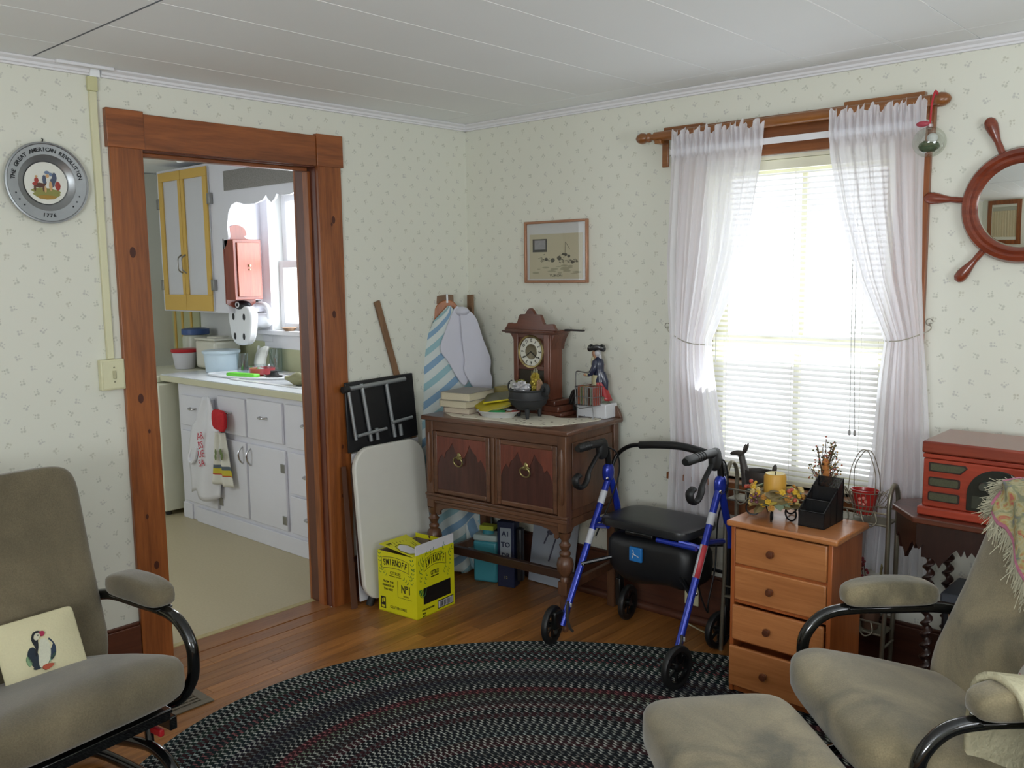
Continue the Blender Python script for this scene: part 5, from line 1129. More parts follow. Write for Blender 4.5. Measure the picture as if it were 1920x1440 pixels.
for pts in ([(-.02, .12), (.0, .2), (.02, .28), (.01, .36)], [(.07, .10), (.085, .2), (.08, .3), (.09, .38)], [(-.06, .2), (-.03, .27), (.0, .30)]): g.tube([m4 @ V((p[0], -.002, p[1])) for p in cat2(pts, 4)], .004, 5)
for x, z in ((.02, .30), (-.03, .26), (.05, .34), (.0, .38)): g.ell(m4 @ V((x, -.002, z)), (.02, .002, .012), 8, 4)
ob('drawing', g, M('poster_ink', '4c4c5a', .7), o, world=True)
# dark block in the shade
# ================================================================== WALKER (rollator)
BLU = M('rollator_blue', '2238a8', .22, .35, var=.03, coat=.5); BKP = M('black_rubberised', '161718', .5, var=.1); BKT = M('black_tube', '141516', .3, .3, coat=.3); WHL = M('white_label', 'c4c6cc', .5); REDL = M('red_label', 'c04048', .5)
wk = thing('rollator_walker', 'blue rollator walker with black seat and four wheels in front of the sideboard', 'walker', (1.30, -.30, 0))
def wheel(x, y, r, name='wheel', rz=0, lift=0):
    m = Matrix.Rotation(radians(rz), 4, 'Z') @ RYM
    o = ob(name, G().lathe([(r-.022, -.011), (r-.014, -.013), (r-.004, -.012), (r, -.006), (r, .006), (r-.004, .012), (r-.014, .013), (r-.022, .011)], (x, y, r+lift), 36, m), BKP, wk, world=True)
    g = G(); g.lathe([(0, -.014), (.016, -.014), (.018, -.004), (.018, .004), (.016, .014), (0, .014)], (x, y, r+lift), 14, m)
    g.lathe([(r-.026, -.009), (r-.020, -.010), (r-.020, .010), (r-.026, .009), (r-.026, -.009)], (x, y, r+lift), 36, m)
    for k in range(6): a = 2*pi*k/6; g.bar(V((x, y, r+lift))+m.to_3x3() @ V((.015*cos(a), .015*sin(a), 0)), V((x, y, r+lift))+m.to_3x3() @ V(((r-.022)*cos(a), (r-.022)*sin(a), 0)), .008, .008, up=m.to_3x3() @ V((0, 0, 1)))
    ob('hub', g, BKT, o, world=True, smooth=50); return o
wheel(.995, -.535, .080, rz=12, lift=.006); wheel(1.605, -.555, .082, rz=-6, lift=.006); wheel(1.075, -.105, .078, rz=8); wheel(1.535, -.125, .078, rz=-8)
for s, x in ((-1, 1.03), (1, 1.57)):
    dz = 0 if s < 0 else .025
    ob('rear_leg', G().tube([(x, -.515, .085), (x, -.19-.01*s, .665+dz)], .0145, 14), BLU, wk, world=True)
    ob('front_leg', G().tube(cat([(x, -.185, .67+dz), (x-.0*s, -.16, .62), (x, -.125, .52), (x, -.112, .42)], 4), .015, 12), BLU, wk, world=True)
    ob('front_leg_lower', G().tube([(x, -.112, .43), (x-.005*s, -.112, .17)], .017, 12), BKT, wk, world=True)
    ob('pivot_bracket', G().ell((x, -.19, .675+dz), (.020, .030, .040), 14, 8, .7, .7), BLU, wk, world=True)
    ob('seat_rail', G().tube([(x-.010*s, -.275, .485), (x-.012*s, -.115, .455)], .012, 10).tube([(x, -.29, .46), (x-.10*s, -.33, .485)], .011, 8), BLU, wk, world=True)
    ob('handle_post', G().tube(cat([(x, -.185, .66+dz), (x, -.19, .73+dz), (x, -.205, .785+dz), (x, -.235, .805+dz)], 4), .0135, 12), BKT, wk, world=True)
    gy = -.405 if s < 0 else -.455
    gp = ob('grip', G().tube([(x, -.225, .808+dz), (x, -.255, .812+dz), (x, -.31, .813+dz), (x, gy+.02, .812+dz), (x, gy, .81+dz)], [.016, .0185, .0165, .019, .014], 14), BKP, wk, world=True)
    for k in range(5): ob('finger_ridge', G().lathe([(.0175, -.003), (.0195, 0), (.0175, .003)], (x, -.33-.018*k, .813+dz), 14, MY), BKT, gp, world=True) if k < 4 else None
    hb = ob('brake_housing', G().ell((x, -.235, .785+dz), (.020, .030, .045), 14, 10, .7, .7), BKP, wk, world=True)
    ob('brake_lever', G().tube(cat([(x, -.25, .775+dz), (x, -.285, .745+dz), (x, -.325, .705+dz), (x, -.34, .668+dz), (x, -.37, .645+dz), (x, -.41, .655+dz), (x, -.42, .685+dz), (x, -.395, .698+dz)], 5), [.011]*12+[.014]*10+[.017]*14, 10, flat=.7), BKP, wk, world=True)
    ob('fork', G().box(x-.014+.012*s, -.56, .075, x+.014+.012*s, -.50, .15), BKT, wk, world=True, bev=.008)
    ob('fork', G().box(x-.014-.01*s, -.135, .06, x+.014-.01*s, -.10, .19), BKT, wk, world=True, bev=.006)
    ob('brake_arm', G().tube(cat([(x+.022, -.50, .19), (x+.020, -.505, .13), (x+.022, -.49, .075), (x+.026, -.475, .055)], 4), .006, 8), M('grey_steel_dark', '5a5652', .35, .6), wk, world=True)
    ob('reflector', G().cbox((x+.016, -.475, .165), (.008, .006, .018)), M('bright_reflector', 'e8ecf0', .15, .5), wk, world=True, bev=.002)
    # stickers wrapped round the tube
    def wrap(t0, t1, mat, rr=.0150, a0=0, a1=2*pi, nm='sticker'):
        p0, p1 = V((x, -.515, .085)), V((x, -.19-.01*s, .665+dz)); d = p1-p0
        if a1-a0 > 6: ob(nm, G().tube([p0+d*t0, p0+d*t1], rr, 16, cap=False), mat, wk, world=True)
        else:
            u = V((1, 0, 0)); w_ = d.normalized().cross(u)
            ob(nm, G().sheet(lambda q, t: p0+d*(t0+(t1-t0)*t)+(u*cos(a0+(a1-a0)*q)+w_*sin(a0+(a1-a0)*q))*rr, 8, 1), mat, wk, world=True, solid=.0004)
    if s < 0: wrap(.80, .885, WHL); wrap(.53, .625, WHL)
    else: wrap(.78, .85, WHL); wrap(.47, .66, WHL, a0=pi*1.0, a1=pi*1.5); wrap(.47, .66, REDL, a0=pi*1.5, a1=pi*2.0); wrap(.47, .66, WHL, a0=0, a1=pi, rr=.0149)
    ob('bolt', G().ell((x+.014, -.215, .655+dz), (.006, .008, .008), 8, 6), CHR, wk, world=True); ob('bolt', G().ell((x+.015, -.385, .315), (.005, .007, .007), 8, 6), CHR, wk, world=True)
ob('backrest_bar', G().tube(cat([(1.03, -.175, .675), (1.035, -.135, .74), (1.09, -.125, .785), (1.17, -.125, .802), (1.36, -.128, .818), (1.49, -.133, .802), (1.56, -.15, .765), (1.575, -.19, .70)], 6), .0095, 10), BKT, wk, world=True)
ob('backrest_pad', G().tube(cat([(1.15, -.125, .799), (1.25, -.127, .812), (1.36, -.128, .818), (1.47, -.132, .806)], 6), .0165, 12), BKP, wk, world=True)
def seatf(p): return (p.x, p.y, p.z+.006*cos(p.x*6)-.03*max(0, -p.y-.1)*0)
ob('seat', G().ell((1.30, -.215, .505), (.215, .145, .022), 36, 10, .35, .35, seatf), M('seat_vinyl', '222426', .32, var=.05), wk, world=True)
ob('seat_grip', G().box(1.24, -.366, .480, 1.37, -.350, .496), BKT, wk, world=True, bev=.004)
ob('seat_bar', G().tube([(1.38, -.345, .478), (1.56, -.35, .478)], .010, 10), BLU, wk, world=True)
def bagf(u, v):
    x = 1.10+.40*u; z = .47-.21*v-.03*sin(pi*u)*v; return (x+.02*sin(6*v)*(.5-u), -.33-.02*sin(pi*u)*sin(pi*v)+.012*sin(9*u+3*v), z)
BAGB = M('bag_nylon', '121316', .45, var=.15)
bgp = ob('storage_bag', G().ell((1.315, -.225, .365), (.215, .105, .105), 28, 12, .55, .4, lambda p: (p.x*(1+.2*p.z), p.y+.008*sin(p.x*30), p.z+.010*sin(p.x*18))), BAGB, wk, world=True)
ob('blue_tag', G().box(1.245, -.345, .365, 1.305, -.331, .425), M('tag_blue', '1f6fb4', .5), bgp, world=True, bev=.004)
g = G(); g.tube([(1.262, -.347, .378), (1.270, -.347, .400), (1.266, -.347, .415)], .0016, 5); g.tube([(1.262, -.347, .398), (1.285, -.347, .392), (1.294, -.347, .388)], .0016, 5); ob('tag_emblem', g, WHL, bgp, world=True)
ob('cross_brace', G().tube([(1.035, -.39, .318), (1.30, -.16, .40), (1.555, -.12, .44)], .009, 8), BKT, wk, world=True)
ob('cross_brace', G().tube([(1.565, -.40, .315), (1.30, -.17, .385), (1.045, -.12, .43)], .009, 8), BKT, wk, world=True)
ob('cross_brace', G().tube([(1.055, -.112, .34), (1.545, -.112, .32)], .008, 8), BKT, wk, world=True)
ob('brake_cable', G().tube(cat([(1.575, -.25, .815), (1.59, -.20, .80), (1.595, -.18, .74), (1.59, -.175, .68), (1.54, -.15, .55), (1.535, -.16, .35), (1.53, -.20, .22), (1.56, -.26, .20), (1.545, -.30, .30), (1.555, -.34, .42)], 6), .0035, 6), BKP, wk, world=True)
ob('brake_cable', G().tube(cat([(1.035, -.24, .80), (1.06, -.18, .77), (1.06, -.15, .70), (1.05, -.17, .60), (1.045, -.30, .42)], 6), .0035, 6), BKP, wk, world=True)

# outlet and cord
ou = thing('wall_outlet', 'white outlet plate on the dark baseboard behind the walker', 'outlet', (1.365, -.018, .075))
ob('plate', G().box(1.333, -.026, .078, 1.402, -.0185, .188), CREAM, ou, world=True, bev=.003)
for z in (.108, .158): ob('socket', G().ell((1.3675, -.0262, z), (.016, .001, .014), 14, 6), M('socket_shade', 'a8a690', .4), ou, world=True)
ob('power_cord', G().tube(cat([(1.36, -.038, .10), (1.355, -.05, .06), (1.36, -.06, .015), (1.42, -.08, .006), (1.50, -.10, .006), (1.55, -.07, .006)], 6), .0035, 6), M('cream_cord', 'b8b496', .5), label='thin cream power cord running from the outlet along the floor', cat_='cord')

# ================================================================== METAL PLANT STAND
PEWT = M('stand_metal', '8a8474', .35, .7, var=.1, scale=50)
ps = thing('plant_stand', 'tall narrow pewter coloured metal plant stand with arched ends under the window', 'plant stand', (1.93, -.16, 0))
YF, YB_ = -.205, -.115
for x, dx in ((1.625, 0), (2.258, 0)):
    pts = [(x-.012, YF, 0), (x, YF, .35), (x, YF, .68)]+[(x, (YF+YB_)/2-(YB_-YF)/2*cos(a), .70+.075*sin(a)) for a in [i*pi/10 for i in range(11)]]+[(x, YB_, .68), (x, YB_, .35), (x-.012, YB_, 0)]
    ob('arch', G().tube(pts, .0085, 10), PEWT, ps, world=True)
    for z in (.19, .42): ob('rung', G().tube([(x, YF, z), (x, YB_, z)], .005, 6), PEWT, ps, world=True)
for z in (.230, .632):
    sh = ob('shelf', G().box(1.63, YF+.006, z, 2.253, YB_-.006, z+.006), M('mesh_shelf', '7d7866', .5, .3, var=.3, scale=150), ps, world=True)
    ob('shelf_rail', G().tube([(1.625, YF-.001, z+.003), (2.258, YF-.001, z+.003)], .005, 8).tube([(1.625, YB_, z+.003), (2.258, YB_, z+.003)], .005, 8), PEWT, ps, world=True)
    g = G()
    for y in (YF-.001, YB_): g.tube([(1.625, y, z+.045), (2.258, y, z+.045)], .0035, 6)
    for i in range(6):
        x0 = 1.66+.10*i
        g.tube(cat([(x0, YF-.001, z+.045), (x0+.012, YF-.012, z+.015), (x0+.035, YF-.02, z-.005), (x0+.06, YF-.012, z+.012), (x0+.05, YF-.001, z+.045)], 4), .003, 6)
    ob('scroll_rail', g, PEWT, ps, world=True)
ZS = .639
# deer planter
dp_ = thing('deer_planter', 'black iron deer shaped planter bowl with raised head before the window', 'planter', (1.735, -.16, ZS))
DEER = M('deer_iron', '3a3430', .5, var=.1)
ob('bowl', G().lathe([(0, .02), (.035, .022), (.052, .05), (.060, .10), (.058, .118), (.054, .116), (.052, .07), (0, .05)], (.01, 0, 0), 24, sx=1.0, sy=.72), DEER, dp_)
ob('neck_and_head', G().tube(cat([(-.035, 0, .05), (-.052, 0, .10), (-.062, 0, .14), (-.070, 0, .168)], 4), [.028, .026, .022, .019, .017, .016, .015, .014, .014, .013, .013, .013, .013], 12).tube(cat([(-.062, 0, .172), (-.085, 0, .176), (-.108, 0, .172), (-.116, 0, .168)], 4), [.014, .014, .0135, .012, .011, .010, .009, .008, .007, .007, .006, .005, .004], 10), DEER, dp_)
for s in (-1, 1): ob('ear', G().ell((-.052, s*.010, .198), (.006, .005, .022), 8, 8, M4=Matrix.Rotation(radians(18), 4, 'Y')), DEER, dp_)
ob('tail', G().ell((.070, 0, .125), (.010, .008, .026), 10, 8, M4=Matrix.Rotation(radians(12), 4, 'Y')), DEER, dp_)
for x in (-.03, .05):
    for y in (-.025, .025): ob('leg', G().cyl((x, y, 0), (x*.9, y*.9, .045), .007, .010, 8), DEER, dp_)
# twig pot
tp_ = thing('dried_arrangement', 'dried flowers and thin twigs in a small dark pot before the window', 'dried flowers', (2.0, -.16, ZS))
ob('pot', G().lathe([(.022, 0), (.028, .01), (.035, .06), (.038, .075), (.034, .075), (.03, .05), (0, .04)], n=18), M('plum_pot', '4a2c30', .5), tp_)
r_ = random.Random(21); g = G(); gb = G(); gp = G(); gy = G()
for i in range(26):
    a = r_.uniform(0, 2*pi); sp_ = r_.uniform(.02, .085); h = r_.uniform(.10, .25) if i > 4 else r_.uniform(.22, .27)
    p1 = V((sp_*cos(a), sp_*.5*sin(a), h)); pts = cat([(0, 0, .06), (p1.x*.3, p1.y*.3, h*.6), tuple(p1)], 4); g.tube(pts, .0012, 4)
    for k in range(9):
        q = pts[r_.randint(4, len(pts)-1)]+V((r_.gauss(0, .009), r_.gauss(0, .006), r_.gauss(0, .010))); g.tube([pts[-3], q], .0006, 3)
        (gb, gp, gy)[r_.choice((0, 0, 1, 2))].ell(q, (.0035, .0035, .0035), 5, 4)
ob('twigs', g, M('twig_brown', '5c4630', .8), tp_); ob('dark_buds', gb, M('bud_olive', '5a5a34', .8), tp_); ob('pink_flowers', gp, M('dry_pink', 'a8604c', .8), tp_); ob('yellow_flowers', gy, M('dry_yellow', 'b08a48', .8), tp_)
crb = G()
for i in range(5): crumple(crb, (.018+r_.gauss(0, .008), -.01, .10+.022*i), (.013, .011, .014), i, 8, 6)
ob('orange_bloom', crb, M('dry_orange', 'b8763c', .8), tp_)
# red pot in wire basket
rp = thing('wire_basket', 'thin wire basket with tall looped handles holding a red glass cup', 'basket', (2.155, -.16, ZS))
TW = M('rusty_wire', '8a8070', .45, .5)
g = G()
for z, r in ((.012, .034), (.05, .044), (.098, .055)): g.tube([(r*cos(a), r*.75*sin(a), z) for a in [2*pi*i/24 for i in range(24)]], .0016, 5, closed=True)
for i in range(20):
    a = 2*pi*i/20; g.tube([(.034*cos(a), .034*.75*sin(a), .012), (.044*cos(a+.12), .044*.75*sin(a+.12), .05), (.055*cos(a), .055*.75*sin(a), .098)], .0011, 4)
ob('wire_body', g, TW, rp)
for s in (-.35, .35): ob('handle', G().tube(cat([(-.050, s*.08, .10), (-.045, s*.05, .18), (-.02+.02*s, 0, .235), (.0+.02*s, 0, .25), (.02+.02*s, 0, .235), (.042, s*.05, .17), (.046, s*.08, .10)], 6), .0017, 6), TW, rp)
for s in (-1, 1):
    g = G()
    for k in range(3): g.tube(cat([(s*.050, 0, .085-.01*k), (s*.068, -.01, .098+.006*k), (s*.084, -.004, .118-.02*k), (s*.070, 0, .09-.02*k), (s*.052, 0, .06-.008*k)], 4), .0014, 5)
    ob('scroll_wing', g, TW, rp)
ob('feet', G().tube([(-.03, -.02, 0), (-.03, -.02, .014)], .002, 5).tube([(.03, -.02, 0), (.03, -.02, .014)], .002, 5).tube([(0, .025, 0), (0, .025, .014)], .002, 5), TW, rp)
rc_ = thing('red_cup', 'red glass cup with embossed flower sitting in the wire basket', 'cup', (2.155, -.16, ZS+.014)); 
ob('cup', G().lathe([(0, .002), (.028, .003), (.038, .04), (.048, .088), (.050, .092), (.046, .092), (.036, .04), (0, .008)], n=28, sy=.75), M('red_glass', 'a82a26', .25, var=.08), rc_)
g = G()
for k in range(5): a = 2*pi*k/5; g.ell((.012*cos(a)+.004, -.0325, .055+.012*sin(a)), (.006, .002, .006), 8, 6)
ob('flower_relief', g, M('relief_pink', 'c8786c', .4), rc_)
# berry stems from the lower shelf
bs = thing('berry_stems', 'dried red berry stems in a small brown pot on the lower shelf of the stand', 'dried berries', (2.19, -.16, .2365))
ob('pot', G().lathe([(.028, 0), (.034, .05), (.036, .07), (.03, .07), (0, .05)], n=16), M('brown_pot', '5a4030', .6), bs)
g = G(); gr = G(); gl = G()
for (x, y, h) in ((-.045, -.01, .29), (-.03, 0, .25), (.03, .01, .20), (.045, -.02, .24)):
    pts = cat([(0, 0, .05), (x*.2, y, h*.35), (x*.8, y, h*.8), (x, y, h)], 6); g.tube(pts, .0018, 5)
    if x < 0:
        for i in range(6, len(pts), 1): q = pts[i]; gr.ell((q.x+r_.uniform(-.009, .009), q.y+r_.uniform(-.006, .006), q.z), (.0055, .0055, .0055), 8, 6)
    else:
        for i in range(4, len(pts), 2): q = pts[i]; gl.ell((q.x+r_.uniform(-.012, .012), q.y, q.z), (.004, .003, .012), 6, 5)
ob('stems', g, M('twig_brown', '5c4630', .8), bs); ob('berries', gr, M('berry_red', '7c1e2a', .4), bs); ob('leaves', gl, M('dry_leaf', '7a7048', .8), bs)

# ================================================================== SMALL CHEST OF DRAWERS
PINE = WOOD('honey_pine', 'c88550', 'a8683a', 'x', 1.0, .32, coat=.35); PINEZ = WOOD('honey_pine_side', 'b86a38', '964c22', 'z', 1.0, .34, coat=.35)
ch = thing('chest_of_drawers', 'small honey pine chest with four drawers in front of the plant stand', 'chest of drawers', (1.99, -.38, 0))
CX0, CX1, CY0, CY1, CH_ = 1.812, 2.185, -.505, -.245, .62
ob('top', G().box(CX0-.012, CY0-.018, CH_, CX1+.022, CY1+.004, CH_+.022), PINE, ch, world=True, bev=.006)
ob('side_panel', G().box(CX0, CY0, 0, CX0+.016, CY1, CH_), PINEZ, ch, world=True, bev=.002); ob('side_panel', G().box(CX1-.016, CY0, 0, CX1, CY1, CH_), PINEZ, ch, world=True, bev=.002)
ob('back_panel', G().box(CX0+.016, CY1-.01, .02, CX1-.016, CY1, CH_), PINEZ, ch, world=True); ob('plinth', G().box(CX0+.016, CY0+.01, 0, CX1-.016, CY0+.02, .035), PINEZ, ch, world=True)
for z in (.20, .343, .478): ob('rail', G().box(CX0+.016, CY0+.006, z-.006, CX1-.016, CY0+.03, z+.006), PINEZ, ch, world=True)
DRK = M('drawer_shadow', '2a1a10', .9); KNB = WOOD('knob_wood', '6e3c24', '4a2616', 'y', 2, .3, coat=.4)
for i, (z0, z1, out) in enumerate(((.484, .612, 0), (.350, .474, 0), (.207, .334, .016), (.040, .188, .034))):
    d = ob('drawer', G().box(CX0+.018, CY0-.004-out, z0, CX1-.018, CY0+.012-out, z1), PINE, ch, world=True, bev=.004)
    ob('drawer_box', G().box(CX0+.024, CY0+.012-out, z0+.01, CX1-.024, CY1-.02-out, z1-.03), PINEZ, d, world=True)
    ob('knob', G().lathe([(.006, 0), (.006, .008), (.012, .013), (.0145, .020), (.012, .027), (0, .030)], (1.973, CY0-.004-out, (z0+z1)/2), 16, MY), KNB, d, world=True)
ZC = CH_+.0225
# autumn candle ring on a scrolled iron stand
cs = thing('scroll_stand', 'black wrought iron scroll stand under the autumn wreath on the chest', 'stand', (1.915, -.38, ZC))
BI = M('black_iron', '18181a', .4, .5)
ob('ring', G().tube([(.062*cos(a), .062*sin(a), .055) for a in [2*pi*i/28 for i in range(28)]], .004, 6, closed=True).tube([(-.062, 0, .055), (.062, 0, .055)], .003, 5).tube([(0, -.062, .055), (0, .062, .055)], .003, 5), BI, cs)
for k, a in enumerate((200, 285, 340, 60, 130)):
    a = radians(a); d = V((cos(a), sin(a), 0)); c = d*.075+V((0, 0, .027))
    ob('scroll', G().tube([c+V((d.x*.024*cos(t)*1, d.y*.024*cos(t), .024*sin(t)))+V((-d.y, d.x, 0))*.006*t/6 for t in [radians(80+i*17) for i in range(20)]], .0032, 6), BI, cs)
cn = thing('candle', 'thick yellow pillar candle with burnt wick in the autumn wreath', 'candle', (1.915, -.38, ZC+.062))
ob('wax', G().lathe([(.036, 0), (.039, .04), (.039, .088), (.034, .098), (.026, .095), (0, .090)], n=28), M('candle_wax', 'c8983c', .45, var=.1, scale=20), cn); ob('melted_top', G().lathe([(.034, .0985), (.022, .0955), (0, .0915)], n=28), M('candle_top', 'c8b878', .5), cn); ob('wick', G().cyl((0, 0, .09), (.001, 0, .104), .002, n=6), BI, cn)
wr = thing('autumn_wreath', 'artificial autumn wreath of yellow flowers and eucalyptus leaves round the candle', 'wreath', (1.915, -.38, ZC+.06))
r_ = random.Random(31); LEAF = [M('eucalyptus', '7c8a70', .7), M('leaf_gold', 'a89440', .7), M('leaf_brown', '7a6a44', .7)]
def leafm(g, c, L, w, a, tilt):
    m = Matrix.Translation(c) @ Matrix.Rotation(a, 4, 'Z') @ Matrix.Rotation(tilt, 4, 'Y')
    pts = [(0, 0), (L*.3, w), (L*.65, w*.9), (L, 0), (L*.65, -w*.9), (L*.3, -w)]
    g.add([m @ V((p[0], p[1], -.006*abs(p[1])/w)) for p in pts], [(0, 1, 2, 3), (0, 3, 4, 5)])
ob('ring_base', G().tube([(.060*cos(a), .060*sin(a), .018) for a in [2*pi*i/24 for i in range(24)]], .022, 8, closed=True), LEAF[2], wr)
for i in range(60):
    a = r_.uniform(0, 2*pi); g = G(); leafm(g, (.055*cos(a), .055*sin(a), r_.uniform(-.01, .055)), r_.uniform(.035, .062), r_.uniform(.012, .021), a+r_.uniform(-.6, .6), r_.uniform(-.5, .9)); ob('leaf', g, LEAF[r_.choice((0, 0, 1, 2))], wr, solid=.0008, smooth=0)
FL = [M('flower_yellow', 'cfa830', .7), M('flower_cream', 'c8b070', .7), M('flower_orange', 'b8843c', .7)]
for i in range(48):
    a = -pi/2+r_.uniform(-2.4, 2.4); rr2 = r_.uniform(.058, .100); c = V((rr2*cos(a), rr2*sin(a), r_.uniform(-.012, .060))); g = G()
    nrm = V((cos(a), sin(a), .5)).normalized(); u_ = nrm.orthogonal().normalized(); w_ = nrm.cross(u_)
    for k in range(6): t = 2*pi*k/6; g.ell(c+(u_*cos(t)+w_*sin(t))*.007, (.0055, .0055, .0045), 6, 4)
    g.ell(c+nrm*.003, (.004, .004, .004), 6, 4); ob('flower', g, FL[i % 3], wr)
for k, (cx, cy, cz, col) in enumerate(((-.035, -.078, .012, 'b_grape'), (-.078, -.035, .05, 'b_red'), (.082, -.03, .042, 'b_red'))):
    g = G()
    for i in range(14 if k == 0 else 5): g.ell((cx+r_.gauss(0, .009), cy+r_.gauss(0, .006), cz+r_.gauss(0, .012)), (.0055 if k == 0 else .008,)*3, 8, 6)
    ob('berry_cluster', g, M('grape', '6c4048', .4) if k == 0 else M('rosehip', 'b04c38', .5), wr)
# mesh organiser
def meshm():
    m, nt, b = newmat('black_mesh'); tc = nd(nt, 'ShaderNodeTexCoord'); sp = nd(nt, 'ShaderNodeSeparateXYZ'); nt.links.new(tc.outputs['Object'], sp.inputs[0])
    a = mnode(nt, 'FRACT', mnode(nt, 'MULTIPLY', mnode(nt, 'ADD', sp.outputs['X'], sp.outputs['Y']), 420)); c = mnode(nt, 'FRACT', mnode(nt, 'MULTIPLY', sp.outputs['Z'], 420))
    k = mnode(nt, 'MULTIPLY', mnode(nt, 'GREATER_THAN', a, .48), mnode(nt, 'GREATER_THAN', c, .48)); inv = mnode(nt, 'SUBTRACT', 1, k)
    nt.links.new(inv, b.inputs['Alpha']); b.inputs['Base Color'].default_value = (.012, .012, .013, 1); b.inputs['Roughness'].default_value = .4; return m
MESH = meshm()
mo = thing('desk_organiser', 'black wire mesh letter organiser with sloped compartments on the chest', 'organiser', (2.075, -.355, ZC), radians(0))
# stepped side profile along y: high at the back
for y, h in ((-.075, .055), (-.022, .085), (.030, .125), (.085, .150)):
    ob('mesh_panel', G().box(-.045, y-.0006, .002, .045, y+.0006, h), MESH, mo, smooth=0)
    ob('rim_wire', G().tube([(-.045, y, .002), (-.045, y, h), (.045, y, h), (.045, y, .002)], .0028, 6, closed=True), BI, mo)
for x in (-.045, .045):
    ob('mesh_panel', G().prism([(-.075, .002), (.085, .002), (.085, .150), (-.075, .055)], x-.0006, x+.0006, 'yz'), MESH, mo, smooth=0)
    ob('rim_wire', G().tube([(x, -.075, .002), (x, .085, .002), (x, .085, .150), (x, -.075, .055)], .0028, 6, closed=True), BI, mo)
ob('base_panel', G().box(-.045, -.075, .001, .045, .085, .0025), MESH, mo, smooth=0)

# ================================================================== RADIO TABLE AND RADIO
MAH = WOOD('dark_mahogany', '6a3826', '3c1e16', 'x', 1, .3, coat=.4); MAHD = WOOD('mahogany_dark', '38201a', '20120e', 'z', 1, .35, coat=.3)
rt_ = thing('side_table', 'dark carved side table with octagonal top and twisted legs under the radio', 'side table', (2.62, -.22, 0))
oc = [(2.295, -.285), (2.405, -.415), (2.86, -.415), (2.97, -.285), (2.97, -.20), (2.86, -.088), (2.405, -.088), (2.295, -.20)]
ob('top', G().prism(oc, .722, .742, 'xy'), MAH, rt_, world=True, bev=.004)
def inset(pts, k):
    cx = sum(p[0] for p in pts)/len(pts); cy = sum(p[1] for p in pts)/len(pts); return [(cx+(p[0]-cx)*k, cy+(p[1]-cy)*k) for p in pts]
ic = inset(oc, .955)
for i in range(8):
    a_, b_ = V((*ic[i], 0)), V((*ic[(i+1) % 8], 0)); L = (b_-a_).length; d = (b_-a_).normalized(); n_ = V((-d.y, d.x, 0))
    nl = max(1, round(L/.16)); pr = [(0, .7215), (L, .7215)]; low = []
    for k in range(nl):
        x0 = L*k/nl; w = L/nl
        low += [(x0, .66), (x0+w*.06, .635), (x0+w*.15, .655), (x0+w*.25, .640), (x0+w*.36, .615), (x0+w*.45, .60), (x0+w*.5, .585), (x0+w*.55, .60), (x0+w*.64, .615), (x0+w*.75, .640), (x0+w*.85, .655), (x0+w*.94, .635)]
    low.append((L, .66)); m = Matrix((d, n_, V((0, 0, 1)))).transposed().to_4x4(); m.translation = a_
    ob('apron_board', G().prism(pr+low[::-1], 0, .012, 'xz', m), MAHD, rt_, world=True)
def twist(x, y, z0, z1, r=.013, turns=13):
    g = G(); vs = []; n = 10; m = 130
    for i in range(m+1):
        z = z0+(z1-z0)*i/m; a0 = 2*pi*turns*i/m
        for k in range(n): a = 2*pi*k/n; rr3 = r*(1+.0); vs.append(V((x+r*.55*cos(a0)+rr3*cos(a), y+r*.55*sin(a0)+rr3*sin(a), z)))
    fs = [(i*n+k, i*n+(k+1) % n, (i+1)*n+(k+1) % n, (i+1)*n+k) for i in range(m) for k in range(n)]; g.add(vs, fs); return g
for x, y in ((2.44, -.345), (2.825, -.345), (2.44, -.135), (2.825, -.135)):
    ob('twisted_leg', twist(x, y, .12, .62), MAHD, rt_, world=True); ob('leg_block', G().box(x-.02, y-.02, .60, x+.02, y+.02, .72).box(x-.02, y-.02, .08, x+.02, y+.02, .14), MAHD, rt_, world=True); ob('foot', G().lathe([(.012, 0), (.02, .02), (.022, .05), (.014, .08)], (x, y, 0), 14), MAHD, rt_, world=True)
ob('lower_shelf', G().box(2.42, -.36, .10, 2.845, -.115, .116), MAH, rt_, world=True)
su = thing('record_case', 'black case with grey lid and tan handle on the side table shelf', 'case', (2.64, -.22, .1165))
ob('body', G().box(2.475, -.315, .1165, 2.80, -.125, .44), M('case_black', '17171b', .5, var=.08), su, world=True, bev=.01); ob('lid', G().box(2.47, -.32, .441, 2.805, -.12, .478), M('case_grey', '4c5058', .45), su, world=True, bev=.008); ob('handle', G().tube(cat([(2.515, -.318, .43), (2.517, -.345, .425), (2.517, -.350, .39), (2.517, -.345, .355), (2.515, -.318, .35)], 4), .010, 8, flat=1.6), M('tan_leather', '9a7c5c', .6), su, world=True)
# radio
CHY = WOOD('cherry_case', 'a8412c', '7f2b1c', 'x', .9, .28, coat=.4); CHYT = WOOD('cherry_top', '8c3e2c', '6c2a1e', 'x', .8, .25, coat=.4)
ra = thing('radio', 'red cherry wood retro radio record player on the octagonal table', 'radio', (2.62, -.20, .7425))
RXa, RXb, RY0, RY1 = 2.415, 2.86, -.365, -.095
ob('base_moulding', G().box(RXa-.012, RY0-.012, .7425, RXb+.012, RY1, .772), CHY, ra, world=True, bev=.006)
ob('cabinet', G().box(RXa, RY0, .772, RXb, RY1, .928), CHY, ra, world=True, bev=.004)
ob('band', G().box(RXa-.002, RY0-.002, .9295, RXb+.002, RY1, .944), CHY, ra, world=True, bev=.003)
ob('lid', G().box(RXa-.005, RY0-.006, .9455, RXb+.005, RY1, .985), CHYT, ra, world=True, bev=.006)
GR = M('grille_cloth', '4a4a34', .7, var=.4, scale=200); DKG = M('grille_frame', '2c1c14', .5)
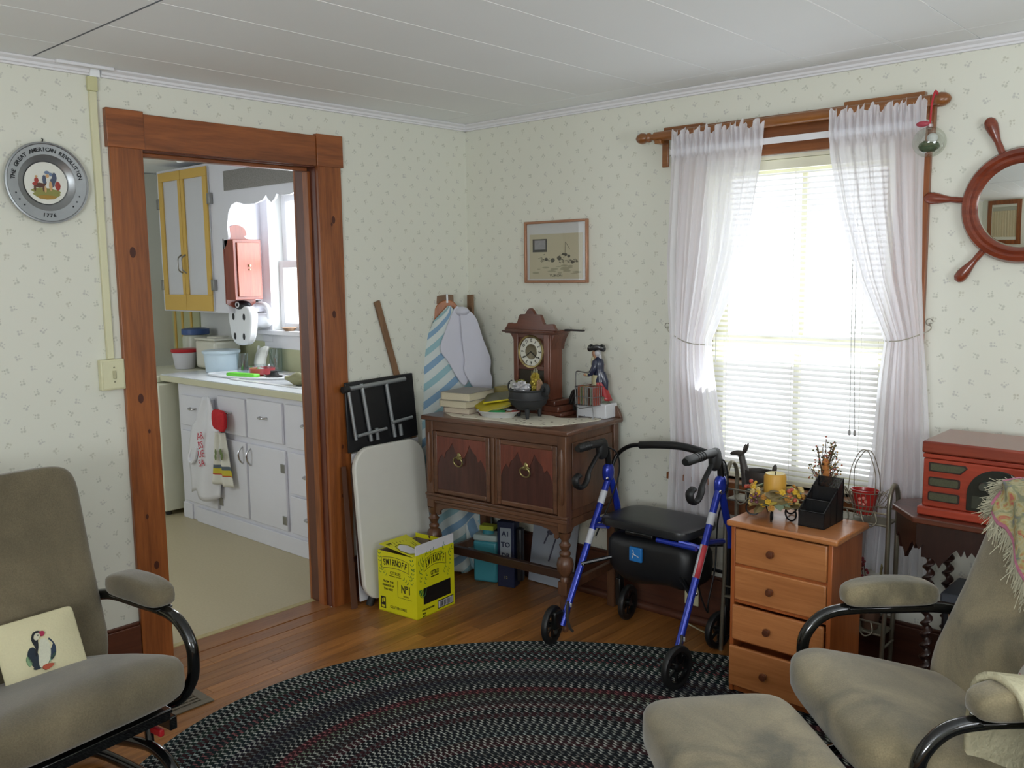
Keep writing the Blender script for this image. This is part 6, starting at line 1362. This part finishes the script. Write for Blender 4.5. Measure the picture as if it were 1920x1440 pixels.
for z0, z1, x1 in ((.888, .917, 2.548), (.840, .870, 2.528), (.792, .822, 2.528)):
    xs2 = rr_(RXa+.018, x1, z0, z1, .006, 3) if x1 < 2.54 else [(RXa+.018, z0), (x1-.02, z0), (x1, z1-.008), (x1-.006, z1), (RXa+.018, z1)]
    ob('grille_frame', G().prism(xs2, RY0-.003, RY0+.001, 'xz'), DKG, ra, world=True, bev=.001)
    cxm = sum(p[0] for p in xs2)/len(xs2); czm = sum(p[1] for p in xs2)/len(xs2)
    ob('grille', G().prism([(cxm+(p[0]-cxm)*.90, czm+(p[1]-czm)*.74) for p in xs2], RY0-.0045, RY0-.003, 'xz'), GR, ra, world=True)
arch = [(2.548, .778)]+[(2.6375-.0895*cos(a), .83+.085*sin(a)) for a in [i*pi/14 for i in range(15)]]+[(2.727, .778)]
ob('dial_panel', G().prism(arch, RY0-.004, RY0+.001, 'xz'), M('dial_dark', '252a26', .2), ra, world=True, bev=.002)
ob('speaker_dial', G().lathe([(.030, .004), (.034, .008), (.031, .010), (.0, .007)], (2.66, RY0, .865), 28, MY), M('dial_rim', '1a1a18', .25, .4), ra, world=True)
ob('knob', G().lathe([(.015, .004), (.014, .018), (.011, .022), (0, .022)], (2.598, RY0, .862), 20, MY), M('knob_grey', '55584f', .3, .5), ra, world=True); ob('knob', G().lathe([(.015, .004), (.014, .018), (.011, .022), (0, .022)], (2.70, RY0, .862), 20, MY), MC['knob_grey'], ra, world=True)
ob('display', G().box(2.565, RY0-.006, .788, 2.71, RY0-.004, .828), M('display_green', '3a4038', .15), ra, world=True)
for z0, z1, x0 in ((.888, .917, 2.727), (.840, .870, 2.747), (.792, .822, 2.747)): ob('grille', G().box(x0, RY0-.003, z0, RXb-.018, RY0+.001, z1), GR, ra, world=True)
# ================================================================== CHAIRS
def suede(name, c1, c2, sc=3.2):
    m, nt, b = newmat(name); tc = nd(nt, 'ShaderNodeTexCoord')
    n = nd(nt, 'ShaderNodeTexNoise', ins={'Scale': sc, 'Detail': 5, 'Distortion': .8}); nt.links.new(tc.outputs['Object'], n.inputs['Vector'])
    n2 = nd(nt, 'ShaderNodeTexNoise', ins={'Scale': 260, 'Detail': 3}); nt.links.new(tc.outputs['Object'], n2.inputs['Vector'])
    r = nd(nt, 'ShaderNodeValToRGB'); r.color_ramp.elements[0].position = .36; r.color_ramp.elements[1].position = .64; r.color_ramp.elements[0].color = rgb(c2); r.color_ramp.elements[1].color = rgb(c1)
    nt.links.new(n.outputs['Fac'], r.inputs['Fac']); mx = nd(nt, 'ShaderNodeMix', data_type='RGBA', blend_type='OVERLAY'); mx.inputs['Factor'].default_value = .35
    nt.links.new(r.outputs['Color'], mx.inputs['A']); nt.links.new(n2.outputs['Fac'], mx.inputs['B']); nt.links.new(mx.outputs['Result'], b.inputs['Base Color'])
    b.inputs['Roughness'].default_value = .9; b.inputs['Sheen Weight'].default_value = .35; b.inputs['Sheen Roughness'].default_value = .5; b.inputs['Specular IOR Level'].default_value = .15
    bp = nd(nt, 'ShaderNodeBump', ins={'Strength': .15, 'Distance': .004}); nt.links.new(n2.outputs['Fac'], bp.inputs['Height']); nt.links.new(bp.outputs['Normal'], b.inputs['Normal']); return m
SUE = suede('olive_suede', '746a54', '5a5342'); SUE2 = suede('olive_suede_worn', '93876a', '5f5a49', 4.5)
BTUBE = M('black_gloss_tube', '0f1112', .16, .3, var=0, coat=.8)
def glider(label, loc, rz, sue, lean=17, top=.10, hw=.30):
    t = thing('glider_chair', label, 'armchair', loc, radians(rz))
    # seat: rounded slab, thicker front roll, sloping back
    def sf(p): return (p.x, p.y*(1-.10*max(0, -p.x)/.25), p.z*(1.15+.5*p.x)+.055*p.x/.27+.016*(1-(p.x/.27)**2)*(1-(p.y/.28)**2)-.02*max(0, p.x-.18)/.09)
    ob('seat', G().ell((.02, 0, .385), (.275, .298, .052), 56, 20, .45, .36, sf), sue, t, smooth=180)
    # back: tall padded slab leaning backwards
    TL = radians(lean)
    def bf(p):
        z = p.z; s = (z+.33)/.66; w = 1.0+.03*(1-abs(2*s-.75))-top*max(0, s-.45)/.55
        bulge = .018*sin(pi*min(1, max(0, s*1.7)))
        return (p.x*1.0+bulge+.010*cos(6*s), p.y*w, z)
    mt4 = Matrix.Rotation(-TL, 4, 'Y')
    ob('backrest', G().ell((-.285, 0, .635), (.055, hw, .335), 56, 32, .22, .40, bf, mt4), sue, t, smooth=180)
    for s in (-1, 1):
        y = s*.335
        pts = cat([(-.30, y*.96, .53), (-.20, y, .552), (-.05, y, .556), (.07, y, .556), (.145, y, .54), (.195, y, .49), (.206, y, .43), (.190, y, .365), (.14, y*.95, .30), (.04, y*.88, .265)], 6)
        ob('arm_tube', G().tube(pts, .0175, 14), BTUBE, t, smooth=60)
        def pf(p): return (p.x, p.y, p.z*(1+.25*cos(p.x*9))+ .010*(1-(p.x/.14)**2))
        ob('arm_pad', G().ell((-.045, y, .597), (.140, .047, .031), 40, 12, .5, .5, pf), sue, t, smooth=180)
        ob('pad_bracket', G().box(-.17, y-.028, .560, .08, y+.028, .567), BTUBE, t, bev=.003)
        # base loops
        bpts = cat([(.27, s*.16, .03), (.25, s*.26, .03), (.20, s*.29, .03), (-.20, s*.29, .03), (-.30, s*.25, .03), (-.32, s*.12, .03)], 6)
        ob('base_tube', G().tube(bpts, .0165, 12), BTUBE, t); ob('upright', G().tube([(.08, s*.26, .17), (.06, s*.27, .24)], .013, 10), BTUBE, t); ob('upright', G().tube([(-.12, s*.26, .13), (-.10, s*.27, .24)], .013, 10), BTUBE, t)
        ob('arched_tube', G().tube(cat([(-.29, s*.25, .03), (-.24, s*.25, .10), (-.05, s*.25, .15), (.10, s*.25, .175), (.19, s*.25, .15), (.235, s*.25, .09), (.25, s*.25, .03)], 6), .0165, 12), BTUBE, t)
        ob('side_rail', G().box(-.22, s*.27-.012, .245, .19, s*.27+.012, .285), BTUBE, t, bev=.004)
    ob('front_tube', G().tube(cat([(.27, -.16, .03), (.285, -.08, .03), (.285, .08, .03), (.27, .16, .03)], 5), .0165, 12), BTUBE, t)
    ob('seat_frame', G().box(-.22, -.26, .305, .205, .26, .320).box(.16, -.26, .282, .195, .26, .306), BTUBE, t, bev=.004)
    ob('swing_bar', G().tube([(.06, -.29, .24), (.06, .29, .24)], .012, 8).tube([(-.10, -.29, .24), (-.10, .29, .24)], .012, 8), BTUBE, t)
    ob('latch', G().box(.06, .262, .205, .13, .278, .228), M('red_latch', 'b02028', .4), t, bev=.004)
    return t
glider('olive suede glider chair holding the puffin pillow at the left of the photo', (.815, -2.50, 0), 7, SUE, 10, .01, .31)
glider('olive suede glider chair with fringed throw beside the radio table', (2.665, -1.035, 0), 225, SUE2)
# ottoman
ot = thing('ottoman', 'olive suede gliding ottoman in front of the chair with the fringed throw', 'ottoman', (2.365, -1.47, 0), radians(228))
ob('cushion', G().ell((0, 0, .355), (.205, .245, .065), 60, 18, .42, .34, lambda p: (p.x, p.y, p.z+.012*(1-(p.x/.21)**2)*(1-(p.y/.25)**2)-.006*math.exp(-((p.x/.05)**2+(p.y/.05)**2)))), SUE2, ot, smooth=180)
ob('frame', G().box(-.16, -.19, .265, .16, .19, .288), BTUBE, ot, bev=.004)
for s in (-1, 1): ob('base_tube', G().tube(cat([(-.20, s*.19, .03), (-.17, s*.22, .025), (.17, s*.22, .025), (.20, s*.19, .03)], 5), .0165, 10), BTUBE, ot); ob('upright', G().tube([(.08, s*.21, .03), (.07, s*.17, .27)], .013, 8).tube([(-.08, s*.21, .03), (-.07, s*.17, .27)], .013, 8), BTUBE, ot)
ob('cross_tube', G().tube([(-.20, -.19, .03), (-.20, .19, .03)], .014, 8).tube([(.20, -.19, .03), (.20, .19, .03)], .014, 8), BTUBE, ot)

# puffin pillow
pp = thing('puffin_pillow', 'small cream pillow with a needlework puffin on the left glider chair', 'pillow', (.72, -2.55, .42))
def placed(o, origin, x, y):
    m = frame(origin, x, y); o.matrix_world = m; WM[o.name] = m
PO = V((.722, -2.452, .405)); placed(pp, PO, (-.06, 1, .0), (-.50, .0, 1))
PW, PH = .205, .165
CRM = M('cream_linen', 'cfc8a4', .9, var=.05, scale=160, bump=.2)
ob('pillow', G().ell((0, PH/2+.01, .02), (PW/2+.01, PH/2+.01, .026), 48, 16, .8, .12, lambda p: (p.x*(1-.0), p.y, p.z*(max(.12, (1-(p.x/(PW/2+.012))**2))*max(.12, (1-(p.y/(PH/2+.012))**2)))**.45)), CRM, pp, smooth=180)
def flat(name, pts, col, h=.0555, n=3):
    pts = [(p[0]*.72-.012, p[1]*.72+.006) for p in pts]; h -= .0105
    q = cat2(pts, n, True); ob(name, G().prism([(p[0], p[1]) for p in q], h-.006, h, 'xy'), M('thread_'+col, col, .9, var=.15, scale=200), pp, smooth=0)
flat('puffin_wing', [(-.030, .045), (-.045, .07), (-.05, .10), (-.038, .125), (-.02, .125), (-.012, .10), (-.016, .06)], '26303a')
flat('puffin_wing', [(.028, .06), (.050, .075), (.058, .105), (.052, .13), (.040, .145), (.036, .11)], '2c3a4c')
flat('puffin_wing_edge', [(-.052, .06), (-.058, .085), (-.050, .10), (-.040, .07)], '7c9a74'); flat('puffin_wing_edge', [(.020, .052), (.046, .072), (.052, .085), (.03, .07)], '7ca084')
flat('puffin_body', [(-.018, .045), (-.012, .09), (.0, .135), (.016, .15), (.034, .14), (.038, .11), (.028, .07), (.008, .048)], 'c8c8b4', .0570)
flat('puffin_neck', [(-.022, .09), (-.016, .12), (-.022, .155), (-.008, .182), (.012, .182), (.014, .168), (.0, .150), (-.006, .12)], '20242a', .0585)
flat('puffin_face', [(-.014, .160), (-.006, .174), (.008, .174), (.012, .164), (.0, .150), (-.01, .150)], 'c8c4ac', .060)
flat('puffin_beak', [(.010, .176), (.024, .178), (.030, .168), (.022, .158), (.012, .162)], 'a02c4c', .060)
flat('puffin_eye', [(.000, .166), (.003, .169), (.006, .166), (.003, .163)], '20242a', .0612)
flat('puffin_foot', [(-.008, .046), (.01, .05), (.034, .044), (.026, .034), (.004, .028), (-.006, .036)], 'a8503a', .0575)
flat('puffin_tail', [(-.040, .048), (-.022, .058), (-.008, .044), (-.03, .040)], '26303a', .0565)

# fringed throw over the right chair's back corner
BASEM = Matrix.Translation((2.665, -1.035, 0)) @ Matrix.Rotation(radians(225), 4, 'Z')
def C(x, y, z): return BASEM @ V((x, y, z))
def tapm():
    m, nt, b = newmat('tapestry'); tc = nd(nt, 'ShaderNodeTexCoord'); n = nd(nt, 'ShaderNodeTexNoise', ins={'Scale': 26, 'Detail': 3, 'Distortion': 1.5}); nt.links.new(tc.outputs['Object'], n.inputs['Vector'])
    r = nd(nt, 'ShaderNodeValToRGB'); nt.links.new(n.outputs['Fac'], r.inputs[0]); cs = [(.25, '6c7088'), (.40, '8a8c68'), (.50, 'b0a888'), (.58, 'a89a60'), (.66, 'b06c5c'), (.75, 'a83a34')]
    for i, (p, c_) in enumerate(cs): e = r.color_ramp.elements[i] if i < 2 else r.color_ramp.elements.new(p); e.position = p; e.color = rgb(c_)
    nt.links.new(r.outputs[0], b.inputs['Base Color']); b.inputs['Roughness'].default_value = .95; return m
TAP = tapm(); th = thing('fringed_throw', 'floral tapestry throw with cream fringe over the top of the right glider chair', 'throw', tuple(C(-.33, 0, .98)))
TLr = radians(17)
def front(y, s, off=.0):     # point on the backrest front surface; s = height along the back 0..1
    x = -.285+.06-(s-.5)*.66*math.tan(TLr)+off; return C(x, y, .635+(s-.5)*.66*1.0*cos(TLr))
def thr(u, v):
    # v: 0 bottom front edge, 1 over the top and behind; u across from the window-side edge (-y) inward
    y = .38*u-.205; drop = .88-.36*min(u, .6)+.01*sin(9*u)
    if v < .75:
        s = drop+(1.01-drop)*(v/.75); q = C(0, 0, 0); p = front(y, s, .026+.006*sin(18*u+9*v)+(.012 if u < .15 else 0)); return tuple(p)
    w = (v-.75)/.25; p0 = front(y, 1.01, .02); p1 = front(y, .90, -.15); mid = front(y, 1.04, -.06)
    p = p0*(1-w)**2+mid*2*w*(1-w)+p1*w*w; return tuple(p)
ob('cloth', G().sheet(thr, 40, 40), TAP, th, world=True, solid=.006, smooth=80)
g = G(); ed = [V(thr(0, v/30)) for v in range(31)]+[V(thr(u/30, 0)) for u in range(31)]
g.tube([V(thr(0, v/24)) for v in range(22, -1, -1)]+[V(thr(u/24, 0)) for u in range(1, 25)], .006, 6); ob('braid_edge', g, M('rose_braid', 'a8687c', .9, var=.3, scale=120), th, world=True)
g = G(); r_ = random.Random(41); path = [V(thr(.02, v/60)) for v in range(50, -1, -1)]+[V(thr(u/60, 0.0)) for u in range(1, 61)]
for i, p in enumerate(path):
    side = i < 50
    for k in range(9):
        dirv = (C(0, -1, -.35)-C(0, 0, 0)) if side else (C(.05, -.15, -1)-C(0, 0, 0)); dirv = dirv.normalized()
        j = V((r_.gauss(0, .25), r_.gauss(0, .25), r_.gauss(0, .25))); L = r_.uniform(.03, .05); q = p+V((r_.gauss(0, .003),)*3)
        g.tube([q, q+(dirv+j*.6)*L*.5, q+(dirv+j)*L+V((0, 0, -.006))], .0011, 3, cap=False)
ob('fringe', g, M('fringe_cream', 'b8b49c', .95, var=.1), th, world=True, smooth=0, kind='stuff')

# cream fleece over the near arm, floral cloth at the seat corner
FLE = M('cream_fleece', 'c0ba9c', .98, var=.1, scale=50, bump=.9)
fp = thing('fleece_cover', 'cream fleece draped over the near armrest of the right glider chair', 'fleece', tuple(C(-.05, .335, .62)))
def flf(u, v):
    a = pi*(v-.40)/.34 if v > .40 else 0; x = .035-.36*u+.02*sin(6*v+5*u)-.03*max(0, v-.7); r = .072+.006*sin(13*u+4*v)
    if v <= .40: y = .335-r+.004*sin(9*u); z = .590-.33*(1-v/.40)
    elif a > pi: y = .335+r+.02; z = .585-(a-pi)*.17
    else: y = .335-r*cos(a); z = .590+r*.82*sin(a)
    return tuple(C(x, y, z))
ob('fleece', G().sheet(flf, 40, 40), FLE, fp, world=True, solid=.016, smooth=80)
FLO = None
def flom():
    m, nt, b = newmat('rose_print'); tc = nd(nt, 'ShaderNodeTexCoord'); v = nd(nt, 'ShaderNodeTexVoronoi', ins={'Scale': 22}); nt.links.new(tc.outputs['Object'], v.inputs['Vector'])
    n = nd(nt, 'ShaderNodeTexNoise', ins={'Scale': 90}); nt.links.new(tc.outputs['Object'], n.inputs['Vector']); k = mnode(nt, 'LESS_THAN', mnode(nt, 'ADD', v.outputs['Distance'], mnode(nt, 'MULTIPLY', n.outputs['Fac'], .3)), .46)
    mx = nd(nt, 'ShaderNodeMix', data_type='RGBA'); mx.inputs['A'].default_value = rgb('b4b0a8'); mx.inputs['B'].default_value = rgb('a0606c'); nt.links.new(k, mx.inputs['Factor']); nt.links.new(mx.outputs['Result'], b.inputs['Base Color']); b.inputs['Roughness'].default_value = .9; return m
fc = thing('floral_cushion', 'white cushion with a rose print behind the near armrest of the right chair', 'cushion', tuple(C(-.12, .16, .42)))
ob('cover', G().ell(tuple(C(-.185, .235, .545)), (.095, .09, .10), 30, 14, .7, .6), flom(), fc, world=True, smooth=180)

# ================================================================== BRAIDED RUG
def rugm():
    m, nt, b = newmat('braided_wool'); uv = nd(nt, 'ShaderNodeUVMap'); sp = nd(nt, 'ShaderNodeSeparateXYZ'); nt.links.new(uv.outputs[0], sp.inputs[0])
    ring = mnode(nt, 'FLOOR', sp.outputs['Y']); fy = mnode(nt, 'FRACT', sp.outputs['Y'])
    # braid chevrons: u measured in strand lengths
    ph = mnode(nt, 'ADD', sp.outputs['X'], mnode(nt, 'MULTIPLY', mnode(nt, 'ABSOLUTE', mnode(nt, 'SUBTRACT', fy, .5)), 2.2)); st = mnode(nt, 'FLOOR', ph)
    cb_ = nd(nt, 'ShaderNodeCombineXYZ'); nt.links.new(mnode(nt, 'MODULO', st, 3), cb_.inputs[0]); nt.links.new(ring, cb_.inputs[1]); nt.links.new(mnode(nt, 'GREATER_THAN', fy, .5), cb_.inputs[2])
    side = mnode(nt, 'GREATER_THAN', fy, .5)
    stp = mnode(nt, 'MODULO', mnode(nt, 'ADD', st, mnode(nt, 'MULTIPLY', side, 1)), 3)
    bandv = nd(nt, 'ShaderNodeTexWhiteNoise', noise_dimensions='1D'); nt.links.new(mnode(nt, 'FLOOR', mnode(nt, 'DIVIDE', ring, 2)), bandv.inputs['W'])
    base = nd(nt, 'ShaderNodeValToRGB'); base.color_ramp.interpolation = 'CONSTANT'; nt.links.new(bandv.outputs['Value'], base.inputs[0])
    cs = [(0, '1d1f22'), (.22, '23262a'), (.40, '2e2426'), (.52, '1f2a2c'), (.64, '26242c'), (.76, '382226'), (.86, '24302c'), (.93, '2a2a2a')]
    for i, (p, c_) in enumerate(cs): e = base.color_ramp.elements[i] if i < 2 else base.color_ramp.elements.new(p); e.position = p; e.color = rgb(c_)
    fl_ = nd(nt, 'ShaderNodeTexWhiteNoise', noise_dimensions='1D'); nt.links.new(mnode(nt, 'ADD', mnode(nt, 'FLOOR', mnode(nt, 'DIVIDE', ring, 2)), 55.3), fl_.inputs['W'])
    fc_ = nd(nt, 'ShaderNodeValToRGB'); fc_.color_ramp.interpolation = 'CONSTANT'; nt.links.new(fl_.outputs['Value'], fc_.inputs[0])
    cs = [(0, '666c6c'), (.12, 'b4b6b0'), (.38, 'a8ada4'), (.52, '80827e'), (.62, 'a0aaa6'), (.70, '8f5a5c'), (.80, '7e8a78'), (.88, 'bcbcb4'), (.95, '55706e')]
    for i, (p, c_) in enumerate(cs): e = fc_.color_ramp.elements[i] if i < 2 else fc_.color_ramp.elements.new(p); e.position = p; e.color = rgb(c_)
    k = mnode(nt, 'LESS_THAN', stp, .5); wn = nd(nt, 'ShaderNodeTexWhiteNoise', noise_dimensions='2D'); cb2 = nd(nt, 'ShaderNodeCombineXYZ'); nt.links.new(st, cb2.inputs[0]); nt.links.new(sp.outputs['Y'], cb2.inputs[1]) if False else nt.links.new(ring, cb2.inputs[1]); nt.links.new(cb2.outputs[0], wn.inputs['Vector'])
    edge = mnode(nt, 'POWER', mnode(nt, 'SINE', mnode(nt, 'MULTIPLY', mnode(nt, 'FRACT', ph), pi)), .6)
    k2 = mnode(nt, 'MULTIPLY', mnode(nt, 'MULTIPLY', k, edge), mnode(nt, 'MULTIPLY_ADD', wn.outputs['Value'], .4, .65), clamp=True)
    mx = nd(nt, 'ShaderNodeMix', data_type='RGBA'); nt.links.new(k2, mx.inputs['Factor']); nt.links.new(base.outputs[0], mx.inputs['A']); nt.links.new(fc_.outputs[0], mx.inputs['B'])
    nt.links.new(mx.outputs['Result'], b.inputs['Base Color']); b.inputs['Roughness'].default_value = .95; b.inputs['Specular IOR Level'].default_value = .1
    fr3 = mnode(nt, 'FRACT', ph); hgt = mnode(nt, 'SINE', mnode(nt, 'MULTIPLY', fr3, pi)); bp = nd(nt, 'ShaderNodeBump', ins={'Strength': .8, 'Distance': .004}); nt.links.new(hgt, bp.inputs['Height']); nt.links.new(bp.outputs['Normal'], b.inputs['Normal']); return m
rug = thing('braided_rug', 'large oval braided rug in charcoal, white and plum on the oak floor', 'rug', (2.62, -1.60, 0))
A0, B0_, PT = 2.13, 1.52, .0165
g = G(); NR = 92; me_v = []; NS = 260
uvl = None
vs = []; uvs = []; fs = []
for k in range(NR):
    hw = PT/2; a_, b_ = A0-PT*k-hw, B0_-PT*k-hw
    if b_ < .02: break
    if b_ <= 0: break
    # perimeter for uv
    per = pi*(3*(a_+b_)-sqrt((3*a_+b_)*(a_+3*b_)))
    nstr = 3*max(3, round(per/.030/1.0)*1)
    ns = NS if k < 60 else 160; base_i = len(vs)
    for i in range(ns+1):
        t = 2*pi*i/ns; c_, s_ = cos(t), sin(t); nx, ny = c_*b_, s_*a_; L = sqrt(nx*nx+ny*ny)+1e-9; nx /= L; ny /= L
        for (o_, z, q) in ((-hw, .0010, 0.02), (-hw*.55, .0045, .25), (0, .0055, .5), (hw*.55, .0045, .75), (hw, .0010, .98)):
            vs.append(V((a_*c_+nx*o_, b_*s_+ny*o_, z))); uvs.append((nstr*i/ns, k+q))
    for i in range(ns):
        for j in range(4): p = base_i+i*5+j; fs.append((p, p+5, p+6, p+1))
g.add(vs, fs, uvs); ob('braid', g, rugm(), rug, kind='stuff', smooth=180)
ob('backing', G().lathe([(0, .0005), (1, .0005), (1, .001), (0, .001)], n=96, sx=A0-.004, sy=B0_-.004), M('rug_backing', '1a1a1a', .9), rug)

# floor grille
gr_ = thing('floor_grille', 'brown metal floor register let into the oak boards by the left chair', 'floor vent', (.32, -2.0, 0))
GM = M('grille_brown', '6a6252', .5, .3, var=.1)
x0, x1, y0, y1 = .235, .435, -2.36, -1.79
ob('frame', G().box(x0, y0, .001, x0+.03, y1, .007).box(x1-.03, y0, .001, x1, y1, .007).box(x0+.03, y0, .001, x1-.03, y0+.035, .007).box(x0+.03, y1-.035, .001, x1-.03, y1, .007), GM, gr_, world=True, bev=.002)
ob('duct_shade_sheet', G().box(x0+.03, y0+.035, .0006, x1-.03, y1-.035, .001), BLK, gr_, world=True)  # black sheet painting the shade inside the duct
for i in range(6): x = x0+.042+.0225*i; ob('slat', G().box(x-.006, y0+.035, .002, x+.006, y1-.035, .006), GM, gr_, world=True)
for i in range(11): y = y0+.07+.043*i; ob('crossbar', G().box(x0+.03, y-.003, .0015, x1-.03, y+.003, .005), GM, gr_, world=True)
for o in (ch, cs, cn, wr, mo): o.location.z += .0058
bpy.data.objects['rollator_walker'].location = (1.30+.06, -.30-.07, 0)
for o in bpy.data.objects:
    if '_m' in o: del o['_m']
